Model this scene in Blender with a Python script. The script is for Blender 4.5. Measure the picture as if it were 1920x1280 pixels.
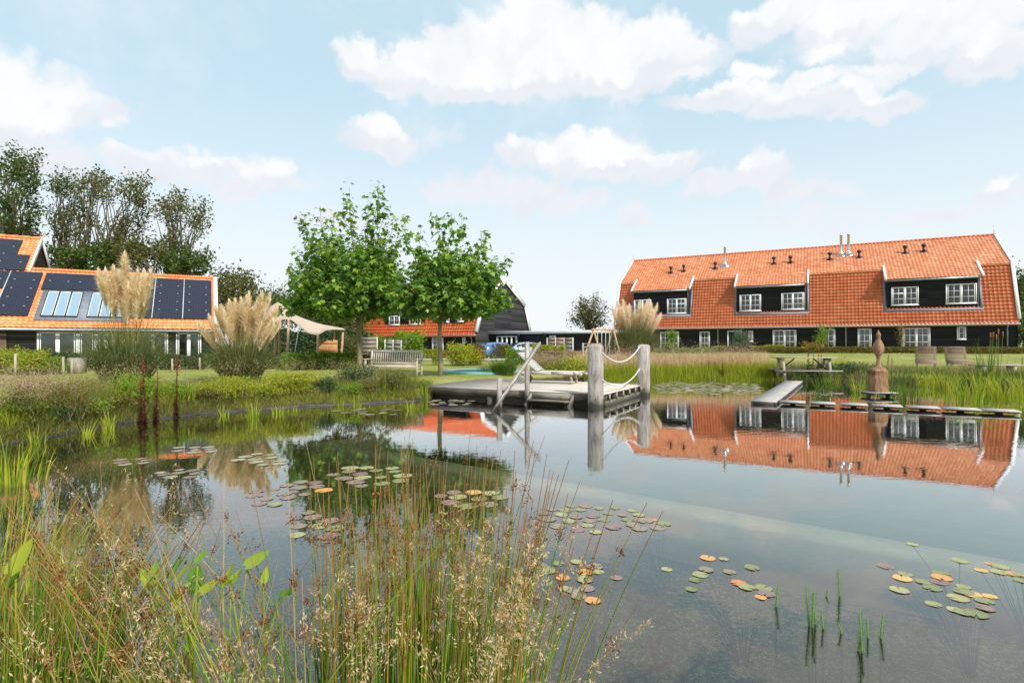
import bpy, math, random
import numpy as np
from math import sin, cos, pi, radians, sqrt
from mathutils import Vector

random.seed(7)
RNG = np.random.default_rng(11)
for _o in list(bpy.data.objects):
    bpy.data.objects.remove(_o)
SC = bpy.context.scene
COL = SC.collection

# ------------------------------------------------------------------ camera
F = 1050.0            # focal length in photo pixels (1920 wide)
YH = 645.0            # horizon row
EYE = 1.6
cam = bpy.data.cameras.new('camera')
cam.sensor_width = 36.0
cam.lens = 36.0 * F / 1920.0
cam.shift_y = (YH - 640.0) / 1920.0
cam.clip_start = 0.05
cam.clip_end = 3000
cam.dof.use_dof = False
cam_o = bpy.data.objects.new('camera', cam)
cam_o.location = (0, 0, EYE)
cam_o.rotation_euler = (radians(90), 0, 0)
COL.objects.link(cam_o)
SC.camera = cam_o

# ------------------------------------------------------------------ colour management, sun
SC.view_settings.view_transform = 'Standard'
SC.view_settings.look = 'None'
SC.view_settings.exposure = 0.50
SC.view_settings.gamma = 1.0
SUN_AZ_VEC = (0.50, -0.62)          # horizontal direction towards the sun
SUN_EL = radians(42)
sv = Vector((SUN_AZ_VEC[0], SUN_AZ_VEC[1], 0)).normalized() * cos(SUN_EL) + Vector((0, 0, sin(SUN_EL)))
sun = bpy.data.lights.new('sun', 'SUN')
sun.energy = 3.4
sun.angle = radians(5)
sun.color = (1.0, 0.95, 0.88)
sun_o = bpy.data.objects.new('sun', sun)
sun_o.rotation_euler = sv.to_track_quat('Z', 'Y').to_euler()
sun_o.location = (0, -5, 30)
COL.objects.link(sun_o)

# ------------------------------------------------------------------ world: Nishita sky with clouds
world = bpy.data.worlds.new('World')
SC.world = world
world.use_nodes = True
nt = world.node_tree
for n in list(nt.nodes):
    nt.nodes.remove(n)


class NB:
    """small helper to wire nodes"""
    def __init__(self, tree):
        self.t = tree

    def n(self, typ, **kw):
        nd = self.t.nodes.new(typ)
        for k, v in kw.items():
            setattr(nd, k, v)
        return nd

    def put(self, sock, val):
        if hasattr(val, 'links') or isinstance(val, bpy.types.NodeSocket):
            self.t.links.new(val, sock)
        else:
            sock.default_value = val

    def math(self, op, a, b=None, c=None, clamp=False):
        nd = self.n('ShaderNodeMath', operation=op)
        nd.use_clamp = clamp
        self.put(nd.inputs[0], a)
        if b is not None:
            self.put(nd.inputs[1], b)
        if c is not None:
            self.put(nd.inputs[2], c)
        return nd.outputs[0]

    def vmath(self, op, a, b=None):
        nd = self.n('ShaderNodeVectorMath', operation=op)
        self.put(nd.inputs[0], a)
        if b is not None:
            self.put(nd.inputs[1], b)
        return nd.outputs['Value'] if op in ('LENGTH', 'DOT_PRODUCT') else nd.outputs[0]

    def noise(self, vec, scale, detail=4.0, rough=0.55, dist=0.0, out='Fac', dim='3D'):
        nd = self.n('ShaderNodeTexNoise')
        nd.noise_dimensions = dim
        if vec is not None:
            self.t.links.new(vec, nd.inputs['Vector'])
        nd.inputs['Scale'].default_value = scale
        nd.inputs['Detail'].default_value = detail
        nd.inputs['Roughness'].default_value = rough
        nd.inputs['Distortion'].default_value = dist
        return nd.outputs[out]

    def ramp(self, fac, stops, interp='LINEAR'):
        nd = self.n('ShaderNodeValToRGB')
        cr = nd.color_ramp
        cr.interpolation = interp
        while len(cr.elements) < len(stops):
            cr.elements.new(0.5)
        for e, (p, c) in zip(cr.elements, stops):
            e.position = p
            e.color = (c[0], c[1], c[2], 1.0)
        self.put(nd.inputs[0], fac)
        return nd.outputs[0]

    def mix(self, fac, a, b, blend='MIX'):
        nd = self.n('ShaderNodeMix', data_type='RGBA', blend_type=blend)
        self.put(nd.inputs[0], fac)
        self.put(nd.inputs[6], a if not isinstance(a, tuple) else (*a[:3], 1.0))
        self.put(nd.inputs[7], b if not isinstance(b, tuple) else (*b[:3], 1.0))
        return nd.outputs[2]

    def maprange(self, v, a, b, c=0.0, d=1.0, smooth=False):
        nd = self.n('ShaderNodeMapRange')
        if smooth:
            nd.interpolation_type = 'SMOOTHSTEP'
        self.put(nd.inputs[0], v)
        for i, x in enumerate((a, b, c, d)):
            nd.inputs[1 + i].default_value = x
        return nd.outputs[0]


w = NB(nt)
wo = w.n('ShaderNodeOutputWorld')
bg = w.n('ShaderNodeBackground')
bg.inputs['Strength'].default_value = 0.10
sky = w.n('ShaderNodeTexSky')
sky.sky_type = 'NISHITA'
sky.sun_disc = False
sky.sun_elevation = SUN_EL
sky.sun_rotation = math.atan2(SUN_AZ_VEC[0], SUN_AZ_VEC[1])
sky.altitude = 0
sky.air_density = 1.0
sky.dust_density = 1.0
sky.ozone_density = 1.0
tc = w.n('ShaderNodeTexCoord')
sep = w.n('ShaderNodeSeparateXYZ')
nt.links.new(tc.outputs['Generated'], sep.inputs[0])
X_, Y_, Z_ = sep.outputs
az = w.math('ARCTAN2', X_, Y_)
zc = w.math('MINIMUM', w.math('MAXIMUM', Z_, -1.0), 1.0)
el = w.math('ARCSINE', zc)
comb = w.n('ShaderNodeCombineXYZ')
nt.links.new(az, comb.inputs[0])
nt.links.new(el, comb.inputs[1])
ae = comb.outputs[0]
# cloud puffs as ellipses on the sky (azimuth, elevation, radii), derived from their bearing and height
CL = [
 # x, y, rx, ry, weight
 (20,150,130,85,1.0),(110,190,95,60,.9),(30,230,110,50,.8),(220,215,60,28,.5),(90,285,110,40,.5),
 (250,305,100,38,.85),(350,310,95,32,.8),(440,300,40,18,.6),(505,325,85,42,.95),(450,350,70,22,.6),(570,345,40,22,.5),
 (690,105,60,45,.95),(800,130,110,60,1.05),(900,90,110,70,1.1),(1000,60,110,55,1.1),(1100,90,130,70,1.1),(1210,80,90,55,1.05),(1000,140,190,45,1.0),(860,165,120,25,.8),(1180,140,130,40,.9),(1290,110,60,45,.8),
 (1370,185,110,32,1.0),(1500,190,120,40,1.0),(1620,195,110,30,.95),(1310,190,60,24,.8),(1520,150,80,30,.8),(1400,130,60,28,.7),
 (1450,30,130,45,.9),(1600,40,150,60,1.0),(1760,60,170,70,1.05),(1880,100,110,50,.9),(1700,110,130,30,.8),
 (725,252,78,42,1.0),(690,262,40,28,.8),(810,250,50,28,.4),
 (975,285,55,32,.85),(1080,290,110,48,1.0),(1170,280,70,45,.95),(1180,310,140,28,.8),(1280,300,70,22,.6),
 (1420,330,80,34,.9),(1340,345,90,26,.75),(1520,365,90,22,.7),(1880,362,62,34,1.0),
 (950,360,150,32,.6),(1190,400,60,25,.7),(860,365,90,26,.55),(1050,375,120,28,.5),
 (1700,410,180,22,.5),(1500,420,120,20,.4),(640,420,120,24,.35),
]
wn = w.noise(ae, 7.0, 9.0, 0.60, 0.0, 'Color')
wv = w.vmath('SUBTRACT', wn, (0.5, 0.5, 0.5))
wv = w.vmath('MULTIPLY', wv, (0.12, 0.10, 0.0))
wn2 = w.noise(ae, 22.0, 8.0, 0.62, 0.0, 'Color')
wv2 = w.vmath('MULTIPLY', w.vmath('SUBTRACT', wn2, (0.5, 0.5, 0.5)), (0.055, 0.045, 0.0))
wp = w.vmath('ADD', w.vmath('ADD', ae, wv), wv2)
acc = None
acc2 = None
wp2 = w.vmath('ADD', wp, (0.0, -0.030, 0.0))
for (cx, cy, rx, ry, wt) in CL:
    u_ = (cx - 960) / F
    v_ = (YH - cy) / F
    a0 = math.atan(u_)
    e0 = math.atan(v_ / sqrt(1 + u_ * u_))
    ra = rx / F / (1 + u_ * u_) * 1.12
    re = ry / F / sqrt(1 + u_ * u_) / (1 + v_ * v_) * 1.15
    d = w.vmath('LENGTH', w.vmath('MULTIPLY', w.vmath('SUBTRACT', wp, (a0, e0, 0.0)), (1 / ra, 1 / re, 0.0)))
    val = w.math('MULTIPLY_ADD', d, -wt, wt)
    acc = val if acc is None else w.math('MAXIMUM', acc, val)
    if wt >= .8:
        d2 = w.vmath('LENGTH', w.vmath('MULTIPLY', w.vmath('SUBTRACT', wp2, (a0, e0, 0.0)), (1 / ra, 1 / re, 0.0)))
        val2 = w.math('MULTIPLY_ADD', d2, -wt, wt)
        acc2 = val2 if acc2 is None else w.math('MAXIMUM', acc2, val2)
vor = w.n('ShaderNodeTexVoronoi')
vor.voronoi_dimensions = '2D'
vor.feature = 'F1'
vor.inputs['Scale'].default_value = 17.0
vor.inputs['Detail'].default_value = 1.0
nt.links.new(wp, vor.inputs['Vector'])
puff = w.math('SUBTRACT', 0.50, vor.outputs['Distance'])
acc = w.math('MULTIPLY_ADD', puff, 0.42, w.math('ADD', acc, 0.06))
acc2 = w.math('MULTIPLY_ADD', puff, 0.42, acc2)
# generic clouds for the rest of the sky (behind and above)
g3 = w.noise(tc.outputs['Generated'], 2.6, 9.0, 0.58)
gen = w.maprange(g3, 0.50, 0.72, -0.05, 0.9)
front = w.maprange(Y_, 0.25, 0.55, 1.0, 0.0, True)
upz = w.maprange(Z_, 0.50, 0.62, 0.0, 1.0, True)
outside = w.math('MAXIMUM', front, upz)
gen = w.math('MULTIPLY_ADD', gen, outside, w.math('MULTIPLY', w.math('SUBTRACT', 1.0, outside), -1.0))
acc = w.math('MAXIMUM', acc, gen)
cover = w.maprange(acc, -0.05, 0.38, 0.0, 1.0, True)
# thin high veil and pale band near the horizon
veil = w.noise(ae, 3.2, 7.0, 0.6)
veil = w.maprange(veil, 0.40, 0.75, 0.0, 0.55, True)
hz = w.maprange(el, 0.02, 0.46, 1.0, 0.0, True)
haze_f = w.math('MAXIMUM', w.math('MULTIPLY', hz, 0.85), w.math('MULTIPLY', veil, 1.1))
lp = w.n('ShaderNodeHueSaturation')
lp.inputs['Saturation'].default_value = 1.0
nt.links.new(sky.outputs[0], lp.inputs['Color'])
base = w.mix(0.72, lp.outputs[0], (5.0, 6.7, 7.4))
base = w.mix(haze_f, base, (6.8, 6.95, 7.0))
shade = w.noise(wp, 9.0, 6.0, 0.55)
cc = w.ramp(shade, [(0.30, (.80, .83, .87)), (0.50, (.94, .935, .935)), (0.66, (1.0, .985, .97))])
under = w.maprange(acc2, -0.12, 0.28, 1.0, 0.0, True)
cc = w.mix(w.math('MULTIPLY', under, .85), cc, (.74, .765, .82))
cc = w.mix(w.maprange(puff, -.10, .20, .30, 0.0), cc, (.86, .88, .91))
cc = w.mix(1.0, cc, (7.7, 7.7, 7.7), 'MULTIPLY')
cmix = w.math('MULTIPLY', cover, w.maprange(el, 0.02, 0.26, 0.60, 0.90))
final = w.mix(cmix, base, cc)
nt.links.new(final, bg.inputs['Color'])
nt.links.new(bg.outputs[0], wo.inputs['Surface'])


# ------------------------------------------------------------------ geometry helpers
def P(px, py, D):
    """world point seen at photo pixel px,py at depth D"""
    return np.array([(px - 960) * D / F, D, EYE + (YH - py) * D / F])


def GP(px, py, z=0.0):
    D = (EYE - z) * F / (py - YH)
    return np.array([(px - 960) * D / F, D, z])


def nrm(v):
    v = np.asarray(v, float)
    return v / np.linalg.norm(v)


def sstep(x, a, b):
    t = np.clip((x - a) / (b - a), 0, 1)
    return t * t * (3 - 2 * t)


class Geo:
    """collects faces; build() links them as one mesh object"""
    def __init__(self):
        self.V = []
        self.n = 0
        self.F = []     # (faces array MxK, material index, uv array MxKx2)

    def add(self, verts, faces, uv=None, mat=0):
        verts = np.asarray(verts, float).reshape(-1, 3)
        if isinstance(faces, list) and len(set(len(f) for f in faces)) > 1:
            for k in sorted(set(len(f) for f in faces)):
                idx = [i for i, f in enumerate(faces) if len(f) == k]
                fs = np.array([faces[i] for i in idx]) + self.n
                self.F.append((fs, mat, None if uv is None else np.zeros((len(fs), k, 2))))
        else:
            fs = np.asarray(faces, int) + self.n
            self.F.append((fs, mat, uv))
        self.V.append(verts)
        self.n += len(verts)

    def quad(self, a, b, c, d, mat=0):
        a, b, c, d = [np.asarray(q, float) for q in (a, b, c, d)]
        lu = np.linalg.norm(b - a)
        lv = np.linalg.norm(d - a)
        self.add([a, b, c, d], [[0, 1, 2, 3]], np.array([[[0, 0], [lu, 0], [lu, lv], [0, lv]]]), mat)

    def box(self, c, size, ax=None, mat=0):
        """c centre, size full lengths along the three axes ax (rows)"""
        if ax is None:
            ax = np.eye(3)
        ax = np.asarray(ax, float)
        h = np.asarray(size, float) / 2
        c = np.asarray(c, float)
        sg = np.array([[x, y, z] for z in (-1, 1) for y in (-1, 1) for x in (-1, 1)], float)
        loc = sg * h
        V = c + loc @ ax
        Fs = [[0, 2, 3, 1], [4, 5, 7, 6], [0, 1, 5, 4], [2, 6, 7, 3], [0, 4, 6, 2], [1, 3, 7, 5]]
        L = int(np.argmax(size))
        others = [[0, 1], [0, 1], [0, 2], [0, 2], [1, 2], [1, 2]]
        off = random.random() * 50
        uv = np.zeros((6, 4, 2))
        for i, f in enumerate(Fs):
            o = others[i]
            if L in o:
                a = L
                b = o[0] if o[1] == L else o[1]
            else:
                a, b = o
            for j, vi in enumerate(f):
                uv[i, j] = (loc[vi][a] + off, loc[vi][b] + off * .37 + i * .3)
        self.add(V, Fs, uv, mat)

    def beam(self, a, b, w, h, up=(0, 0, 1), mat=0):
        a = np.asarray(a, float)
        b = np.asarray(b, float)
        d = b - a
        L = np.linalg.norm(d)
        d = d / L
        up = np.asarray(up, float)
        s = np.cross(up, d)
        if np.linalg.norm(s) < 1e-6:
            s = np.array([1., 0, 0])
        s = nrm(s)
        t = np.cross(d, s)
        self.box((a + b) / 2, (L, w, h), [d, s, t], mat)

    def tube(self, pts, rad, sides=8, mat=0, caps=True, rv=None):
        pts = np.asarray(pts, float)
        n = len(pts)
        rad = np.broadcast_to(np.asarray(rad, float), (n,))
        tan = np.gradient(pts, axis=0)
        tan /= np.linalg.norm(tan, axis=1)[:, None] + 1e-9
        ref = np.array([0, 0, 1.]) if abs(tan[0][2]) < .9 else np.array([1., 0, 0])
        V = []
        uv_v = []
        s = nrm(np.cross(ref, tan[0]))
        acc_ = 0
        for i in range(n):
            s = s - tan[i] * np.dot(s, tan[i])
            s = nrm(s)
            t = np.cross(tan[i], s)
            a = np.arange(sides) * 2 * pi / sides
            V.append(pts[i] + rad[i] * (np.cos(a)[:, None] * s + np.sin(a)[:, None] * t))
            if i:
                acc_ += np.linalg.norm(pts[i] - pts[i - 1])
            uv_v.append(acc_)
        V = np.concatenate(V)
        Fs = []
        UV = []
        r0 = random.random() * 10 if rv is None else rv
        for i in range(n - 1):
            for j in range(sides):
                k = (j + 1) % sides
                Fs.append([i * sides + j, i * sides + k, (i + 1) * sides + k, (i + 1) * sides + j])
                c = 2 * pi * rad[i] / sides
                UV.append([[uv_v[i] + r0, j * c], [uv_v[i] + r0, (j + 1) * c], [uv_v[i + 1] + r0, (j + 1) * c], [uv_v[i + 1] + r0, j * c]])
        self.add(V, Fs, np.array(UV), mat)
        if caps:
            for o, rev in ((0, True), ((n - 1) * sides, False)):
                idx = list(range(o, o + sides))
                if rev:
                    idx = idx[::-1]
                self.F.append((np.array([idx]) + self.n - len(V), mat, np.zeros((1, sides, 2))))

    def lathe(self, c, prof, sides=16, mat=0, ax=None):
        """prof list of (radius, height) around local z"""
        ax = np.eye(3) if ax is None else np.asarray(ax, float)
        a = np.arange(sides) * 2 * pi / sides
        V = []
        for r, z in prof:
            V.append(np.stack([r * np.cos(a), r * np.sin(a), np.full(sides, z)], 1))
        V = np.concatenate(V) @ ax + np.asarray(c, float)
        Fs = []
        for i in range(len(prof) - 1):
            for j in range(sides):
                k = (j + 1) % sides
                Fs.append([i * sides + j, i * sides + k, (i + 1) * sides + k, (i + 1) * sides + j])
        m = len(Fs)
        UV = np.zeros((m, 4, 2))
        for q, f in enumerate(Fs):
            i = q // sides
            j = q % sides
            UV[q] = [[prof[i][1], j * .1], [prof[i][1], j * .1 + .1], [prof[i + 1][1], j * .1 + .1], [prof[i + 1][1], j * .1]]
        self.add(V, Fs, UV, mat)
        for o, rev in ((0, True), ((len(prof) - 1) * sides, False)):
            idx = list(range(o, o + sides))
            if rev:
                idx = idx[::-1]
            self.F.append((np.array([idx]) + self.n - len(V), mat, np.zeros((1, sides, 2))))

    def build(self, name, mats, parent=None, smooth=False, loc=None):
        me = bpy.data.meshes.new(name)
        V = np.concatenate(self.V) if self.V else np.zeros((0, 3))
        if loc is not None:
            V = V - np.asarray(loc, float)
        elif parent is not None and parent.type == 'EMPTY':
            V = V - np.array(parent.location)
        elif parent is not None:
            p = parent
            off = np.zeros(3)
            while p is not None:
                off += np.array(p.location)
                p = p.parent
            V = V - off
        nl = sum(f[0].size for f in self.F)
        npz = sum(len(f[0]) for f in self.F)
        me.vertices.add(len(V))
        me.vertices.foreach_set('co', V.astype(np.float32).ravel())
        me.loops.add(nl)
        me.polygons.add(npz)
        li = np.concatenate([f[0].ravel() for f in self.F]).astype(np.int32)
        ks = np.concatenate([np.full(len(f[0]), f[0].shape[1]) for f in self.F])
        st = np.concatenate([[0], np.cumsum(ks)[:-1]]).astype(np.int32)
        mi = np.concatenate([np.full(len(f[0]), f[1]) for f in self.F]).astype(np.int32)
        me.loops.foreach_set('vertex_index', li)
        me.polygons.foreach_set('loop_start', st)
        me.polygons.foreach_set('material_index', mi)
        if any(f[2] is not None for f in self.F):
            ul = me.uv_layers.new(name='UVMap')
            uv = np.concatenate([(np.asarray(f[2], float).reshape(-1, 2) if f[2] is not None else np.zeros((f[0].size, 2))) for f in self.F])
            ul.data.foreach_set('uv', uv.astype(np.float32).ravel())
        me.update(calc_edges=True)
        me.validate()
        if smooth:
            me.polygons.foreach_set('use_smooth', np.ones(len(me.polygons), bool))
        if not isinstance(mats, (list, tuple)):
            mats = [mats]
        for m in mats:
            me.materials.append(m)
        o = bpy.data.objects.new(name, me)
        COL.objects.link(o)
        if loc is not None and parent is None:
            o.location = tuple(loc)
        if parent is not None:
            o.parent = parent
        return o


def empty(name, loc, label, cat, group=None):
    o = bpy.data.objects.new(name, None)
    o.empty_display_size = .2
    o.location = tuple(float(q) for q in loc)
    COL.objects.link(o)
    return tag(o, label, cat, group)


def tag(o, label=None, cat=None, group=None, kind=None):
    if label:
        o['label'] = label
    if cat:
        o['category'] = cat
    if group:
        o['group'] = group
    if kind:
        o['kind'] = kind
    return o


def copy_tree(o, parent=None):
    c = o.copy()
    COL.objects.link(c)
    c.parent = parent
    for ch in list(o.children):
        copy_tree(ch, c)
    return c


# ---- vectorised vegetation
def g_blades(g, base, h, az, bend, width, segs=4, rnd=None, droop=0.0, mat=0, power=.8, tiplean=None):
    """flat tapering blades. base Nx3, h,az,bend,width arrays"""
    base = np.asarray(base, float)
    N = len(base)
    h = np.broadcast_to(h, (N,))
    az = np.broadcast_to(az, (N,))
    bend = np.broadcast_to(bend, (N,))
    width = np.broadcast_to(width, (N,))
    droop = np.broadcast_to(droop, (N,))
    rnd = RNG.random(N) if rnd is None else np.broadcast_to(rnd, (N,))
    t = np.linspace(0, 1, segs + 1)
    dirv = np.stack([np.cos(az), np.sin(az), np.zeros(N)], 1)
    sa = az + pi / 2 + RNG.normal(0, .6, N)
    side = np.stack([np.cos(sa), np.sin(sa), np.zeros(N)], 1)
    hor = (bend * h)[:, None] * (0.25 * t + 0.75 * t ** 2)[None]
    ver = h[:, None] * (t[None] - droop[:, None] * t[None] ** 3)
    C = base[:, None, :] + dirv[:, None, :] * hor[:, :, None]
    C[:, :, 2] += ver
    wd = width[:, None] * np.maximum((1 - t) ** power, 0.06)[None] * (0.6 + .4 * np.minimum(t * 5, 1))[None]
    A = C - side[:, None] * wd[:, :, None] / 2
    B = C + side[:, None] * wd[:, :, None] / 2
    V = np.stack([A, B], 2).reshape(-1, 3)
    b0 = np.arange(N)[:, None] * (segs + 1) * 2 + np.arange(segs)[None] * 2
    Fs = np.stack([b0, b0 + 1, b0 + 3, b0 + 2], 2).reshape(-1, 4)
    uv = np.zeros((N, segs, 4, 2))
    uv[..., 0] = rnd[:, None, None]
    uv[:, :, 0, 1] = t[:-1]
    uv[:, :, 1, 1] = t[:-1]
    uv[:, :, 2, 1] = t[1:]
    uv[:, :, 3, 1] = t[1:]
    g.add(V, Fs, uv.reshape(-1, 4, 2), mat)
    return C


def g_stems(g, C, rad, sides=3, rnd=None, mat=0, taper=.5):
    """round stems along centre lines C (N,S,3)"""
    C = np.asarray(C, float)
    N, S, _ = C.shape
    rnd = RNG.random(N) if rnd is None else rnd
    rad = np.broadcast_to(rad, (N,))
    t = np.linspace(0, 1, S)
    T = np.gradient(C, axis=1)
    T /= np.linalg.norm(T, axis=2, keepdims=True) + 1e-9
    ref = np.array([0.31, .95, .05])
    s = np.cross(T, ref)
    s /= np.linalg.norm(s, axis=2, keepdims=True) + 1e-9
    q = np.cross(T, s)
    a = np.arange(sides) * 2 * pi / sides
    r = rad[:, None] * (1 - taper * t)[None]
    V = C[:, :, None, :] + r[:, :, None, None] * (np.cos(a)[None, None, :, None] * s[:, :, None, :] + np.sin(a)[None, None, :, None] * q[:, :, None, :])
    V = V.reshape(-1, 3)
    i = (np.arange(N)[:, None, None] * S + np.arange(S - 1)[None, :, None]) * sides
    j = np.arange(sides)[None, None]
    k = (j + 1) % sides
    Fs = np.stack([i + j, i + k, i + sides + k, i + sides + j], 3).reshape(-1, 4)
    uv = np.zeros((N, S - 1, sides, 4, 2))
    uv[..., 0] = rnd[:, None, None, None]
    uv[:, :, :, 0, 1] = t[:-1][None, :, None]
    uv[:, :, :, 1, 1] = t[:-1][None, :, None]
    uv[:, :, :, 2, 1] = t[1:][None, :, None]
    uv[:, :, :, 3, 1] = t[1:][None, :, None]
    g.add(V, Fs, uv.reshape(-1, 4, 2), mat)


LEAF_QUAD = (np.array([[-.5, 0, 0], [0, -.28, .04], [.5, 0, 0], [0, .28, .04]]), np.array([[0, 1, 2, 3]]))
LEAF_OVAL = (np.array([[-.5, 0, 0], [-.2, -.2, .05], [.2, -.17, .05], [.5, 0, -.03], [.2, .17, .05], [-.2, .2, .05]]),
             np.array([[0, 1, 2, 3], [0, 3, 4, 5]]))


def plane_leaf():
    pts = []
    lob = [(0, .55), (36, .30), (62, .52), (98, .24), (128, .42), (180, .14)]
    full = [(a, r) for a, r in lob] + [(360 - a, r) for a, r in lob[1:-1][::-1]]
    V = [[0, 0, 0]]
    for a, r in full:
        V.append([r * cos(radians(a)), r * sin(radians(a)), -.10 if r > .4 else .03])
    n = len(full)
    Fs = [[0, 1 + i, 1 + (i + 1) % n] for i in range(n)]
    return np.array(V, float), np.array(Fs)


LEAF_PLANE = plane_leaf()


def g_leaves(g, pos, size, shape=LEAF_QUAD, up=0.35, rnd=None, v=None, mat=0, normal=None, direct=None):
    pos = np.asarray(pos, float)
    N = len(pos)
    size = np.broadcast_to(size, (N,))
    nn = RNG.normal(0, 1, (N, 3)) if normal is None else np.asarray(normal) + RNG.normal(0, .45, (N, 3))
    nn[:, 2] = nn[:, 2] + up * 2
    nn /= np.linalg.norm(nn, axis=1, keepdims=True)
    d = RNG.normal(0, 1, (N, 3)) if direct is None else np.asarray(direct) + RNG.normal(0, .25, (N, 3))
    d -= nn * np.sum(d * nn, 1, keepdims=True)
    d /= np.linalg.norm(d, axis=1, keepdims=True) + 1e-9
    e = np.cross(nn, d)
    T, Fc = shape
    V = pos[:, None] + size[:, None, None] * (T[None, :, 0, None] * d[:, None] + T[None, :, 1, None] * e[:, None] + T[None, :, 2, None] * nn[:, None])
    k = len(T)
    Fs = (np.arange(N)[:, None, None] * k + Fc[None]).reshape(-1, Fc.shape[1])
    rnd = RNG.random(N) if rnd is None else rnd
    v = RNG.random(N) if v is None else v
    uv = np.zeros((N, len(Fc), Fc.shape[1], 2))
    uv[..., 0] = rnd[:, None, None]
    uv[..., 1] = v[:, None, None]
    g.add(V.reshape(-1, 3), Fs, uv.reshape(-1, Fc.shape[1], 2), mat)
# ------------------------------------------------------------------ materials
MATS = {}


def newmat(name):
    m = bpy.data.materials.new(name)
    m.use_nodes = True
    t = m.node_tree
    for n in list(t.nodes):
        t.nodes.remove(n)
    b = NB(t)
    out = b.n('ShaderNodeOutputMaterial')
    MATS[name] = m
    return m, b, out


def principled(b, out, color, rough=.6, spec=.5, metal=0.0, normal=None, coat=0):
    p = b.n('ShaderNodeBsdfPrincipled')
    b.put(p.inputs['Base Color'], color if not isinstance(color, tuple) else (*color[:3], 1))
    b.put(p.inputs['Roughness'], rough)
    p.inputs['Specular IOR Level'].default_value = spec
    p.inputs['Metallic'].default_value = metal
    p.inputs['Coat Weight'].default_value = coat
    if normal is not None:
        b.t.links.new(normal, p.inputs['Normal'])
    b.t.links.new(p.outputs[0], out.inputs['Surface'])
    return p


def bump(b, h, strength=.3, dist=.02):
    n = b.n('ShaderNodeBump')
    n.inputs['Strength'].default_value = strength
    n.inputs['Distance'].default_value = dist
    b.t.links.new(h, n.inputs['Height'])
    return n.outputs[0]


def m_plain(name, col, rough=.5, var=.12, scale=6, bmp=0, metal=0, spec=.5, coat=0):
    m, b, out = newmat(name)
    tcn = b.n('ShaderNodeTexCoord')
    no = b.noise(tcn.outputs['Object'], scale, 5, .6)
    c2 = tuple(max(0, c * (1 - var * 1.6)) for c in col)
    c3 = tuple(min(1, c * (1 + var)) for c in col)
    c = b.ramp(no, [(.3, c2), (.7, c3)])
    principled(b, out, c, rough, spec, metal, bump(b, no, bmp, .01) if bmp else None, coat)
    return m


def m_wood(name, dark, light, rough=.75, grain=18.0, stain=.4, bmp=.25, algae=None):
    """weathered timber; grain runs along UV u (metres)"""
    m, b, out = newmat(name)
    uv = b.n('ShaderNodeUVMap')
    mp = b.n('ShaderNodeMapping')
    mp.inputs['Scale'].default_value = (1.2, grain, 1)
    b.t.links.new(uv.outputs[0], mp.inputs[0])
    g1 = b.noise(mp.outputs[0], 2.0, 6, .65, .6)
    g2 = b.noise(uv.outputs[0], 1.6, 4, .6)
    f = b.math('ADD', b.math('MULTIPLY', g1, .7), b.math('MULTIPLY', g2, stain))
    c = b.ramp(f, [(.38, dark), (.55, tuple((a + d) / 2 for a, d in zip(dark, light))), (.72, light)])
    mp2 = b.n('ShaderNodeMapping')
    mp2.inputs['Scale'].default_value = (1.5, grain * 2.4, 1)
    b.t.links.new(uv.outputs[0], mp2.inputs[0])
    crk = b.noise(mp2.outputs[0], 1.5, 4, .7)
    crf = b.maprange(crk, .30, .40, .45, 1.0)
    c = b.mix(1.0, c, crf, 'MULTIPLY')
    if algae:
        geo = b.n('ShaderNodeNewGeometry')
        sp = b.n('ShaderNodeSeparateXYZ')
        b.t.links.new(geo.outputs['Position'], sp.inputs[0])
        nn = b.math('MULTIPLY_ADD', g2, .25, sp.outputs[2])
        fa = b.maprange(nn, .20, .38, .9, 0)
        c = b.mix(fa, c, algae)
    principled(b, out, c, rough, .25, 0, bump(b, f, bmp, .01))
    return m


def m_leaf(name, cols, trans=.35, tip=None, tipf=(.5, 1.0), base=None, v_dark=None, rough=.65, spec=.18):
    """foliage: colour by UV.x (random), UV.y = along blade (tip tint) or clump value"""
    m, b, out = newmat(name)
    uv = b.n('ShaderNodeUVMap')
    sp = b.n('ShaderNodeSeparateXYZ')
    b.t.links.new(uv.outputs[0], sp.inputs[0])
    n = len(cols)
    c = b.ramp(sp.outputs[0], [((i + .5) / n, k) for i, k in enumerate(cols)])
    if base:
        c = b.mix(b.maprange(sp.outputs[1], 0, .35, 1, 0), c, base)
    if tip:
        c = b.mix(b.maprange(sp.outputs[1], tipf[0], tipf[1], 0, 1), c, tip)
    if v_dark:
        c = b.mix(b.maprange(sp.outputs[1], v_dark[0], v_dark[1], 0, 1), c, v_dark[2])
    p = b.n('ShaderNodeBsdfPrincipled')
    b.t.links.new(c, p.inputs['Base Color'])
    p.inputs['Roughness'].default_value = rough
    p.inputs['Specular IOR Level'].default_value = spec
    tr = b.n('ShaderNodeBsdfTranslucent')
    br = b.n('ShaderNodeHueSaturation')
    br.inputs['Value'].default_value = 1.25
    br.inputs['Saturation'].default_value = 1.1
    b.t.links.new(c, br.inputs['Color'])
    b.t.links.new(br.outputs[0], tr.inputs['Color'])
    mx = b.n('ShaderNodeMixShader')
    mx.inputs[0].default_value = trans
    b.t.links.new(p.outputs[0], mx.inputs[1])
    b.t.links.new(tr.outputs[0], mx.inputs[2])
    b.t.links.new(mx.outputs[0], out.inputs['Surface'])
    return m


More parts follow.
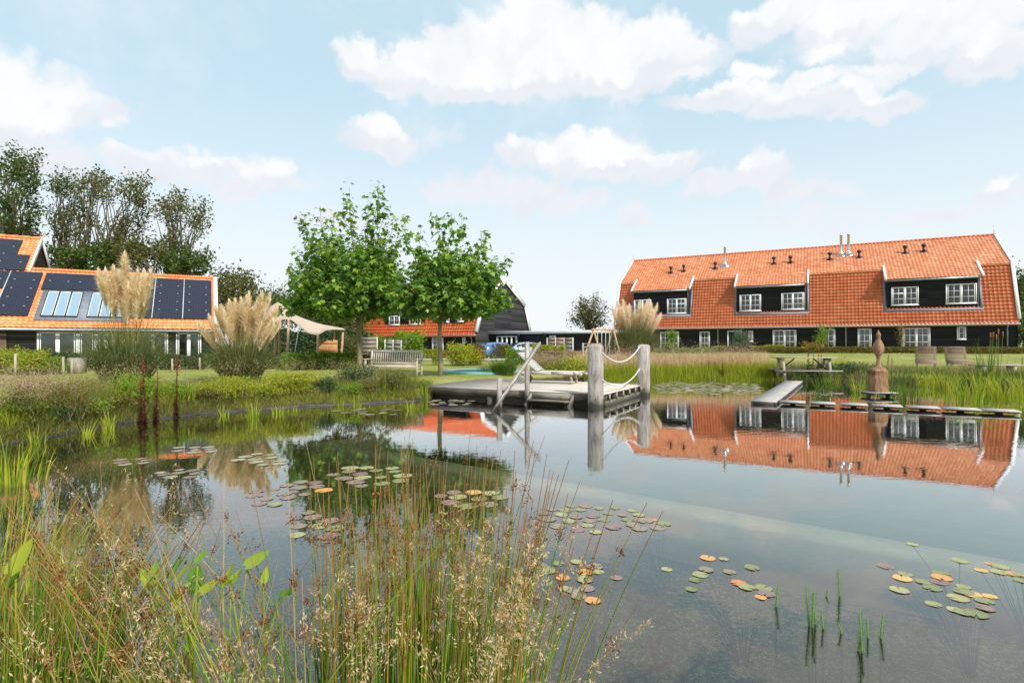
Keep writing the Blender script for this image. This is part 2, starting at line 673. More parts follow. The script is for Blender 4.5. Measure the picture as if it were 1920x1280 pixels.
def m_tiles(name, cols, rough=.4, spec=.5):
    m, b, out = newmat(name)
    uv = b.n('ShaderNodeUVMap')
    fl = b.vmath('FLOOR', uv.outputs[0])
    wn_ = b.n('ShaderNodeTexWhiteNoise')
    wn_.noise_dimensions = '3D'
    b.t.links.new(fl, wn_.inputs['Vector'])
    tcn = b.n('ShaderNodeTexCoord')
    big = b.noise(tcn.outputs['Object'], .5, 5, .6)
    fine = b.noise(tcn.outputs['Object'], 9, 4, .6)
    f = b.math('ADD', b.math('MULTIPLY', wn_.outputs[0], .38), b.math('ADD', b.math('MULTIPLY', big, .42), b.math('MULTIPLY', fine, .2)))
    n = len(cols)
    c = b.ramp(f, [(.2 + .6 * i / (n - 1), k) for i, k in enumerate(cols)])
    principled(b, out, c, rough, spec)
    return m


def m_boards(name, col, var=.35, rough=.7, spec=.25, warm=None):
    m, b, out = newmat(name)
    tcn = b.n('ShaderNodeTexCoord')
    geo = b.n('ShaderNodeNewGeometry')
    sp = b.n('ShaderNodeSeparateXYZ')
    b.t.links.new(tcn.outputs['UV'], sp.inputs[0])
    cb = b.n('ShaderNodeCombineXYZ')
    b.t.links.new(b.math('FLOOR', sp.outputs[1]), cb.inputs[1])
    b.t.links.new(b.math('FLOOR', b.math('DIVIDE', sp.outputs[0], 3.7)), cb.inputs[0])
    wn_ = b.n('ShaderNodeTexWhiteNoise')
    b.t.links.new(cb.outputs[0], wn_.inputs['Vector'])
    mp = b.n('ShaderNodeMapping')
    mp.inputs['Scale'].default_value = (.7, 4, 1)
    b.t.links.new(tcn.outputs['UV'], mp.inputs[0])
    no = b.noise(mp.outputs[0], 2, 5, .6)
    f = b.math('ADD', b.math('MULTIPLY', wn_.outputs[0], .5), b.math('MULTIPLY', no, .5))
    lo = tuple(c * (1 - var) for c in col)
    hi = tuple(c * (1 + var * 1.6) for c in col)
    c = b.ramp(f, [(.2, lo), (.5, col), (.85, hi)])
    principled(b, out, c, rough, spec, 0, bump(b, no, .15, .01))
    return m


M = {}
M['tile_up'] = m_tiles('pantile_orange', [(.44, .14, .06), (.60, .20, .08), (.68, .26, .12), (.76, .35, .19)], .42, .55)
M['tile_low'] = m_tiles('flat_tile_red', [(.44, .10, .035), (.55, .14, .05), (.62, .19, .08)], .5, .4)
M['tile_or'] = m_tiles('tile_bright_orange', [(.62, .16, .04), (.78, .24, .07), (.88, .33, .12)], .42, .5)
M['tile_mid'] = m_tiles('tile_red_orange', [(.55, .09, .025), (.68, .13, .04), (.75, .17, .06)], .5, .4)
M['black'] = m_boards('black_boards', (.014, .015, .020))
M['greyboard'] = m_boards('grey_boards', (.075, .073, .08), .45)
M['darkboard'] = m_boards('dark_boards', (.03, .030, .034))
M['white'] = m_plain('white_paint', (.80, .81, .82), .45, .05, 3)
M['lightgrey'] = m_plain('light_grey_metal', (.50, .53, .57), .4, .08, 3)
M['zinc'] = m_plain('zinc', (.36, .38, .42), .4, .2, 4, 0, .6)
M['steel'] = m_plain('steel_flue', (.62, .63, .65), .28, .1, 4, 0, .85)
M['vent'] = m_plain('vent_black', (.02, .015, .015), .5, .2, 6)
M['lead'] = m_plain('lead_flashing', (.20, .23, .29), .55, .25, 10, .2)
M['inside'] = m_plain('room_dark', (.035, .037, .042), .8, .3, 3)  # dimness of unlit rooms put into the colour of the window backing
M['curtain'] = m_plain('curtain', (.52, .50, .47), .9, .1, 3)
M['curtaing'] = m_plain('green_grey_curtain', (.42, .50, .47), .9, .15, 3)
M['doorgreen'] = m_plain('dark_green_door', (.012, .035, .028), .5, .2, 3)
M['brick'] = m_plain('brown_brick', (.16, .10, .08), .9, .3, 12, .2)
M['deck'] = m_wood('deck_grey_wood', (.16, .135, .11), (.56, .505, .44), .85, 14, .75)
M['post'] = m_wood('bollard_wood', (.10, .085, .07), (.50, .455, .41), .8, 12, .45, .5, (.025, .026, .018))
M['oldwood'] = m_wood('old_grey_wood', (.17, .145, .12), (.46, .42, .36), .75, 14, .4, .25, (.06, .055, .035))
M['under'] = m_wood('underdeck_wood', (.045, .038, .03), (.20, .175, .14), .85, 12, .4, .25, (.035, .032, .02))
M['bench'] = m_wood('bench_wood', (.30, .26, .20), (.60, .55, .46), .75, 12, .4)
M['lounge'] = m_wood('lounger_wood', (.42, .40, .36), (.82, .80, .77), .65, 12, .3)
M['picnic'] = m_wood('picnic_wood', (.22, .19, .155), (.46, .42, .36), .8, 12, .4)
M['brownslat'] = m_wood('brown_slats', (.16, .10, .08), (.34, .24, .19), .7, 12, .4)
M['pole'] = m_wood('peeled_pole', (.30, .18, .10), (.60, .43, .28), .7, 8, .4)
M['bamboo'] = m_wood('bamboo', (.30, .14, .05), (.62, .36, .16), .6, 10, .5)
M['screenw'] = m_wood('screen_wood', (.15, .125, .10), (.40, .34, .28), .8, 10, .5)
M['screenl'] = m_wood('screen_light_wood', (.34, .24, .16), (.58, .44, .32), .8, 10, .5)
M['redwood'] = m_wood('reddish_post', (.10, .06, .045), (.25, .17, .13), .8, 10, .5)
M['slab'] = m_plain('grey_boardwalk', (.40, .375, .35), .75, .16, 5, .2)
M['slabedge'] = m_plain('boardwalk_edge', (.05, .045, .04), .8, .25, 5, .2)
M['ledge'] = m_plain('underwater_beige_ledge', (.84, .76, .64), .9, .12, 3, .1)
M['rope'] = m_plain('white_rope', (.68, .67, .64), .8, .15, 40, .3)
M['rubber'] = m_plain('dark_rubber', (.025, .024, .023), .7, .3, 12, .2)
M['liner'] = m_plain('pond_liner', (.04, .038, .036), .6, .4, 4, .3)
M['wheel'] = m_plain('weathered_wheel', (.30, .29, .26), .7, .2, 12, .2)
M['wheeld'] = m_plain('dark_olive_wheel', (.14, .13, .06), .8, .3, 12, .2)  # darker olive tone for the far wheel and the axle
M['bolt'] = m_plain('bolt', (.06, .05, .045), .5, .2, 9, 0, .6)
M['tent'] = m_plain('beige_canvas', (.50, .38, .29), .85, .06, 1.2, .05)
M['turq'] = m_plain('turquoise_pad', (.13, .42, .40), .5, .12, 3)
M['tramp'] = m_plain('trampoline_mat', (.06, .09, .12), .5, .2, 3)
M['bluecar'] = m_plain('blue_car_paint', (.10, .24, .52), .22, .03, 2, 0, .35, .6, .8)
M['silvercar'] = m_plain('pale_blue_car_paint', (.42, .50, .58), .22, .03, 2, 0, .4, .6, .8)
M['tyre'] = m_plain('tyre', (.02, .02, .021), .8, .2, 9)
M['redlight'] = m_plain('red_lamp', (.55, .02, .03), .25, .1, 9)
M['plate'] = m_plain('yellow_plate', (.75, .48, .03), .5, .05, 9)
M['bark'] = m_wood('bark', (.06, .05, .035), (.22, .19, .14), .9, 6, .5, .5)
M['barkp'] = m_wood('plane_bark', (.09, .08, .05), (.27, .24, .15), .85, 4, .6, .4)
M['stake'] = m_wood('stake_wood', (.25, .20, .15), (.50, .43, .34), .85, 8, .5)
M['path'] = m_plain('pale_gravel_path', (.42, .39, .37), .95, .15, 3, .2)
M['pot'] = m_plain('dark_planter', (.05, .05, .05), .6, .2, 5)

# carved wood: warm brown with grey top
m, b, out = newmat('carved_wood')
tcn = b.n('ShaderNodeTexCoord')
mp = b.n('ShaderNodeMapping')
mp.inputs['Scale'].default_value = (9, 9, 1.3)
b.t.links.new(tcn.outputs['Object'], mp.inputs[0])
g1 = b.noise(mp.outputs[0], 2.4, 7, .65, .8)
g2 = b.noise(tcn.outputs['Object'], 4, 4, .6)
c = b.ramp(b.math('ADD', b.math('MULTIPLY', g1, .65), b.math('MULTIPLY', g2, .35)), [(.34, (.055, .028, .014)), (.5, (.25, .135, .065)), (.66, (.46, .29, .16))])
principled(b, out, c, .6, .35, 0, bump(b, g1, .35, .01))
M['carved'] = m

# glass
def m_glass(name, tint, rough=.02, trans=.35):
    m, b, out = newmat(name)
    fr = b.n('ShaderNodeFresnel')
    fr.inputs['IOR'].default_value = 1.9
    gl = b.n('ShaderNodeBsdfGlossy')
    gl.inputs['Roughness'].default_value = rough
    tr = b.n('ShaderNodeBsdfTransparent')
    tr.inputs['Color'].default_value = (*tint, 1)
    mx = b.n('ShaderNodeMixShader')
    b.t.links.new(fr.outputs[0], mx.inputs[0])
    b.t.links.new(tr.outputs[0], mx.inputs[1])
    b.t.links.new(gl.outputs[0], mx.inputs[2])
    b.t.links.new(mx.outputs[0], out.inputs['Surface'])
    return m
M['glass'] = m_glass('window_glass', (.62, .66, .68))
M['carglass'] = m_plain('car_glass', (.02, .025, .03), .05, .1, 4, 0, 0, .8)
# skylight panes mirror the sky; pale sky reflection also put into their colour
m, b, out = newmat('skylight_glass')
principled(b, out, (.22, .34, .45), .04, 1.0, .0)
p_ = [n for n in b.t.nodes if n.type == 'BSDF_PRINCIPLED'][0]
p_.inputs['IOR'].default_value = 2.6
M['skyglass'] = m
# solar panel
m, b, out = newmat('solar_cells')
uv = b.n('ShaderNodeUVMap')
sp = b.n('ShaderNodeSeparateXYZ')
b.t.links.new(uv.outputs[0], sp.inputs[0])
def cellline(b, s, per, wdt):
    fr_ = b.math('FRACT', b.math('DIVIDE', s, per))
    return b.math('LESS_THAN', fr_, wdt / per)
ln = b.math('MAXIMUM', cellline(b, sp.outputs[0], .165, .010), cellline(b, sp.outputs[1], .165, .010))
c = b.mix(b.math('MULTIPLY', ln, .6), (.010, .012, .028), (.05, .055, .085))
principled(b, out, c, .22, .5)
M['solar'] = m

# lawn / terrain
m, b, out = newmat('terrain')
geo = b.n('ShaderNodeNewGeometry')
sp = b.n('ShaderNodeSeparateXYZ')
b.t.links.new(geo.outputs['Position'], sp.inputs[0])
n1 = b.noise(geo.outputs['Position'], .35, 5, .6)
n2 = b.noise(geo.outputs['Position'], 2.3, 6, .7)
n3 = b.noise(geo.outputs['Position'], 30, 4, .7)
f = b.math('ADD', b.math('MULTIPLY', n1, .45), b.math('ADD', b.math('MULTIPLY', n2, .35), b.math('MULTIPLY', n3, .2)))
lawn = b.ramp(f, [(.34, (.13, .165, .035)), (.46, (.21, .24, .055)), (.56, (.30, .30, .095)), (.68, (.40, .35, .16))])
soil = b.ramp(n2, [(.3, (.035, .028, .016)), (.7, (.10, .085, .045))])
c = b.mix(b.maprange(b.math('MULTIPLY_ADD', n2, .12, sp.outputs[2]), .24, .33, 1, 0), lawn, soil)
# gravel under water
vo = b.n('ShaderNodeTexVoronoi')
vo.inputs['Scale'].default_value = 36
gp_ = b.vmath('ADD', geo.outputs['Position'], b.vmath('MULTIPLY', b.vmath('SUBTRACT', b.noise(geo.outputs['Position'], 20, 3, .6, 0, 'Color'), (.5, .5, .5)), (.05, .05, .05)))
b.t.links.new(gp_, vo.inputs['Vector'])
vc = b.n('ShaderNodeSeparateXYZ')
b.t.links.new(vo.outputs['Color'], vc.inputs[0])
gv = b.ramp(b.math('ADD', b.math('MULTIPLY', vc.outputs[0], .6), b.math('MULTIPLY', n2, .4)), [(.15, (.10, .09, .04)), (.5, (.27, .245, .13)), (.85, (.54, .50, .32))])
ed = b.n('ShaderNodeTexVoronoi')
ed.feature = 'DISTANCE_TO_EDGE'
ed.inputs['Scale'].default_value = 36
b.t.links.new(gp_, ed.inputs['Vector'])
gv = b.mix(b.maprange(ed.outputs[0], 0, .16, .85, 0), gv, (.015, .016, .008))
n4 = b.noise(geo.outputs['Position'], 1.1, 5, .6)
gv = b.mix(b.maprange(n4, .48, .62, 0, .5), gv, (.10, .11, .05))
c = b.mix(b.maprange(sp.outputs[2], -.12, -.02, 1, 0), c, gv)
h_ = b.math('ADD', b.math('MULTIPLY', ed.outputs[0], 1.0), b.math('MULTIPLY', n3, .3))
principled(b, out, c, .95, .15, 0, bump(b, h_, .5, .03))
M['terrain'] = m

m, b, out = newmat('pool_floor')
geo = b.n('ShaderNodeNewGeometry')
n1 = b.noise(geo.outputs['Position'], .6, 4, .6)
c = b.ramp(n1, [(.3, (.14, .25, .16)), (.7, (.21, .33, .23))])
principled(b, out, c, .95, .1)
M['pool'] = m

# water: mirror by Fresnel over a tinted clear body
m, b, out = newmat('pond_water')
geo = b.n('ShaderNodeNewGeometry')
mp = b.n('ShaderNodeMapping')
mp.inputs['Scale'].default_value = (1.0, 1.6, 1)
b.t.links.new(geo.outputs['Position'], mp.inputs[0])
wa = b.noise(mp.outputs[0], 3.4, 3, .55, .4)
wb = b.noise(mp.outputs[0], 14, 2, .5)
calm = b.maprange(b.noise(geo.outputs['Position'], .22, 3, .5), .40, .65, .25, 1.0, True)
hh = b.math('MULTIPLY', b.math('ADD', b.math('MULTIPLY', wa, 1.0), b.math('MULTIPLY', wb, .16)), calm)
bn = b.n('ShaderNodeBump')
bn.inputs['Strength'].default_value = .17
bn.inputs['Distance'].default_value = .010
b.t.links.new(hh, bn.inputs['Height'])
fr = b.n('ShaderNodeFresnel')
fr.inputs['IOR'].default_value = 1.50
b.t.links.new(bn.outputs[0], fr.inputs['Normal'])
gl = b.n('ShaderNodeBsdfGlossy')
gl.inputs['Roughness'].default_value = .012
gl.inputs['Color'].default_value = (.97, .98, 1.0, 1)
b.t.links.new(bn.outputs[0], gl.inputs['Normal'])
tr = b.n('ShaderNodeBsdfTransparent')
tr.inputs['Color'].default_value = (.88, .89, .70, 1)
mx = b.n('ShaderNodeMixShader')
ff = b.math('MINIMUM', b.math('MULTIPLY', fr.outputs[0], 1.62), .95)
b.t.links.new(ff, mx.inputs[0])
b.t.links.new(tr.outputs[0], mx.inputs[1])
b.t.links.new(gl.outputs[0], mx.inputs[2])
b.t.links.new(mx.outputs[0], out.inputs['Surface'])
M['water'] = m

# foliage
M['f_plane'] = m_leaf('plane_leaves', [(.055, .13, .028), (.11, .225, .032), (.19, .33, .038), (.33, .47, .06)], .42, spec=.35, rough=.42)
M['f_tree'] = m_leaf('ash_leaves', [(.035, .060, .018), (.060, .085, .024), (.10, .11, .03)], .3)
M['f_treeb'] = m_leaf('brownish_leaves', [(.07, .085, .022), (.11, .12, .032), (.16, .15, .045)], .3)
M['f_treeg'] = m_leaf('green_tree_leaves', [(.035, .070, .016), (.065, .105, .022), (.12, .16, .03)], .3)
M['f_dark'] = m_leaf('dark_hedge_leaves', [(.018, .045, .012), (.035, .085, .018), (.07, .14, .03)], .25, spec=.5)
M['f_yellow'] = m_leaf('yellow_green_leaves', [(.16, .23, .022), (.27, .34, .03), (.40, .42, .04), (.46, .40, .06)], .35)
M['f_lime'] = m_leaf('lime_leaves', [(.10, .19, .022), (.17, .28, .03), (.28, .38, .04)], .35)
M['f_autumn'] = m_leaf('orange_yellow_leaves', [(.20, .20, .03), (.36, .27, .04), (.44, .20, .04), (.14, .20, .03)], .35)
M['f_ivy'] = m_leaf('ivy_leaves', [(.025, .07, .012), (.05, .12, .02)], .2, spec=.5)
M['f_hedge2'] = m_leaf('brown_green_hedge', [(.12, .10, .03), (.18, .17, .035), (.24, .24, .04), (.17, .09, .03)], .3)
M['f_blue'] = m_leaf('grey_green_leaves', [(.07, .12, .07), (.12, .18, .10), (.17, .22, .13)], .3)
M['g_green'] = m_leaf('green_blades', [(.055, .115, .020), (.095, .17, .028), (.15, .22, .035)], .35, tip=(.28, .26, .08), tipf=(.7, 1.0))
M['g_iris'] = m_leaf('iris_blades', [(.13, .23, .025), (.24, .34, .03), (.38, .42, .035), (.45, .40, .05)], .4, tip=(.5, .42, .08), tipf=(.75, 1.05))
M['g_pampas'] = m_leaf('pampas_blades', [(.05, .095, .032), (.085, .14, .045), (.14, .19, .065), (.30, .27, .12)], .3, tip=(.25, .26, .10), tipf=(.6, 1.0))
M['g_straw'] = m_leaf('straw_blades', [(.34, .26, .12), (.45, .36, .19), (.26, .26, .08), (.52, .43, .26)], .4)
M['g_olive'] = m_leaf('olive_blades', [(.13, .15, .03), (.21, .22, .045), (.30, .29, .07), (.11, .16, .03)], .35, tip=(.36, .28, .13), tipf=(.6, 1.0))
M['g_yellow'] = m_leaf('yellow_green_blades', [(.20, .27, .025), (.32, .37, .035), (.42, .42, .05)], .4)
M['plume'] = m_leaf('pampas_plume', [(.58, .45, .28), (.80, .68, .46), (.88, .77, .55), (.94, .87, .68)], .45, rough=.9, spec=.1)
M['plume2'] = m_leaf('pampas_plume_pink', [(.78, .65, .50), (.87, .76, .61), (.93, .84, .70)], .45, rough=.9, spec=.1)
M['seed'] = m_leaf('brown_seedheads', [(.12, .045, .02), (.20, .08, .03), (.30, .13, .05)], .2, rough=.9)
M['pinkseed'] = m_leaf('pinkish_seedheads', [(.30, .17, .13), (.42, .27, .20), (.50, .38, .28)], .3, rough=.9)
M['rush'] = m_leaf('rush_stems', [(.09, .22, .02), (.15, .31, .025), (.25, .36, .03), (.36, .24, .04)], .2, tip=(.36, .17, .06), tipf=(.68, .97), base=(.09, .20, .02), rough=.5, spec=.2)
M['rushdry'] = m_leaf('dry_rush_stems', [(.46, .29, .13), (.36, .20, .09), (.56, .40, .21)], .15)
M['spikelet'] = m_leaf('pale_spikelets', [(.50, .34, .16), (.64, .47, .25), (.78, .64, .40)], .45, rough=.9)
M['maroon'] = m_leaf('maroon_leaves', [(.05, .012, .012), (.10, .025, .022), (.15, .05, .03)], .2)
M['redflower'] = m_leaf('red_petals', [(.60, .02, .03), (.75, .04, .04)], .3)
M['g_peach'] = m_leaf('peach_feather_grass', [(.50, .36, .19), (.62, .47, .29), (.70, .56, .38)], .4)
M['arrow'] = m_leaf('arrow_leaves', [(.10, .26, .02), (.16, .34, .025), (.34, .40, .03)], .45, spec=.5)


def m_pad(name, cols, rim, rimf=.75):
    m, b, out = newmat(name)
    uv = b.n('ShaderNodeUVMap')
    sp = b.n('ShaderNodeSeparateXYZ')
    b.t.links.new(uv.outputs[0], sp.inputs[0])
    geo = b.n('ShaderNodeNewGeometry')
    n1 = b.noise(geo.outputs['Position'], 22, 4, .6)
    n2 = b.noise(geo.outputs['Position'], 90, 3, .6)
    f = b.math('ADD', b.math('MULTIPLY', sp.outputs[0], .6), b.math('MULTIPLY', n1, .4))
    c = b.ramp(f, [(.2 + .6 * i / (len(cols) - 1), k) for i, k in enumerate(cols)])
    c = b.mix(b.maprange(b.math('MULTIPLY_ADD', n1, .25, sp.outputs[1]), .98, 1.14, 0, rimf), c, rim)
    c = b.mix(b.maprange(n2, .60, .72, 0, .6), c, (.12, .07, .03))
    principled(b, out, c, .32, .5, 0, bump(b, n1, .25, .01))
    return m
M['pad_g'] = m_pad('green_pads', [(.16, .20, .07), (.24, .27, .10), (.36, .36, .15)], (.24, .12, .10))
M['pad_r'] = m_pad('reddish_pads', [(.20, .12, .12), (.26, .19, .15), (.23, .22, .13)], (.28, .10, .09))
M['pad_o'] = m_pad('orange_pads', [(.50, .16, .07), (.62, .32, .07), (.60, .42, .14)], (.50, .14, .06))
M['pad_w'] = m_pad('pale_pads', [(.24, .27, .17), (.34, .33, .22), (.33, .27, .21)], (.30, .20, .15))
M['mare'] = m_leaf('mares_tail', [(.10, .21, .05), (.16, .30, .08), (.20, .34, .10)], .3)
M['sub'] = m_leaf('submerged_stems', [(.12, .14, .08), (.20, .20, .12)], .2)
M['milfoil'] = m_leaf('red_milfoil', [(.20, .06, .05), (.30, .10, .08)], .3)
# ------------------------------------------------------------------ pond outline and terrain
SHORE_L = [GP(*q)[:2] for q in [(-60, 850), (0, 835), (100, 817), (220, 795), (350, 779), (500, 766), (620, 759), (720, 755), (790, 751)]]
POND = np.array(SHORE_L + [(-2.35, 17.6), (-1.9, 18.9), (-.6, 20.6), (1.0, 22.4), (3.4, 24.3)] +
                [GP(*q)[:2] for q in [(1225, 713), (1350, 712), (1450, 711.5), (1520, 713), (1640, 716), (1800, 722), (1960, 730)]] +
                [(24, 14.5), (24, 5), (20, -3), (8, -2.5), (3, -.2), (1.2, .9), (0.2, 1.35), (-1.0, 1.75), (-2.4, 2.3), (-3.4, 3.3), (-5.2, 4.9), (-6.8, 6.2)])


def poly_dist(x, y, poly=POND):
    """signed distance: positive outside the pond"""
    x = np.asarray(x, float)
    y = np.asarray(y, float)
    d = np.full(x.shape, 1e9)
    ins = np.zeros(x.shape, bool)
    n = len(poly)
    for i in range(n):
        x0, y0 = poly[i]
        x1, y1 = poly[(i + 1) % n]
        dx, dy = x1 - x0, y1 - y0
        t = np.clip(((x - x0) * dx + (y - y0) * dy) / (dx * dx + dy * dy), 0, 1)
        d = np.minimum(d, np.hypot(x - x0 - t * dx, y - y0 - t * dy))
        c = ((y0 > y) != (y1 > y))
        xin = x0 + (y - y0) * dx / (dy if abs(dy) > 1e-9 else 1e-9)
        ins ^= c & (x < xin)
    return np.where(ins, -d, d)


POOL_A = np.array([-3.3, 9.9])
POOL_B = np.array([6.6, 2.35])
_pu = (POOL_B - POOL_A) / np.linalg.norm(POOL_B - POOL_A)
_pv = np.array([-_pu[1], _pu[0]])


def hz(x, y):
    x = np.asarray(x, float)
    y = np.asarray(y, float)
    d = poly_dist(x, y)
    base = .40 + .40 * sstep(y, 29, 44) * sstep(x, 4, 13) - .06 * sstep(y, 36, 50) * (1 - sstep(x, 2, 8)) + .03 * np.sin(x * .7) * np.sin(y * .53)
    out = .02 + (base - .02) * (1 - np.exp(-np.maximum(d, 0) / .35))
    q = (x - POOL_A[0]) * _pv[0] + (y - POOL_A[1]) * _pv[1]
    s = (x - POOL_A[0]) * _pu[0] + (y - POOL_A[1]) * _pu[1]
    deep = sstep(q, .1, .35) * sstep(s, -.1, .3) * sstep(-d, 1.2, 2.2)
    bot = -.62 + .06 * np.sin(x * 1.7 + 1) * np.cos(y * 1.3)
    bot = bot * (1 - deep) - 1.7 * deep
    inn = .0 + bot * (1 - np.exp(np.minimum(d, 0) / .40))
    return np.where(d > 0, out, inn)


def grid_axis(lo, hi, step, far, growth=1.16):
    a = list(np.arange(lo, hi + 1e-6, step))
    s = step
    while a[-1] < far:
        s *= growth
        a.append(a[-1] + s)
    s = step
    while a[0] > -far:
        s *= growth
        a.insert(0, a[0] - s)
    return np.array(a)


xs = grid_axis(-14, 26, .2, 700)
ys = grid_axis(-3, 30, .2, 900)
XX, YY = np.meshgrid(xs, ys)
ZZ = hz(XX, YY)
g = Geo()
nx = len(xs)
ny = len(ys)
ii = np.arange(ny - 1)[:, None] * nx + np.arange(nx - 1)[None]
g.add(np.stack([XX, YY, ZZ], 2).reshape(-1, 3), np.stack([ii, ii + 1, ii + nx + 1, ii + nx], 2).reshape(-1, 4))
tag(g.build('ground', M['terrain'], smooth=True), kind='structure')

# water sheet, cut to the pond's surroundings (it lies below the lawn outside the pond)
g = Geo()
pc = POND.mean(0)
big = POND + (POND - pc) / np.linalg.norm(POND - pc, axis=1)[:, None] * .0
rim = [(x, y, 0.0) for x, y in POND]
# extend slightly under the banks
offs = []
n = len(POND)
for i in range(n):
    e1 = POND[i] - POND[i - 1]
    e2 = POND[(i + 1) % n] - POND[i]
    nn = nrm(np.array([-(e1[1]), e1[0]]) / np.linalg.norm(e1) + np.array([-(e2[1]), e2[0]]) / np.linalg.norm(e2))
    offs.append(nn)
area = 0.5 * sum(POND[i][0] * POND[(i + 1) % n][1] - POND[(i + 1) % n][0] * POND[i][1] for i in range(n))
sgn = -1 if area > 0 else 1
g.add([(x + o[0] * .12 * sgn, y + o[1] * .12 * sgn, 0.0) for (x, y), o in zip(POND, offs)], [list(range(n))[::1 if area > 0 else -1]])
tag(g.build('pond_water', M['water']), kind='structure')

# swimming area: pale wall with a boarded top just below the surface, greenish floor
g = Geo()
POOL_C = POOL_A + _pv * 5.6
def v3(p, z):
    return np.array([p[0], p[1], z])
g.beam(v3(POOL_A - _pu * .25, -.42), v3(POOL_B + _pu * 1.5, -.42), .50, .5)
g.beam(v3(POOL_A + _pv * .26 , -.422), v3(POOL_C + _pv * 3.4, -.422), .44, .5)
tag(g.build('underwater_ledge', M['ledge']), kind='structure')
g = Geo()
q0 = POOL_A + _pv * .3 + _pu * .3
g.add([v3(q0, -1.35), v3(q0 + _pu * 14, -1.35), v3(q0 + _pu * 14 + _pv * 8.5, -1.35), v3(q0 + _pv * 8.5, -1.35)], [[0, 1, 2, 3]])
tag(g.build('pool_floor', M['pool']), kind='structure')

# black liner edge along the left bank
g = Geo()
pts = np.array(SHORE_L)
fine = []
for i in range(len(pts) - 1):
    for t in np.linspace(0, 1, 8, endpoint=False):
        fine.append(pts[i] * (1 - t) + pts[i + 1] * t)
fine = np.array(fine)
fine += np.stack([np.sin(np.arange(len(fine)) * .9) * .02, np.cos(np.arange(len(fine)) * .7) * .02], 1)
zz = .0 + .012 * np.sin(np.arange(len(fine)) * .6)
g.tube(np.column_stack([fine, zz]), .042, 6)
tag(g.build('pond_edging', M['liner'], smooth=True), kind='structure')


# ------------------------------------------------------------------ building helpers
def boards(g, o, u, nout, zs0, zs1, wfn, pitch=.19, mat=0, proud=.028):
    """clapboards: wfn(z) -> (u0,u1)"""
    o = np.asarray(o, float)
    z = zs0
    k = 0
    V = []
    Fs = []
    UV = []
    while z < zs1 - 1e-4:
        z2 = min(z + pitch, zs1)
        a0, a1 = wfn(z)
        b0, b1 = wfn(z2)
        if b1 < b0:
            b0 = b1 = (b0 + b1) / 2
        pj = proud + .004 * sin(k * 2.3)
        i = len(V)
        V += [o + u * a0 + nout * pj + (0, 0, z), o + u * a1 + nout * pj + (0, 0, z), o + u * b1 + nout * .004 + (0, 0, z2), o + u * b0 + nout * .004 + (0, 0, z2),
              o + u * a0 + nout * .002 + (0, 0, z), o + u * a1 + nout * .002 + (0, 0, z)]
        Fs += [[i, i + 1, i + 2, i + 3], [i + 4, i + 5, i + 1, i]]
        UV += [[[a0, k + .1], [a1, k + .1], [b1, k + .9], [b0, k + .9]], [[a0, k + .1], [a1, k + .1], [a1, k + .1], [a0, k + .1]]]
        z = z2
        k += 1
    g.add(np.array(V), Fs, np.array(UV), mat)


def tiles(g, o, u, v, nn, Lu, Lv, pu=.29, pv=.34, amp=.032, step=.03, flat=False, mat=0, spu=5, mask=None):
    o = np.asarray(o, float)
    nu = max(1, int(round(Lu / pu)))
    nv = max(1, int(round(Lv / pv)))
    pu = Lu / nu
    pv = Lv / nv
    a = np.linspace(0, nu, nu * spu + 1)
    fr = a % 1
    prof = amp * np.where(fr < .62, np.sin(fr / .62 * pi), -.25 * np.sin((fr - .62) / .38 * pi)) if not flat else amp * np.where(fr < .21, 1.0, 0)
    for r in range(nv):
        jit = .003 * sin(r * 1.7)
        lo = o + np.outer(a * pu, u) + v * (r * pv) + np.outer(prof + step + jit, nn)
        hi = o + np.outer(a * pu, u) + v * ((r + 1) * pv) + np.outer(prof * .9 + .002, nn)
        dn = o + np.outer(a * pu, u) + v * (r * pv) + np.outer(prof * .9 - .002, nn)
        m_ = len(a)
        V = np.concatenate([lo, hi, dn])
        i = np.arange(m_ - 1)
        if mask is not None:
            c_ = (a[:-1] + .1) * pu
            keep = np.array([mask(cc_, (r + .5) * pv) for cc_ in c_])
            i = i[keep]
            if len(i) == 0:
                continue
        F1 = np.stack([i, i + 1, i + 1 + m_, i + m_], 1)
        F2 = np.stack([i + 2 * m_, i + 1 + 2 * m_, i + 1, i], 1)
        uv1 = np.zeros((len(i), 4, 2))
        uv1[:, 0] = np.stack([a[i] + .01, np.full(len(i), r + .1)], 1)
        uv1[:, 1] = np.stack([a[i] + .19, np.full(len(i), r + .1)], 1)
        uv1[:, 2] = np.stack([a[i] + .19, np.full(len(i), r + .9)], 1)
        uv1[:, 3] = np.stack([a[i] + .01, np.full(len(i), r + .9)], 1)
        g.add(V, np.concatenate([F1, F2]), np.concatenate([uv1, uv1]), mat)


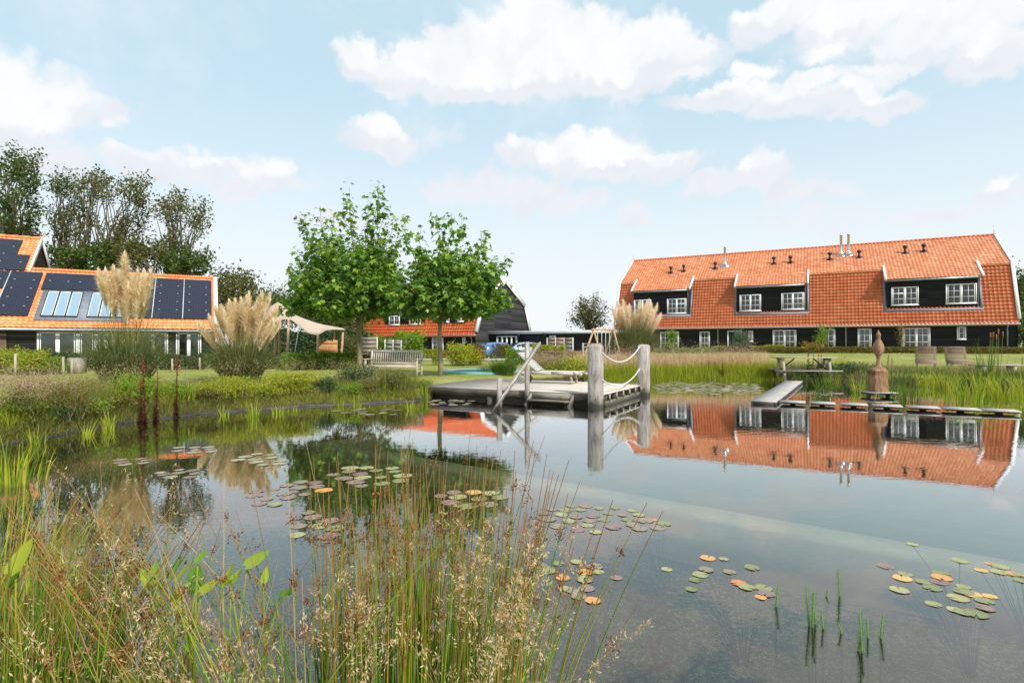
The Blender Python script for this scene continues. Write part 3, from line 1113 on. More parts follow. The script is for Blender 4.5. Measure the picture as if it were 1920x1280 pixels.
def window(parent, o, u, nout, w, h, cols=(2, 2), rows=3, curtain=None, name='window', frame='white', top_split=None, depth=.085, bars=True, label=None):
    """o = lower left corner on the wall plane; cols = muntin columns of each casement"""
    up = np.array([0, 0, 1.])
    ax = [u, nout, up]
    g = Geo()
    fw = .085
    d0 = depth

    def bx(x0, x1, z0, z1, p0, p1):
        c = o + u * (x0 + x1) / 2 + up * (z0 + z1) / 2 + nout * (p0 + p1) / 2
        g.box(c, (x1 - x0, p1 - p0, z1 - z0), ax)
    bx(0, fw, 0, h, 0, d0)
    bx(w - fw, w, 0, h, 0, d0)
    bx(fw, w - fw, h - fw, h, 0, d0)
    bx(fw, w - fw, 0, fw, 0, d0)
    bx(-.04, w + .04, -.05, 0, 0, d0 + .04)
    nc = len(cols)
    iw = (w - 2 * fw)
    cw = iw / nc
    for c in range(nc):
        x0 = fw + c * cw
        x1 = x0 + cw
        if c:
            bx(x0 - .055, x0 + .055, fw, h - fw, 0, d0 - .008)
        if bars:
            sx0 = x0 + .05 if c else x0
            bx(x0 + .055, x0 + .10, fw, h - fw, .0, d0 - .02)
            bx(x1 - .10, x1 - .055, fw, h - fw, .0, d0 - .02)
            for k in range(1, cols[c]):
                xx = x0 + cw * k / cols[c]
                bx(xx - .017, xx + .017, fw, h - fw, .05, d0 - .022)
            for k in range(1, rows):
                zz_ = fw + (h - 2 * fw) * k / rows
                t_ = .017 if not (top_split is not None and top_split == c and k == rows - 1) else .05
                bx(x0 + .055, x1 - .055, zz_ - t_, zz_ + t_, .05, d0 - .024)
    fr_ = g.build(name, M[frame], parent)
    if label:
        fr_['label'] = label
    g = Geo()
    g.quad(o + u * fw + up * fw + nout * .058, o + u * (w - fw) + up * fw + nout * .058, o + u * (w - fw) + up * (h - fw) + nout * .058, o + u * fw + up * (h - fw) + nout * .058)
    g.build('pane', M['glass'], fr_)
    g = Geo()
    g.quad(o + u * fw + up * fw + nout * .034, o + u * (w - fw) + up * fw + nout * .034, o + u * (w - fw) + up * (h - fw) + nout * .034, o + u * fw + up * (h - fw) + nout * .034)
    g.build('dark_room_backing', M['inside'], fr_)  # flat dark sheet standing in for the unlit room behind the glass
    if curtain:
        g = Geo()
        mat_, spans = curtain
        for (f0, f1) in spans:
            n_ = max(6, int((f1 - f0) * w * 14))
            xs_ = np.linspace(fw + iw * f0, fw + iw * f1, n_)
            pr = .042 + .006 * np.where(np.arange(n_) % 2, 1, -1)
            for i in range(n_ - 1):
                a = o + u * xs_[i] + nout * pr[i]
                b_ = o + u * xs_[i + 1] + nout * pr[i + 1]
                g.quad(a + up * fw, b_ + up * fw, b_ + up * (h - fw), a + up * (h - fw))
        g.build('curtain', M[mat_], fr_)
    return fr_


UP = np.array([0, 0, 1.])


class Barn:
    """gambrel or gable barn. E1 = front eave corner at the right, u runs left to right along the front"""
    def __init__(self, E1, yaw, L, wd, ze, zr, s_br=None, z_br=None, zg=0.3):
        self.u = np.array([cos(yaw), sin(yaw), 0.])
        self.n = np.array([-sin(yaw), cos(yaw), 0.])      # towards the back
        self.E1 = np.array([E1[0], E1[1], 0.])
        self.E0 = self.E1 - self.u * L
        self.L, self.w, self.ze, self.zr, self.zg = L, wd, ze, zr, zg
        self.sb, self.zb = s_br, z_br

    def pt(self, t, s, z):
        return self.E0 + self.u * t + self.n * s + UP * z

    def t_of(self, px, s):
        k = (px - 960) / F
        # (E0 + u t + n s).x = k * (..).y
        a = self.E0 + self.n * s
        return (k * a[1] - a[0]) / (self.u[0] - k * self.u[1])

    def z_of(self, py, t, s):
        return EYE + (YH - py) * self.pt(t, s, 0)[1] / F

    def slope(self, s):
        """roof height at inset s"""
        if self.sb is None:
            return self.ze + (self.zr - self.ze) * s / self.w
        if s <= self.sb:
            return self.ze + (self.zb - self.ze) * s / self.sb
        return self.zb + (self.zr - self.zb) * (s - self.sb) / (self.w - self.sb)

    def on_roof(self, px, py, z0s0, z1s1):
        """intersect the sight line with a roof plane through (s0,z0),(s1,z1) -> t,s"""
        (s0, z0), (s1, z1) = z0s0, z1s1
        d = np.array([(px - 960) / F, 1.0, (YH - py) / F])
        o = np.array([0, 0, EYE])
        sl = self.n * (s1 - s0) + UP * (z1 - z0)
        pn = np.cross(self.u, sl)
        p0 = self.pt(0, s0, z0)
        q = o + d * (np.dot(p0 - o, pn) / np.dot(d, pn))
        r = q - self.E0
        return float(np.dot(r, self.u)), float(np.dot(r, self.n))


def roof_parts(B, parent, t0, t1, upper, lower=None, over=.35, overfr=.45, thick=.12, back=True):
    """front roof slopes as tile meshes, back slopes plain tiles"""
    secs = []
    if B.sb is None:
        k = (B.zr - B.ze) / B.w
        secs.append((-overfr, B.ze - k * overfr, B.w, B.zr, upper, False))
    else:
        k = (B.zb - B.ze) / B.sb
        o2 = .18
        secs.append((-o2, B.ze - k * o2 + .0, B.sb, B.zb, lower, True))
        secs.append((B.sb - .18, B.zb - .18 * (B.zr - B.zb) / (B.w - B.sb) + .05, B.w, B.zr + .05, upper, False))
    out = []
    for (s0, z0, s1, z1, mt, flat) in secs:
        v = B.n * (s1 - s0) + UP * (z1 - z0)
        Lv = np.linalg.norm(v)
        v = v / Lv
        nn = np.cross(B.u, v)
        g = Geo()
        tiles(g, B.pt(t0, s0, z0), B.u, v, nn, t1 - t0, Lv, flat=flat, amp=.034 if flat else .04, pu=.30, pv=.36, step=.03)
        # soffit slab
        g.quad(B.pt(t0, s0, z0 - thick), B.pt(t1, s0, z0 - thick), B.pt(t1, s0, z0), B.pt(t0, s0, z0))
        out.append(g.build('roof', M[mt], parent))
        if back:
            g = Geo()
            sb0, sb1 = 2 * B.w - s0, 2 * B.w - s1
            g.quad(B.pt(t0, sb1, z1), B.pt(t1, sb1, z1), B.pt(t1, sb0, z0), B.pt(t0, sb0, z0))
            out.append(g.build('roof', M[mt], parent))
    return out


def gable_polygon(B, hi_over=0):
    if B.sb is None:
        return [(0, B.ze), (B.w, B.zr), (2 * B.w, B.ze)]
    return [(0, B.ze), (B.sb, B.zb), (B.w, B.zr), (2 * B.w - B.sb, B.zb), (2 * B.w, B.ze)]


def gable_wall(B, parent, t, side, mat, pitch=.2, zlow=None, zhi=None, srange=None):
    """side=+1: faces +u"""
    pl = gable_polygon(B)

    def wfn(z):
        zc_ = z
        if z <= B.ze:
            return (0, 2 * B.w)
        xs_ = []
        for (a, za), (b_, zb_) in zip(pl[:-1], pl[1:]):
            if (za - zc_) * (zb_ - zc_) <= 0 and za != zb_:
                xs_.append(a + (b_ - a) * (zc_ - za) / (zb_ - za))
        if not xs_:
            return (B.w, B.w)
        return (min(xs_), max(xs_))
    g = Geo()
    boards(g, B.pt(t, 0, 0), B.n, B.u * side, B.zg if zlow is None else zlow, B.zr - .02, wfn, pitch)
    return g.build('gable_wall', M[mat], parent)


def barge(B, parent, t, side, wdt=.32, mat='white', thick=.06, full=True, zlift=.10, name='barge_board'):
    pl = gable_polygon(B)
    pts = pl if full else pl[:len(pl) // 2 + 1]
    # lift outward
    g = Geo()
    for (a, za), (b_, zb_) in zip(pts[:-1], pts[1:]):
        d = nrm(B.n * (b_ - a) + UP * (zb_ - za))
        nn = np.cross(B.u, d)
        p0 = B.pt(t, a, za) + nn * (zlift - wdt / 2 + .03) - d * .05
        p1 = B.pt(t, b_, zb_) + nn * (zlift - wdt / 2 + .03) + d * .05
        c = (p0 + p1) / 2 + B.u * side * .05
        g.box(c, (np.linalg.norm(p1 - p0), thick, wdt), [d, B.u, nn])
        c2 = (p0 + p1) / 2 + nn * wdt / 2 + B.u * side * (-.02)
        g.box(c2 + nn * .015, (np.linalg.norm(p1 - p0), .26, .03), [d, B.u, nn])
    return g.build(name, M[mat], parent)


# ------------------------------------------------------------------ RIGHT BARN (black boards, gambrel)
B = Barn((951 / F * 48, 48), -.50, 35.9, 7.4, 3.78, 12.15, 2.0, 8.85, zg=.5)
RB = B
rb = empty('barn_house', B.pt(B.L / 2, 3, .6), 'long black boarded barn house with orange gambrel roof and three dormers, on the right', 'house')
g = Geo()
boards(g, B.pt(0, .12, 0), B.u, -B.n, .5, B.ze + .15, lambda z: (0.1, B.L - .1), .2)
g.build('wall', M['black'], rb)
gable_wall(B, rb, B.L - .12, 1, 'black')
gable_wall(B, rb, .12, -1, 'black')
rp = roof_parts(B, rb, 0, B.L, 'tile_up', 'tile_low')
upper_roof = rp[2]
# ridge cap
g = Geo()
nseg = 100
for i in range(nseg):
    a = B.pt(B.L * i / nseg, B.w, B.zr + .07)
    b_ = B.pt(B.L * (i + 1) / nseg + .01, B.w, B.zr + .09)
    g.tube([a, b_], [.13, .15], 8)
g.build('ridge', M['tile_low'], rb, smooth=True)
barge(B, rb, B.L, 1, .42)
barge(B, rb, 0, -1, .38)
# eaves gutter
def gutter(B, parent, t0, t1, s, z, r=.075, mat='zinc'):
    g = Geo()
    a = np.linspace(pi, 2 * pi, 7)
    V = []
    for t in (t0, t1):
        for k in a:
            V.append(B.pt(t, s + r * cos(k), z + r * sin(k)))
        for k in a[::-1]:
            V.append(B.pt(t, s + (r - .012) * cos(k), z + (r - .012) * sin(k)))
    n_ = 14
    g.add(V, [[i, (i + 1) % n_, n_ + (i + 1) % n_, n_ + i] for i in range(n_)])
    g.box(B.pt((t0 + t1) / 2, s + .10, z + .0), (t1 - t0, .03, .17), [B.u, B.n, UP], 0)
    return g.build('gutter', M[mat], parent)
gutter(B, rb, -.05, B.L + .05, -.26, B.ze - .42, .09, 'lightgrey')
# down pipes on the ground floor
for px in (1346, 1586, 1889):
    t = B.t_of(px, 0)
    g = Geo()
    g.tube([B.pt(t, .02, .6), B.pt(t, .02, B.ze - .75), B.pt(t, -.22, B.ze - .48)], .055, 8)
    for z in (1.2, 2.6):
        g.tube([B.pt(t, .02, z), B.pt(t, .02, z + .05)], .07, 8)
    g.build('downpipe', M['zinc'], rb, smooth=True)
# lightning rods at the ridge ends
for t in (.1, B.L - .1):
    g = Geo()
    g.tube([B.pt(t, B.w, B.zr), B.pt(t, B.w, B.zr + .95)], .018, 5)
    g.build('finial_rod', M['zinc'], rb)
# dormers
S_F = .45
kup = (B.zr - B.zb) / (B.w - B.sb)
for di, (xa, xb) in enumerate([(1188, 1292), (1381, 1512), (1663, 1837)]):
    t0 = B.t_of(xa, S_F)
    t1 = B.t_of(xb, S_F)
    zb0 = B.slope(S_F) - .1
    s_e = .05
    zde = B.zb - .66 * (B.sb - s_e)
    ztop_wall = zde + .66 * (S_F - s_e) - .14
    g = Geo()
    boards(g, B.pt(0, S_F, 0), B.u, -B.n, zb0, ztop_wall, lambda z, t0=t0, t1=t1: (t0, t1), .2)
    # cheeks
    for t, sd in ((t0, -1), (t1, 1)):
        pts = [B.pt(t, S_F, zb0), B.pt(t, B.sb + .3, B.zb), B.pt(t, S_F, ztop_wall)]
        g.add(pts, [[0, 1, 2]])
    dm = g.build('dormer', M['black'], rb)
    # its tiled roof, coplanar with the upper slope
    s1 = B.sb + .05
    z1 = B.zb + .66 * .05 + .10
    z0 = zde + .10
    v = B.n * (s1 - s_e) + UP * (z1 - z0)
    Lv = np.linalg.norm(v)
    v = v / Lv
    g = Geo()
    tiles(g, B.pt(t0 - .12, s_e, z0), B.u, v, np.cross(B.u, v), t1 - t0 + .24, Lv, pu=.30, pv=.36, amp=.04)
    g.build('dormer_roof', M['tile_up'], dm)
    g = Geo()
    g.box(B.pt((t0 + t1) / 2, s_e + .06, z0 - .12), (t1 - t0 + .3, .10, .16), [B.u, B.n, UP])
    g.box(B.pt((t0 + t1) / 2, (s_e + S_F) / 2 + .05, z0 - .19), (t1 - t0 + .2, S_F - s_e, .03), [B.u, B.n, UP])
    g.build('fascia', M['zinc'], dm)
    # white capped sides
    for t, sd in ((t0 - .14, -1), (t1 + .14, 1)):
        g = Geo()
        a = B.pt(t, s_e - .06, z0 - .02)
        c_ = B.pt(t, B.sb + .35, z1 + .20)
        d = nrm(c_ - a)
        nn = np.cross(B.u, d)
        g.box((a + c_) / 2, (np.linalg.norm(c_ - a), .17, .26), [d, B.u, nn])
        g.build('barge_board', M['white'], dm)
    # lead flashing round the foot
    g = Geo()
    z_f = B.slope(S_F - .1)
    v2 = nrm(B.n * B.sb + UP * (B.zb - B.ze))
    nlow = np.cross(B.u, v2)
    g.box(B.pt((t0 + t1) / 2, S_F - .08, B.slope(S_F - .08)) + nlow * .05, (t1 - t0 + .5, .22, .03), [B.u, v2, nlow])
    for t in (t0 - .12, t1 + .12):
        a = B.pt(t, S_F - .05, B.slope(S_F - .05)) + nlow * .05
        c_ = B.pt(t, B.sb - .5, B.slope(B.sb - .5)) + nlow * .05
        g.box((a + c_) / 2, (np.linalg.norm(c_ - a), .22, .03), [nrm(c_ - a), B.u, nlow])
    g.build('flashing', M['lead'], dm)
    g = Geo()
    g.tube([B.pt(t1 - .12, S_F - .07, zb0 + .15), B.pt(t1 - .12, S_F - .07, ztop_wall - .1), B.pt(t1 - .1, s_e + .05, z0 - .15)], .045, 6)
    g.build('downpipe', M['zinc'], dm, smooth=True)


def win_px(B, parent, x0, x1, y0, y1, s, **kw):
    t0 = B.t_of(x0, s)
    t1 = B.t_of(x1, s)
    z0 = B.z_of(y1, (t0 + t1) / 2, s)
    z1 = B.z_of(y0, (t0 + t1) / 2, s)
    return window(parent, B.pt(t0, s, z0) - B.n * .02, B.u, -B.n, t1 - t0, z1 - z0, **kw)


for q in [(1189, 1221, 562, 590, None, None), (1251, 1287, 560, 587.5, 1, None), (1387, 1427, 552.5, 583, None, None), (1465, 1508, 549, 580, 1, ('curtain', [(.55, 1)])),
          (1671, 1722, 538, 572, 0, None), (1773, 1831, 532, 569, None, None)]:
    win_px(B, rb, q[0], q[1], q[2], q[3], S_F, top_split=q[4], curtain=q[5])
S_W = .12
for q in [(1238, 1273, 622, 654, (2, 2), ('curtaing', [(0, .3), (.7, 1)]), 3), (1312, 1331, 621.5, 655, (2,), ('curtain', [(0, 1)]), 3),
          (1403, 1412, 620, 640, (1,), None, 2), (1449, 1493, 618.5, 652, (2, 2), ('curtain', [(.55, .8), (.9, 1)]), 3),
          (1541, 1566, 617, 652, (2,), None, 3), (1608, 1634, 616, 652, (2,), ('curtain', [(0, 1)]), 3),
          (1692, 1744, 614.5, 655, (2, 2), ('curtain', [(.55, 1)]), 3), (1794, 1811, 612.5, 636, (1,), None, 2)]:
    win_px(B, rb, q[0], q[1], q[2], q[3], S_W, cols=q[4], curtain=q[5], rows=q[6])
# front door beside the bush
t0 = B.t_of(1364, S_W)
t1 = B.t_of(1391, S_W)
o = B.pt(t0, S_W, .62)
hh_ = B.z_of(620, t0, S_W) - .62
g = Geo()
for a_, b_, c_, d_ in ((0, .1, 0, hh_), (t1 - t0 - .1, t1 - t0, 0, hh_), (.1, t1 - t0 - .1, hh_ - .1, hh_)):
    g.box(o + B.u * (a_ + b_) / 2 + UP * (c_ + d_) / 2 - B.n * .04, (b_ - a_, .12, d_ - c_), [B.u, B.n, UP])
dr = g.build('door_frame', M['white'], rb)
g = Geo()
g.box(o + B.u * (t1 - t0) / 2 + UP * hh_ / 2 - B.n * .03, (t1 - t0 - .22, .06, hh_ - .15), [B.u, B.n, UP])
g.box(o + B.u * (t1 - t0) / 2 + UP * hh_ * .3 - B.n * .065, (t1 - t0 - .6, .02, hh_ * .35), [B.u, B.n, UP])
g.box(o + B.u * (t1 - t0) / 2 + UP * hh_ * .72 - B.n * .065, (t1 - t0 - .6, .02, hh_ * .3), [B.u, B.n, UP])
g.build('door', M['doorgreen'], rb)
# flues and vents on the upper slope
ku = ((B.sb, B.zb), (B.w, B.zr))
vup = nrm(B.n * (B.w - B.sb) + UP * (B.zr - B.zb))
nup = np.cross(B.u, vup)
for (px, py) in [(1258, 513), (1282, 510), (1341, 505), (1451, 496), (1482, 494), (1556, 488), (1611, 484), (1697, 476), (1732, 473)]:
    t, s = B.on_roof(px, py, *ku)
    p = B.pt(t, s, B.slope(s))
    g = Geo()
    g.box(p + nup * .09, (.55, .42, .05), [B.u, vup, nup])
    g.lathe(p + UP * .05, [(.17, 0), (.12, .22), (.11, .5)], 10)
    g.lathe(p + UP * .58, [(.18, 0), (.20, .06), (.20, .22), (.12, .28)], 10)
    g.build('roof_vent', M['vent'], rb, smooth=False)
for (px, py, top) in [(1359, 499, 462), (1577, 480, 440), (1591, 479, 438)]:
    t, s = B.on_roof(px, py, *ku)
    p = B.pt(t, s, B.slope(s))
    zt = EYE + (YH - top) * p[1] / F - p[2]
    g = Geo()
    g.box(p + nup * .10, (1.0 if px < 1500 else .75, .8, .03), [B.u, vup, nup])
    g.lathe(p, [(.30, 0.0), (.26, .3), (.14, .42), (.125, .5), (.125, zt - .12), (.15, zt - .1), (.15, zt - .02), (.10, zt)], 14)
    g.build('flue', M['steel'], rb, smooth=False)

# ------------------------------------------------------------------ MIDDLE BARN (grey gable)
B = Barn((-67 / F * 55, 55), -.50, 16.5, 5.9, 2.86, 8.45, 1.35, 6.0, zg=.2)
MB_ = B
mb = empty('barn_house', B.pt(8, 3, .3), 'grey boarded barn house with red tiled roof behind the two plane trees', 'house')
g = Geo()
boards(g, B.pt(0, .12, 0), B.u, -B.n, .2, B.ze + .15, lambda z: (.1, B.L - .1), .2)
g.build('wall', M['black'], mb)
gable_wall(B, mb, B.L - .1, 1, 'greyboard')
roof_parts(B, mb, 0, B.L, 'tile_mid', 'tile_mid')
barge(B, mb, B.L, 1, .42)
gutter(B, mb, 0, B.L, -.26, B.ze - .40)
for di, (xa, xb) in enumerate([(722, 792), (832, 874)]):
    t0 = B.t_of(xa, .35)
    t1 = B.t_of(xb, .35)
    zb0 = B.slope(.35) - .1
    ztw = B.zb - .25
    g = Geo()
    boards(g, B.pt(0, .35, 0), B.u, -B.n, zb0, ztw, lambda z, t0=t0, t1=t1: (t0, t1), .2)
    for t in (t0, t1):
        g.add([B.pt(t, .35, zb0), B.pt(t, B.sb + .2, B.zb), B.pt(t, .35, ztw)], [[0, 1, 2]])
    g.box(B.pt((t0 + t1) / 2, .72, ztw + .12), (t1 - t0 + .4, 1.5, .16), [B.u, B.n, UP])
    g.build('dormer', M['black'], mb)
for q in [(730, 750, 592, 609), (768, 790, 591, 608), (857, 873, 589, 603), (834, 843, 590, 604)]:
    win_px(B, mb, q[0], q[1], q[2], q[3], .35, cols=(2, 2), rows=2)
for q in [(868, 873, 629, 643, (1,))]:
    win_px(B, mb, q[0], q[1], q[2], q[3], .12, cols=q[4], rows=2)
for q in [(811, 832, 630, 664)]:
    win_px(B, mb, q[0], q[1], q[2], q[3], .12, cols=(1, 1), rows=2, curtain=('curtaing', [(0, .4)]), name='glazed_door')
win_px(B, mb, 782, 790, 631, 660, .12, cols=(1,), rows=1, name='glazed_door')
for px in (792, 884):
    t = B.t_of(px, 0)
    g = Geo()
    g.tube([B.pt(t, .02, .3), B.pt(t, .02, B.ze - .75), B.pt(t, -.22, B.ze - .45)], .05, 6)
    g.build('downpipe', M['zinc'], mb, smooth=True)

# ------------------------------------------------------------------ LINK BUILDING (flat roof)
lk0 = np.array([P(918, 640, 57.2)[0], 57.2, 0])
lu = B.u
ln_ = B.n
LL = 13.2
lk = empty('flat_roof_link', lk0 + lu * LL / 2 + ln_ * 2 + UP * .3, 'low black boarded flat roofed link with grey fascia between the barns', 'building')
class Lk(Barn):
    pass
Bk = Barn((lk0 + lu * LL)[:2], -.50, LL, 4, 2.7, 2.9, zg=.2)
g = Geo()
boards(g, Bk.pt(0, .1, 0), Bk.u, -Bk.n, .2, 2.62, lambda z: (0, LL), .2)
g.build('wall', M['black'], lk)
g = Geo()
g.box(Bk.pt(LL / 2 - .1, 4, 2.75), (LL + .3, 8.4, .30), [Bk.u, Bk.n, UP])
g.build('roof', M['lightgrey'], lk)
win_px(Bk, lk, 932, 970, 630, 660, .1, cols=(1, 1, 1, 1), rows=1, name='sliding_door', curtain=('curtaing', [(.3, .36)]))
win_px(Bk, lk, 1031, 1043, 629, 642, .1, cols=(1,), rows=1)
for px, py in ((974, 630), (1022, 628)):
    t = Bk.t_of(px, 0)
    z = Bk.z_of(py, t, 0)
    g = Geo()
    g.tube([Bk.pt(t, .1, z + .22), Bk.pt(t, -.12, z + .28), Bk.pt(t, -.2, z + .2)], .018, 6)
    g.lathe(Bk.pt(t, -.2, z - .2), [(.02, 0), (.09, .05), (.14, .3), (.15, .32), (.06, .42), (.02, .46)], 6)
    g.build('wall_lantern', M['vent'], lk)

# ------------------------------------------------------------------ LEFT HOUSE (solar roof)
B = Barn((-554 / F * 38, 38), .50, 30, 4.5, EYE + 1.23, EYE + 4.87, zg=.15)
LH = B
B.E0 = B.E1 - B.u * B.L
lh = empty('solar_house', B.pt(20, 2, .3), 'low house with orange tiled roof covered in dark solar panels on the left', 'house')
g = Geo()
boards(g, B.pt(0, .25, 0), B.u, -B.n, .15, B.ze + .1, lambda z: (0, B.L - .1), .17)
g.build('wall', M['darkboard'], lh)
tb = B.t_of(8, .25)
g = Geo()
g.box(B.pt(tb - 3, .22, 1.2), (6.2, .12, 2.4), [B.u, B.n, UP])
g.build('brick_wall', M['brick'], lh)
kk = (B.zr - B.ze) / B.w
# the taller wing: same plane carried higher, ends at the small gable
tt, ss = B.on_roof(78, 449, (0, B.ze), (B.w, B.zr))
tpk, spk = tt, ss
vv = nrm(B.n * B.w + UP * (B.zr - B.ze))
nn_ = np.cross(B.u, vv)
g = Geo()
Lv = sqrt(B.w ** 2 + (B.zr - B.ze) ** 2)
ov = .30
tiles(g, B.pt(0, -ov, B.ze - kk * ov), B.u, vv, nn_, B.L, Lv * (1 + ov / B.w), pu=.26, pv=.33, amp=.032)
g.quad(B.pt(0, 2 * B.w, B.ze), B.pt(0, B.w, B.zr), B.pt(B.L, B.w, B.zr), B.pt(B.L, 2 * B.w, B.ze))
g.build('roof', M['tile_or'], lh)
g = Geo()
Lx = (spk - B.w) / B.w * Lv
tiles(g, B.pt(0, B.w, B.zr), B.u, vv, nn_, tpk, Lx, pu=.26, pv=.33, amp=.032)
zpk = B.ze + kk * spk
g.quad(B.pt(0, 2 * spk - B.w, B.zr), B.pt(0, spk, zpk), B.pt(tpk, spk, zpk), B.pt(tpk, 2 * spk - B.w, B.zr))
g.build('roof', M['tile_or'], lh)
g = Geo()
boards(g, B.pt(tpk - .1, 0, 0), B.n, B.u, B.zr - .3, zpk - .02, lambda z: (B.w + (max(z, B.zr) - B.zr) / kk, 2 * spk - B.w - (max(z, B.zr) - B.zr) / kk), .17)
g.build('gable_wall', M['greyboard'], lh)
g = Geo()
for sgn_ in (1, -1):
    a = B.pt(tpk, spk, zpk) + UP * .1
    c_ = B.pt(tpk, spk - sgn_ * (spk - B.w), B.zr) + UP * .1
    d = nrm(a - c_)
    g.box((a + c_) / 2 - UP * .14 + B.u * .03, (np.linalg.norm(a - c_) + .2, .07, .36), [d, B.u, nrm(np.cross(B.u, d))])
g.build('barge_board', M['white'], lh)
# ridge caps
g = Geo()
for i in range(70):
    a = tpk + (B.L - tpk) * i / 70
    b_ = tpk + (B.L - tpk) * (i + 1) / 70 + .01
    g.tube([B.pt(a, B.w, B.zr + .06), B.pt(b_, B.w, B.zr + .075)], [.10, .12], 8)
g.build('ridge', M['tile_or'], lh, smooth=True)
g = Geo()
for i in range(30):
    a = tpk * i / 30
    g.tube([B.pt(a, spk, zpk + .06), B.pt(tpk * (i + 1) / 30 + .01, spk, zpk + .075)], [.10, .12], 8)
g.build('ridge', M['tile_or'], lh, smooth=True)
# right gable
gable_wall(B, lh, B.L - .1, 1, 'darkboard')
barge(B, lh, B.L, 1, .34)
gutter(B, lh, 0, B.L + .05, -.42, B.ze - kk * .42 - .02, .07, 'zinc')
g = Geo()
g.tube([B.pt(B.L, B.w, B.zr), B.pt(B.L, B.w, B.zr + .5)], .015, 5)
g.build('finial_rod', M['zinc'], lh)
# solar panels: rows (from the photographed grid) in roof coordinates
RP = ((0, B.ze), (B.w, B.zr))
def rc(px, py):
    return B.on_roof(px, py, *RP)
def slopelen(s):
    return s * Lv / B.w
def panel_group(c0, c1, s_top, s_bot, rows, label=None):
    """c0,c1: t-range; s_top/s_bot inset range; rows panels"""
    for r in range(rows):
        sa = s_bot + (s_top - s_bot) * r / rows
        sb_ = s_bot + (s_top - s_bot) * (r + 1) / rows
        L_ = slopelen(sb_) - slopelen(sa)
        cc_ = B.pt((c0 + c1) / 2, (sa + sb_) / 2, B.ze + kk * (sa + sb_) / 2) + nn_ * .13
        W_ = c1 - c0 - .025
        H_ = L_ - .02
        g = Geo()
        # slab body
        g.box(cc_, (W_, H_, .04), [B.u, vv, nn_])
        pn = g.build('solar_panel', M['vent'], lh)
        g = Geo()
        q = cc_ + nn_ * .0235
        a = q - B.u * (W_ / 2 - .015) - vv * (H_ / 2 - .015)
        b_ = q + B.u * (W_ / 2 - .015) - vv * (H_ / 2 - .015)
        c2 = q + B.u * (W_ / 2 - .015) + vv * (H_ / 2 - .015)
        d_ = q - B.u * (W_ / 2 - .015) + vv * (H_ / 2 - .015)
        g.quad(a, b_, c2, d_)
        g.build('cells', M['solar'], pn)
        for f_ in (.2, .8):
            g = Geo()
            g.box(cc_ + B.u * W_ * (f_ - .5) + vv * H_ / 2 + nn_ * .028, (.10, .035, .02), [B.u, vv, nn_])
            g.build('clamp', M['lightgrey'], pn)
s_t = rc(380, 528)[1]
s_b = rc(398, 601)[1]
tR = rc(397, 565)[0]
PW = (rc(350, 550)[0] - rc(302, 550)[0]) * 1.13
cols_ = [(tR - PW, tR), (tR - 2 * PW, tR - PW), (tR - 3 * PW, tR - 2 * PW)]
for c0, c1 in cols_:
    panel_group(c0, c1, s_t, s_b, 5)
row_h = (s_t - s_b) / 5
for xa, xb in ((197, 254), (142, 195), (85, 140)):
    panel_group(rc(xa, 520)[0] + .02, rc(xb, 520)[0] + .1, s_t, s_t - 2 * row_h, 2)
tE = rc(83, 512)[0]
PWL = rc(83, 512)[0] - rc(23, 510)[0]
panel_group(tE - PWL, tE, s_t, s_b, 5)
panel_group(tE - 2 * PWL - .04, tE - PWL - .04, s_t, s_t - 2 * row_h, 2)
panel_group(tE - 2 * PWL - .34, tE - PWL - .34, s_t - 2 * row_h, s_b, 3)
panel_group(tE - 3 * PWL - .38, tE - 2 * PWL - .38, s_t, s_b, 5)
for c_t in (tR - PW, tR - 2 * PW, tE - PWL - .02):
    g = Geo()
    for dt in (0.0,):
        cc_ = B.pt(c_t + dt, (s_t + s_b) / 2, B.ze + kk * (s_t + s_b) / 2) + nn_ * .13
        g.box(cc_, (.05, slopelen(s_t) - slopelen(s_b), .05), [B.u, vv, nn_])
    g.build('panel_rail', M['lightgrey'], lh)
# upper panels on the taller wing
tA = rc(52, 500)[0]
for r, (shift, n_) in enumerate([(0, 5), (0, 5), (-PW * .4, 5), (-PW * .4, 5)]):
    for k in range(n_):
        panel_group(tA + shift - (k + 1) * (PW + .04), tA + shift - k * (PW + .04) - .04, s_t + (r + 1.15) * row_h, s_t + (r + .15) * row_h, 1)
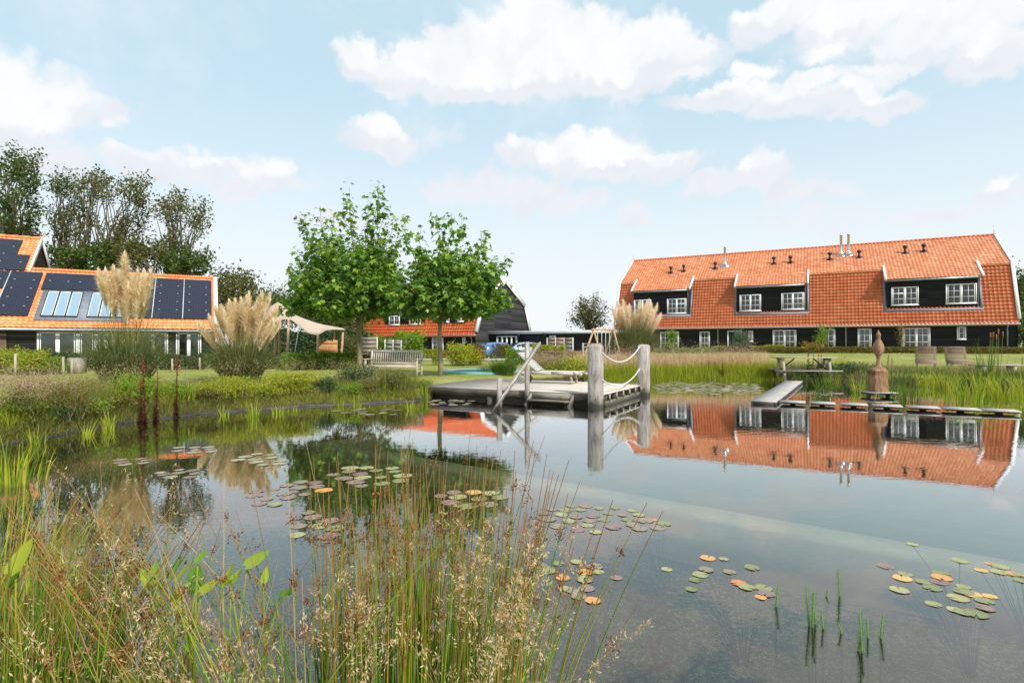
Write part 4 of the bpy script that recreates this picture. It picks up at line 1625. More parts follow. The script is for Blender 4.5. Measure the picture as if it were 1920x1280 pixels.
# skylight bands
def skylight(x0, x1, y0, y1, name='skylight'):
    ta, sa = rc(x0, y1)
    tb_, _ = rc(x1, y1)
    sb_ = rc((x0 + x1) / 2, y0)[1]
    return ta, tb_, sa, sb_
ta, sa = rc(75, 597)
tb_, _ = rc(228, 600)
s1 = s_t - 2 * row_h - .12
s0 = sa
g = Geo()
mid = B.pt((ta + tb_) / 2, (s0 + s1) / 2, B.ze + kk * (s0 + s1) / 2)
g.box(mid + nn_ * .07, (tb_ - ta + .55, slopelen(s1 - s0) + .5, .04), [B.u, vv, nn_])
fl = g.build('flashing', M['lead'], lh)
W3 = (tb_ - ta - .45) / 6
for gi in range(2):
    for k in range(3):
        x0 = ta + gi * (3 * W3 + .45) + k * W3
        c_ = B.pt(x0 + W3 / 2, (s0 + s1) / 2, B.ze + kk * (s0 + s1) / 2)
        hgt = slopelen(s1 - s0) - .1
        g = Geo()
        fw = .03
        for dx in (-1, 1):
            g.box(c_ + nn_ * .14 + B.u * dx * (W3 / 2 - fw / 2 - .005), (fw, hgt, .1), [B.u, vv, nn_])
        for dv in (-1, 1):
            g.box(c_ + nn_ * .14 + vv * dv * (hgt / 2 - fw / 2), (W3 - 2 * fw, fw, .098), [B.u, vv, nn_])
        sk = g.build('skylight', M['vent'], lh)
        g = Geo()
        iw, ih = W3 - 2 * fw - .02, hgt - 2 * fw - .01
        for dx in (-1, 1):
            g.box(c_ + nn_ * .125 + B.u * dx * (iw / 2 - .015), (.03, ih, .07), [B.u, vv, nn_])
        for dv in (-1, 1):
            g.box(c_ + nn_ * .125 + vv * dv * (ih / 2 - .015), (iw - .06, .03, .068), [B.u, vv, nn_])
        g.build('inner_frame', M['white'], sk)
        g = Geo()
        iw -= .05
        ih -= .05
        q = c_ + nn_ * .13
        g.quad(q - B.u * iw / 2 - vv * ih / 2, q + B.u * iw / 2 - vv * ih / 2, q + B.u * iw / 2 + vv * ih / 2, q - B.u * iw / 2 + vv * ih / 2)
        g.build('pane', M['skyglass'], sk)
# glazed doors along the front
s_ = .25
for (x0, x1, cc_, cur) in [(70, 147, (1, 1), ('curtaing', [(0, 1)])), (147, 181, (1,), ('curtain', [(0, .9)])), (181, 217, (1, 1), ('curtaing', [(0, 1)])),
                           (257, 316, (1, 1), ('curtaing', [(0, .45)])), (330, 378, (1, 1), ('curtaing', [(.35, 1)])), (228, 257, (1,), None)]:
    t0 = B.t_of(x0, s_)
    t1 = B.t_of(x1, s_)
    z1 = B.z_of(622, t0, s_)
    window(lh, B.pt(t0, s_, .3) - B.n * .02, B.u, -B.n, t1 - t0 - .02, 2.05, cols=cc_, rows=1, curtain=cur, name='patio_door', depth=.1)
# ------------------------------------------------------------------ DECK
DZ = .336
DC = GP(1134, 738.5, DZ)                       # front right corner
DU = nrm(np.array([-.885, .466, 0]))           # along the front edge, to the left
DV = nrm(np.array([.466, .885, 0]))            # towards the back
DL = 5.9
DW = 4.15


def dk(a, b_, z):
    """deck coordinates: a to the left along the front, b_ back from the front edge"""
    p = DC + DU * a + DV * b_
    return np.array([p[0], p[1], z])


deck = empty('deck', dk(DL / 2, DW / 2, 0), 'weathered grey timber deck standing over the edge of the pond', 'deck')
g = Geo()
nb = 40
# boards run across the front (parallel to the front edge)
bw = DW / 29
for i in range(29):
    g.box(dk(DL / 2, (i + .5) * bw, DZ - .014 + random.uniform(-.004, .004)), (DL + random.uniform(-.03, .03), bw - .014, .028), [DU, DV, UP])
g.build('deck_boards', M['deck'], deck)
g = Geo()
g.box(dk(DL / 2 - .0, .02, DZ - .028 - .10), (DL - .04, .045, .19), [DU, DV, UP])
g.build('front_beam', M['under'], deck)
g = Geo()
for b_ in np.linspace(.35, DW - .15, 6):
    g.box(dk(DL / 2, b_, DZ - .028 - .095), (DL - .10, .06, .18), [DU, DV, UP])
    pass
g.build('joists', M['under'], deck)
for i, b_ in enumerate(np.linspace(.35, DW - .1, 7)):
    g = Geo()
    g.box(dk(-.015, b_, DZ - .028 - .09), (.03, .055, .17), [DU, DV, UP])
    g.build('joist_end', M['post'], deck)
g = Geo()
g.box(dk(.04, DW / 2 - .1, DZ - .028 - .25), (.09, DW - .4, .16), [DU, DV, UP])
g.box(dk(DL / 2, .18, DZ - .028 - .27), (DL - .3, .09, .13), [DU, DV, UP])
g.build('bearer', M['oldwood'], deck)
for a in (1.05, 3.4, 5.5):
    g = Geo()
    g.tube([dk(a, .10, -.9), dk(a, .10, DZ - .03)], .10, 10)
    g.build('pile', M['oldwood'], deck)
for a, b_ in ((.5, 2.2), (.5, 3.9), (3, 2.5), (5.4, 2.5)):
    g = Geo()
    g.tube([dk(a, b_, -.9), dk(a, b_, DZ - .03)], .09, 8)
    g.build('pile', M['under'], deck)
# steps into the water
a_l = 0
def a_of(px, b_=0., z=DZ):
    k = (px - 960) / F
    p = DC + DV * b_
    return (k * p[1] - p[0]) / (DU[0] - k * DU[1])
aL = a_of(997)
aR = a_of(1076)
st = empty('pond_steps', dk((aL + aR) / 2, -.3, 0), 'short wooden steps leading from the deck edge down into the water', 'steps')
g = Geo()
g.box(dk((aL + aR) / 2, -.025, DZ - .135), (aL - aR, .03, .20), [DU, DV, UP])
g.build('riser', M['oldwood'], st)
g = Geo()
g.box(dk((aL + aR) / 2, -.26, DZ - .215), (aL - aR - .06, .26, .035), [DU, DV, UP])
g.build('tread', M['oldwood'], st)
g = Geo()
g.box(dk((aL + aR) / 2, -.52, DZ - .44), (aL - aR - .06, .26, .035), [DU, DV, UP])
g.build('tread', M['under'], st)
for a in (aL, aR):
    g = Geo()
    g.beam(dk(a, .03, DZ - .10), dk(a, -.85, -.42), .05, .17)
    g.build('stringer', M['oldwood'], st)
# bollards
def bollard(c, top, name_label, hw=.165, rot=0.0):
    c = np.asarray(c, float)
    t = empty('bollard', (c[0], c[1], 0), name_label, 'bollard', 'square timber bollards at the deck')
    g = Geo()
    ax = np.array([DU, DV, UP])
    ch = .035
    prof = [(hw, -.8), (hw, .0), (hw, top - .07), (hw - .012, top - .035), (hw - .05, top - .008), (hw - .10, top)]
    V = []
    for r, z in prof:
        cc = min(ch, r * .4)
        loc = [(r, -r + cc), (r, r - cc), (r - cc, r), (-r + cc, r), (-r, r - cc), (-r, -r + cc), (-r + cc, -r), (r - cc, -r)]
        for x, y in loc:
            V.append(c * (1, 1, 0) + ax[0] * x + ax[1] * y + UP * z)
    Fs = []
    UV = []
    for i in range(len(prof) - 1):
        for j in range(8):
            k = (j + 1) % 8
            Fs.append([i * 8 + j, i * 8 + k, (i + 1) * 8 + k, (i + 1) * 8 + j])
            z0, z1 = prof[i][1], prof[i + 1][1]
            UV.append([[z0 + c[0], j * .16], [z0 + c[0], (j + 1) * .16], [z1 + c[0], (j + 1) * .16], [z1 + c[0], j * .16]])
    g.add(V, [f[::-1] for f in Fs], np.array(UV)[:, ::-1])
    g.F.append((np.array([[5 * 8 + j for j in range(8)][::-1]]), 0, np.zeros((1, 8, 2))))
    g.build('post', M['post'], t)
    for dx, z in ((-.06, .22), (.07, .30), (.05, .12)):
        g = Geo()
        p = c + ax[0] * dx - ax[1] * (hw + .004)
        g.lathe((p[0], p[1], z), [(.016, -.004), (.016, .008), (.010, .014)], 8, ax=[DU, UP, -DV])
        g.build('bolt', M['bolt'], t)
    return t
B1 = dk(.20, -.02, 0) - DV * .10
bollard(B1, EYE - .005, 'thick grey bollard at the front corner of the deck, nearest the camera')
kb = a_of(1213, DW - .55)
B2 = dk(-.06, DW - .55, 0)
bollard(B2, EYE - .005, 'grey bollard at the far corner of the deck beside the pampas grass')
# ropes
def rope(p0, p1, sag, label):
    t = np.linspace(0, 1, 26)
    pts = p0[None] * (1 - t)[:, None] + p1[None] * t[:, None]
    pts[:, 2] -= sag * 4 * t * (1 - t)
    g = Geo()
    g.tube(pts, .017, 7)
    o = g.build('rope', M['rope'], smooth=True, loc=p0)
    tag(o, label, 'rope', 'white ropes between the bollards')
q1 = B1 - DU * .175
q2 = B2 - DV * .17 + DU * .08
for z1, z2, sg_, lb in ((1.38, 1.53, .34, 'upper white rope sagging between the two bollards'), (.70, .84, .30, 'lower white rope sagging between the two bollards')):
    rope(np.array([q1[0], q1[1], z1]), np.array([q2[0], q2[1], z2]), sg_, lb)
# hand rail with two posts
hr = empty('handrail', dk(a_of(990), 0, 0), 'slanting grey wooden handrail on two posts beside the pond steps', 'handrail')
aP = a_of(990)
g = Geo()
g.box(dk(aP, -.05, (1.665 - .5) / 2), (.10, .10, 2.165), [DU, DV, UP])
g.build('post', M['post'], hr)
zs_ = -1.55
ps = dk(aP + .02, zs_, 0)
g = Geo()
g.box(np.array([ps[0], ps[1], .12]), (.10, .10, 1.3), [DU, DV, UP])
g.build('post', M['post'], hr)
g = Geo()
g.beam(dk(aP - .075, .62, 1.63), dk(aP - .075, -2.25, -.12), .05, .085)
g.build('rail', M['post'], hr)

# ------------------------------------------------------------------ white slatted lounger on the deck
w1 = GP(978.5, 718, DZ)
l1 = GP(1066.5, 720.5, DZ)
LU = nrm(l1 - w1)
LV = np.array([-LU[1], LU[0], 0])     # to the far side
if LV[1] < 0:
    LV = -LV
lg = empty('sun_lounger', w1 + LU * 0.8 + LV * .33, 'pale slatted wooden sun lounger with raised back and wheels on the deck', 'sun lounger')
def lq(a, b_, z):
    p = w1 + LU * a + LV * b_
    return np.array([p[0], p[1], DZ + z])
LWd = .66
for s_, yb in ((0, .0), (1, LWd)):
    g = Geo()
    pts = [lq(-.28, yb, .33), lq(0.2, yb, .335), (lq(1.0, yb, .34)), lq(1.72, yb, .34), lq(1.90, yb, .345), lq(2.0, yb, .30)]
    for a, b_ in zip(pts[:-1], pts[1:]):
        g.beam(a, b_ + (b_ - a) * .02, .035, .10)
    g.build('side_rail', M['bench'], lg)
    g = Geo()
    for a0, z0, a1, z1 in ((1.62, .30, 1.66, .12), (1.66, .14, 1.64, 0.0)):
        g.beam(lq(a0, yb + (.04 if not s_ else -.04), z0), lq(a1, yb + (.04 if not s_ else -.04), z1), .045, .075, up=LU)
    g.build('leg', M['bench'], lg)
    g = Geo()
    cw = lq(0, yb + (-.045 if not s_ else .045), .115)
    g.lathe(cw - LV * .015, [(.085, 0.0), (.115, .0), (.115, .03), (.085, .03)], 22, ax=[LU, UP, LV])
    g.lathe(cw - LV * .012, [(.0, 0), (.09, .0), (.09, .016), (0, .016)], 18, ax=[LU, UP, LV])
    g.lathe(cw - LV * .02, [(.0, 0), (.028, .0), (.028, .05), (0, .05)], 10, ax=[LU, UP, LV])
    wl = g.build('wheel', M['wheel' if not s_ else 'wheeld'], lg)
    g = Geo()
    for k in range(5):
        an = k * 2 * pi / 5 + .3
        cc_ = cw + LU * cos(an) * .058 + UP * sin(an) * .058 - LV * .016
        g.lathe(cc_, [(.014, 0), (.014, .003)], 8, ax=[LU, UP, LV])
    g.build('wheel_holes', M['rubber'], wl)
    g = Geo()
    g.beam(lq(.02, yb + (.03 if not s_ else -.03), .30), lq(.0, yb + (.03 if not s_ else -.03), .10), .04, .06, up=LU)
    g.build('wheel_bracket', M['bench'], lg)
g = Geo()
g.tube([lq(0, 0, .115), lq(0, LWd, .115)], .015, 8)
g.build('axle', M['wheeld'], lg)
g = Geo()
n_ = 17
for i in range(n_):
    a = .58 + (1.93 - .58) * i / (n_ - 1)
    g.box(lq(a, LWd / 2, .392), (.058, LWd - .03, .018), [LU, LV, UP])
g.build('seat', M['lounge'], lg)
# raised back
BP0 = lq(.52, 0, .385)
bt = lq(-.16, 0, .98)
bd = nrm(bt - BP0)
bl = np.linalg.norm(bt - BP0)
bn_ = nrm(np.cross(bd, LV))
if bn_[2] < 0:
    bn_ = -bn_
g = Geo()
for yb in (.03, LWd - .03):
    c_ = BP0 + LV * yb + bd * bl / 2
    g.box(c_, (bl, .035, .05), [bd, LV, bn_])
for i in range(11):
    c_ = BP0 + LV * LWd / 2 + bd * (bl * (i + .6) / 11.2) + bn_ * .034
    g.box(c_, (.052, LWd - .02, .016), [bd, LV, bn_])
g.build('backrest', M['lounge'], lg)
g = Geo()
for yb in (.08, LWd - .08):
    g.beam(BP0 + LV * yb + bd * bl * .6 - bn_ * .03, lq(.05, yb, .33), .03, .03)
g.build('back_support', M['bench'], lg)
g = Geo()
g.tube([lq(1.96, .12, .36), lq(2.12, .14, .37), lq(2.2, .2, .34), lq(2.2, .46, .34), lq(2.12, .52, .37), lq(1.96, .54, .36)], .012, 6)
g.build('handle', M['bench'], lg)

# ------------------------------------------------------------------ boardwalk and row of floating slabs
fl_, fr_, bl_, br_ = GP(1408.3, 750.1, .10), GP(1455.4, 753.0, .10), GP(1475.3, 713.3, .10), GP(1503.7, 714, .10)
bdv = nrm((bl_ + br_) / 2 - (fl_ + fr_) / 2)
bdu = np.array([bdv[1], -bdv[0], 0])
blen = np.linalg.norm((bl_ + br_) / 2 - (fl_ + fr_) / 2)
bwid = .62
bc = (fl_ + fr_) / 2
bw_ = empty('boardwalk', bc + bdv * blen / 2 - UP * .1, 'long narrow grey boardwalk running from the far bank out over the pond', 'boardwalk')
g = Geo()
npl = 26
for i in range(npl):
    c_ = bc + bdv * (blen * (i + .5) / npl)
    g.box(np.array([c_[0], c_[1], .085]), (bwid, blen / npl - .008, .03), [bdu, bdv, UP])
g.build('boards', M['slab'], bw_)
g = Geo()
for sx in (-1, 1):
    c_ = bc + bdv * blen / 2 + bdu * sx * (bwid / 2 - .03)
    g.box(np.array([c_[0], c_[1], .025]), (.05, blen - .02, .088), [bdu, bdv, UP])
c_ = bc + bdv * .03
g.box(np.array([c_[0], c_[1], .024]), (bwid - .12, .05, .088), [bdu, bdv, UP])
g.build('frame', M['slabedge'], bw_)
s0 = GP(1462, 752.5, .09)
s1 = GP(1925, 772, .09)
su = nrm(s1 - s0)
svv = np.array([-su[1], su[0], 0])
tot = np.linalg.norm(s1 - s0)
edges = []
for a, b_ in ((1462, 1513), (1518, 1570), (1576.5, 1631), (1638, 1696.5), (1703, 1768), (1771, 1844), (1843, 1925)):
    def tt_(px):
        k = (px - 960) / F
        return (k * s0[1] - s0[0]) / (su[0] - k * su[1])
    edges.append((tt_(a), tt_(b_)))
ordn = ['first', 'second', 'third', 'fourth', 'fifth', 'sixth', 'seventh']
for i, (a, b_) in enumerate(edges):
    W_ = b_ - a
    if i == 6:
        W_ = edges[5][1] - edges[5][0]
    W_ -= .03
    c_ = s0 + su * (a + W_ / 2) + svv * .25
    t = empty('stepping_slab', (c_[0], c_[1], 0), f'grey plank stepping slab just above the water, {ordn[i]} from the boardwalk', 'stepping slab', 'row of grey stepping slabs crossing the pond')
    g = Geo()
    for k in range(4):
        g.box(np.array([c_[0], c_[1], .080]) + svv * ((k - 1.5) * .125), (W_, .121, .024), [su, svv, UP])
    g.build('planks', M['slab'], t)
    g = Geo()
    for sy in (-1, 1):
        g.box(np.array([c_[0], c_[1], .052]) + svv * sy * .17, (W_ - .05, .05, .028), [su, svv, UP])
    g.build('frame', M['slabedge'], t)
    g = Geo()
    g.box(np.array([c_[0], c_[1], -.35]) , (.12, .12, .745), [su, svv, UP])
    g.build('support_post', M['slabedge'], t)

# ------------------------------------------------------------------ carved bird
pp = GP(1647, 743, 0)
pD = pp[1]
def pz(py):
    return EYE + (YH - py) * pD / F
t = empty('bird_sculpture', (pp[0], pp[1], .13), 'tall carved brown wooden bird stretching its beak upward on a rough block', 'sculpture')
plat = empty('sculpture_platform', (pp[0], pp[1], 0), 'small grey floating platform under the carved wooden bird', 'platform')
g = Geo()
for k in range(4):
    g.box(np.array([pp[0], pp[1] + (k - 1.5) * .16, .13]), (.80, .152, .03))
g.build('planks', M['slab'], plat)
g = Geo()
for k in (-1, 1):
    g.box(np.array([pp[0] + k * .3, pp[1], .085]), (.08, .6, .055))
g.build('frame', M['oldwood'], plat)
for sx in (-1, 1):
    g = Geo()
    g.box(np.array([pp[0] + sx * .3, pp[1], -.25]), (.08, .1, .6))
    g.build('leg', M['oldwood'], plat)
mpx = pD / F
g = Geo()
zb, zt = .146, pz(696)
V = []
lev = [(zb, 13.2), (zb + .12, 13.5), (zb + .30, 12.7), (zb + .45, 13.1), (zb + .62, 12.6), (zt, 12.8), (pz(692), 10.5), (pz(688), 6.5)]
for i, (z, hw) in enumerate(lev):
    hw = hw * mpx
    ch = hw * .16
    loc = [(hw, -hw + ch), (hw, hw - ch), (hw - ch, hw), (-hw + ch, hw), (-hw, hw - ch), (-hw, -hw + ch), (-hw + ch, -hw), (hw - ch, -hw)]
    for k, (x, y) in enumerate(loc):
        V.append([pp[0] - .02 + x * (1 + .02 * sin(k * 4 + i)), pp[1] + y * .9, z + (.015 * sin(k * 2.1) if 4 < i < 7 else 0)])
n_l = len(lev)
Fs = [[i * 8 + j, i * 8 + (j + 1) % 8, (i + 1) * 8 + (j + 1) % 8, (i + 1) * 8 + j] for i in range(n_l - 1) for j in range(8)]
g.add(V, Fs, np.zeros((len(Fs), 4, 2)))
g.F.append((np.array([[(n_l - 1) * 8 + j for j in range(8)]]), 0, np.zeros((1, 8, 2))))
g.build('base_block', M['carved'], t, smooth=False)
g = Geo()
prof = [(690, 6.8), (687, 5.0), (682, 3.6), (674, 2.9), (668, 3.8), (664, 6.0), (658, 8.6), (652, 9.3), (646, 8.2), (640, 5.6), (636, 3.6), (633, 3.2), (630, 3.7), (627, 4.0), (624.5, 3.0), (622, 1.5), (618.5, .5)]
g.lathe((pp[0], pp[1], 0), [(r * mpx, pz(y)) for y, r in prof][0:], 20)
V = np.concatenate(g.V)
V[:, 1] = pp[1] + (V[:, 1] - pp[1]) * 1.05
g.V = [V]
g.build('bird', M['carved'], t, smooth=True)

# ------------------------------------------------------------------ park bench on the lawn
def bench_build():
    # measured: left back leg and right front leg in the photo
    a = GP(703, 706, .42)
    fr = GP(792, 709.5, .40)
    u = nrm(np.array([1.0, -.20, 0]))
    c = P(738, 705, 20.3)
    c[2] = float(hz(c[0], c[1]))
    u = nrm(np.array([.985, -.17, 0]))
    v = np.array([-u[1], u[0], 0])       # to the back
    t = empty('garden_bench', c, 'weathered pale wooden garden bench with slatted back between the two tree trunks', 'bench')
    L = 2.02
    z0 = c[2]
    def q(a_, b_, z):
        return c + u * a_ + v * b_ + UP * z
    for sx in (-1, 1):
        x = sx * (L / 2 - .04)
        g = Geo()
        g.box(q(x, -.26, .31), (.065, .065, .62), [u, v, UP])
        g.build('leg', M['bench'], t)
        g = Geo()
        g.beam(q(x, .24, 0), q(x, .24, .42), .06, .07, up=u)
        g.beam(q(x, .24, .40), q(x, .36, .95), .06, .07, up=u)
        g.build('leg', M['bench'], t)
        g = Geo()
        g.beam(q(x, -.34, .66), q(x, .30, .64), .075, .035)
        g.build('armrest', M['bench'], t)
    g = Geo()
    for k in range(5):
        g.box(q(0, -.26 + k * .12, .435), (L - .04, .085, .022), [u, v, UP])
    g.box(q(0, -.29, .39), (L - .14, .03, .09), [u, v, UP])
    g.build('seat', M['bench'], t)
    g = Geo()
    bb = nrm(np.array(q(0, .36, .95) - q(0, .24, .40)))
    bn2 = np.cross(u, bb)
    g.box(q(0, .355, .93), (L + .02, .04, .085), [u, bn2, bb])
    g.box(q(0, .262, .50), (L - .12, .04, .06), [u, bn2, bb])
    for k in range(21):
        g.box(q(-L / 2 + .13 + (L - .26) * k / 20, .308, .715), (.045, .018, .40), [u, bn2, bb])
    g.build('backrest', M['bench'], t)
    g = Geo()
    for sx in (-1, 1):
        g.beam(q(sx * (L / 2 - .04), -.26, .22), q(sx * (L / 2 - .04), .24, .22), .03, .05)
    g.build('side_stretcher', M['bench'], t)
bench_build()


# ------------------------------------------------------------------ picnic tables
def picnic(px0, px1, ptop, D, yaw, label):
    c = P((px0 + px1) / 2, 690, D)
    c[2] = float(hz(c[0], c[1]))
    L = (px1 - px0) * D / F / cos(yaw)
    u = np.array([cos(yaw), sin(yaw), 0])
    v = np.array([-u[1], u[0], 0])
    t = empty('picnic_table', c, label, 'picnic table', 'picnic tables on the lawn')
    zt = EYE + (YH - ptop) * D / F - c[2]
    def q(a_, b_, z):
        return c + u * a_ + v * b_ + UP * z
    g = Geo()
    for k in range(6):
        g.box(q(0, (k - 2.5) * .125, zt - .02), (L, .118, .04), [u, v, UP])
    g.build('tabletop', M['picnic'], t)
    for sy in (-1, 1):
        g = Geo()
        for k in range(2):
            g.box(q(0, sy * (.68 + k * .125), zt * .6), (L, .118, .04), [u, v, UP])
        g.build('bench_seat', M['picnic'], t)
    for sx in (-1, 1):
        x = sx * (L / 2 - .3)
        for sy in (-1, 1):
            g = Geo()
            g.beam(q(x, sy * .62, 0), q(x, sy * .22, zt - .04), .045, .10, up=u)
            g.build('leg', M['picnic'], t)
        g = Geo()
        g.box(q(x + .05 * sx, 0, zt * .6 - .07), (.045, 1.6, .095), [u, v, UP])
        g.box(q(x + .05 * sx, 0, zt - .09), (.045, .7, .09), [u, v, UP])
        g.build('cross_bar', M['picnic'], t)
        g = Geo()
        g.beam(q(x, 0, zt * .62), q(x - sx * .55, 0, zt - .06), .035, .05)
        g.build('brace', M['bolt'], t)
picnic(1281, 1376, 668.5, 31, -.06, 'grey picnic table half hidden in tall grass beside the right pampas grass')
picnic(1454, 1560, 669.5, 24.5, -.12, 'grey picnic table on open lawn behind the boardwalk')


# ------------------------------------------------------------------ slatted brown lounge seats
def slat_chair(pxc, D, yaw, label, wpx):
    c = P(pxc, 690, D)
    c[2] = float(hz(c[0], c[1]))
    t = empty('lounge_seat', c, label, 'lounge seat', 'curved slatted lounge seats on the right lawn')
    u = np.array([cos(yaw), sin(yaw), 0])
    v = np.array([-u[1], u[0], 0])
    Wd = wpx * D / F
    # side curve: (forward toward camera negative, height)
    cur = [(-.80, .26), (-.74, .36), (-.58, .38), (-.35, .34), (-.10, .29), (.06, .30), (.16, .42), (.27, .62), (.38, .82), (.50, 1.04)]
    pts = np.array(cur)
    tt = np.linspace(0, len(pts) - 1, 30)
    cx = np.interp(tt, np.arange(len(pts)), pts[:, 0])
    cz = np.interp(tt, np.arange(len(pts)), pts[:, 1])
    def q(a_, b_, z):
        return c + u * a_ + v * b_ + UP * z
    for part, i0, i1 in (('seat', 0, 17), ('backrest', 17, 30)):
        g = Geo()
        for i in range(i0, i1):
            k = min(i, 28)
            d = nrm(q(0, cx[k + 1], cz[k + 1]) - q(0, cx[k], cz[k]))
            g.box(q(0, cx[i], cz[i]), (Wd, .034, .022), [u, d, np.cross(u, d)])
        g.build(part, M['brownslat'], t)
    for sx in (-1, 1):
        g = Geo()
        for i in range(29):
            g.beam(q(sx * (Wd / 2 - .08), cx[i], cz[i] - .04), q(sx * (Wd / 2 - .08), cx[i + 1], cz[i + 1] - .04), .04, .06, up=u)
        g.beam(q(sx * (Wd / 2 - .08), -.5, .35), q(sx * (Wd / 2 - .08), -.45, 0), .05, .07, up=u)
        g.beam(q(sx * (Wd / 2 - .08), .1, .30), q(sx * (Wd / 2 - .08), .22, 0), .05, .07, up=u)
        g.build('side_frame', M['brownslat'], t)
slat_chair(1736, 27.0, -.62, 'brown slatted curved lounge seat nearer the carved bird', 33)
slat_chair(1795, 27.0, -.42, 'brown slatted curved lounge seat farther right, facing the pond', 34)
# low plank bench in front
c = P(1868, 705, 22)
c[2] = float(hz(c[0], c[1]))
t = empty('plank_bench', c, 'low grey plank bench half hidden behind reeds at the right edge', 'bench')
g = Geo()
g.box(c + UP * .40, (1.9, .42, .05))
g.build('seat', M['picnic'], t)
for sx in (-1, 1):
    g = Geo()
    g.box(c + UP * .187 + np.array([sx * .6, 0, 0]), (.14, .36, .374))
    g.build('leg', M['picnic'], t)

# ------------------------------------------------------------------ sunken trampoline
c = GP(905, 697, .42)
t = empty('trampoline', c, 'round sunken trampoline with turquoise rim on the lawn', 'trampoline')
g = Geo()
R_ = 1.75
zt = float(hz(c[0], c[1])) + .06
g.lathe((c[0], c[1], zt), [(R_ + .02, -.12), (R_ + .02, .0), (R_ - .05, .03), (R_ - .36, .03), (R_ - .38, .0)], 48)
g.F.pop()
g.build('rim_pad', M['turq'], t, smooth=True)
g = Geo()
g.lathe((c[0], c[1], zt), [(R_ - .38, -.02), (R_ - .38, .012)], 40)
g.build('mat', M['tramp'], t)


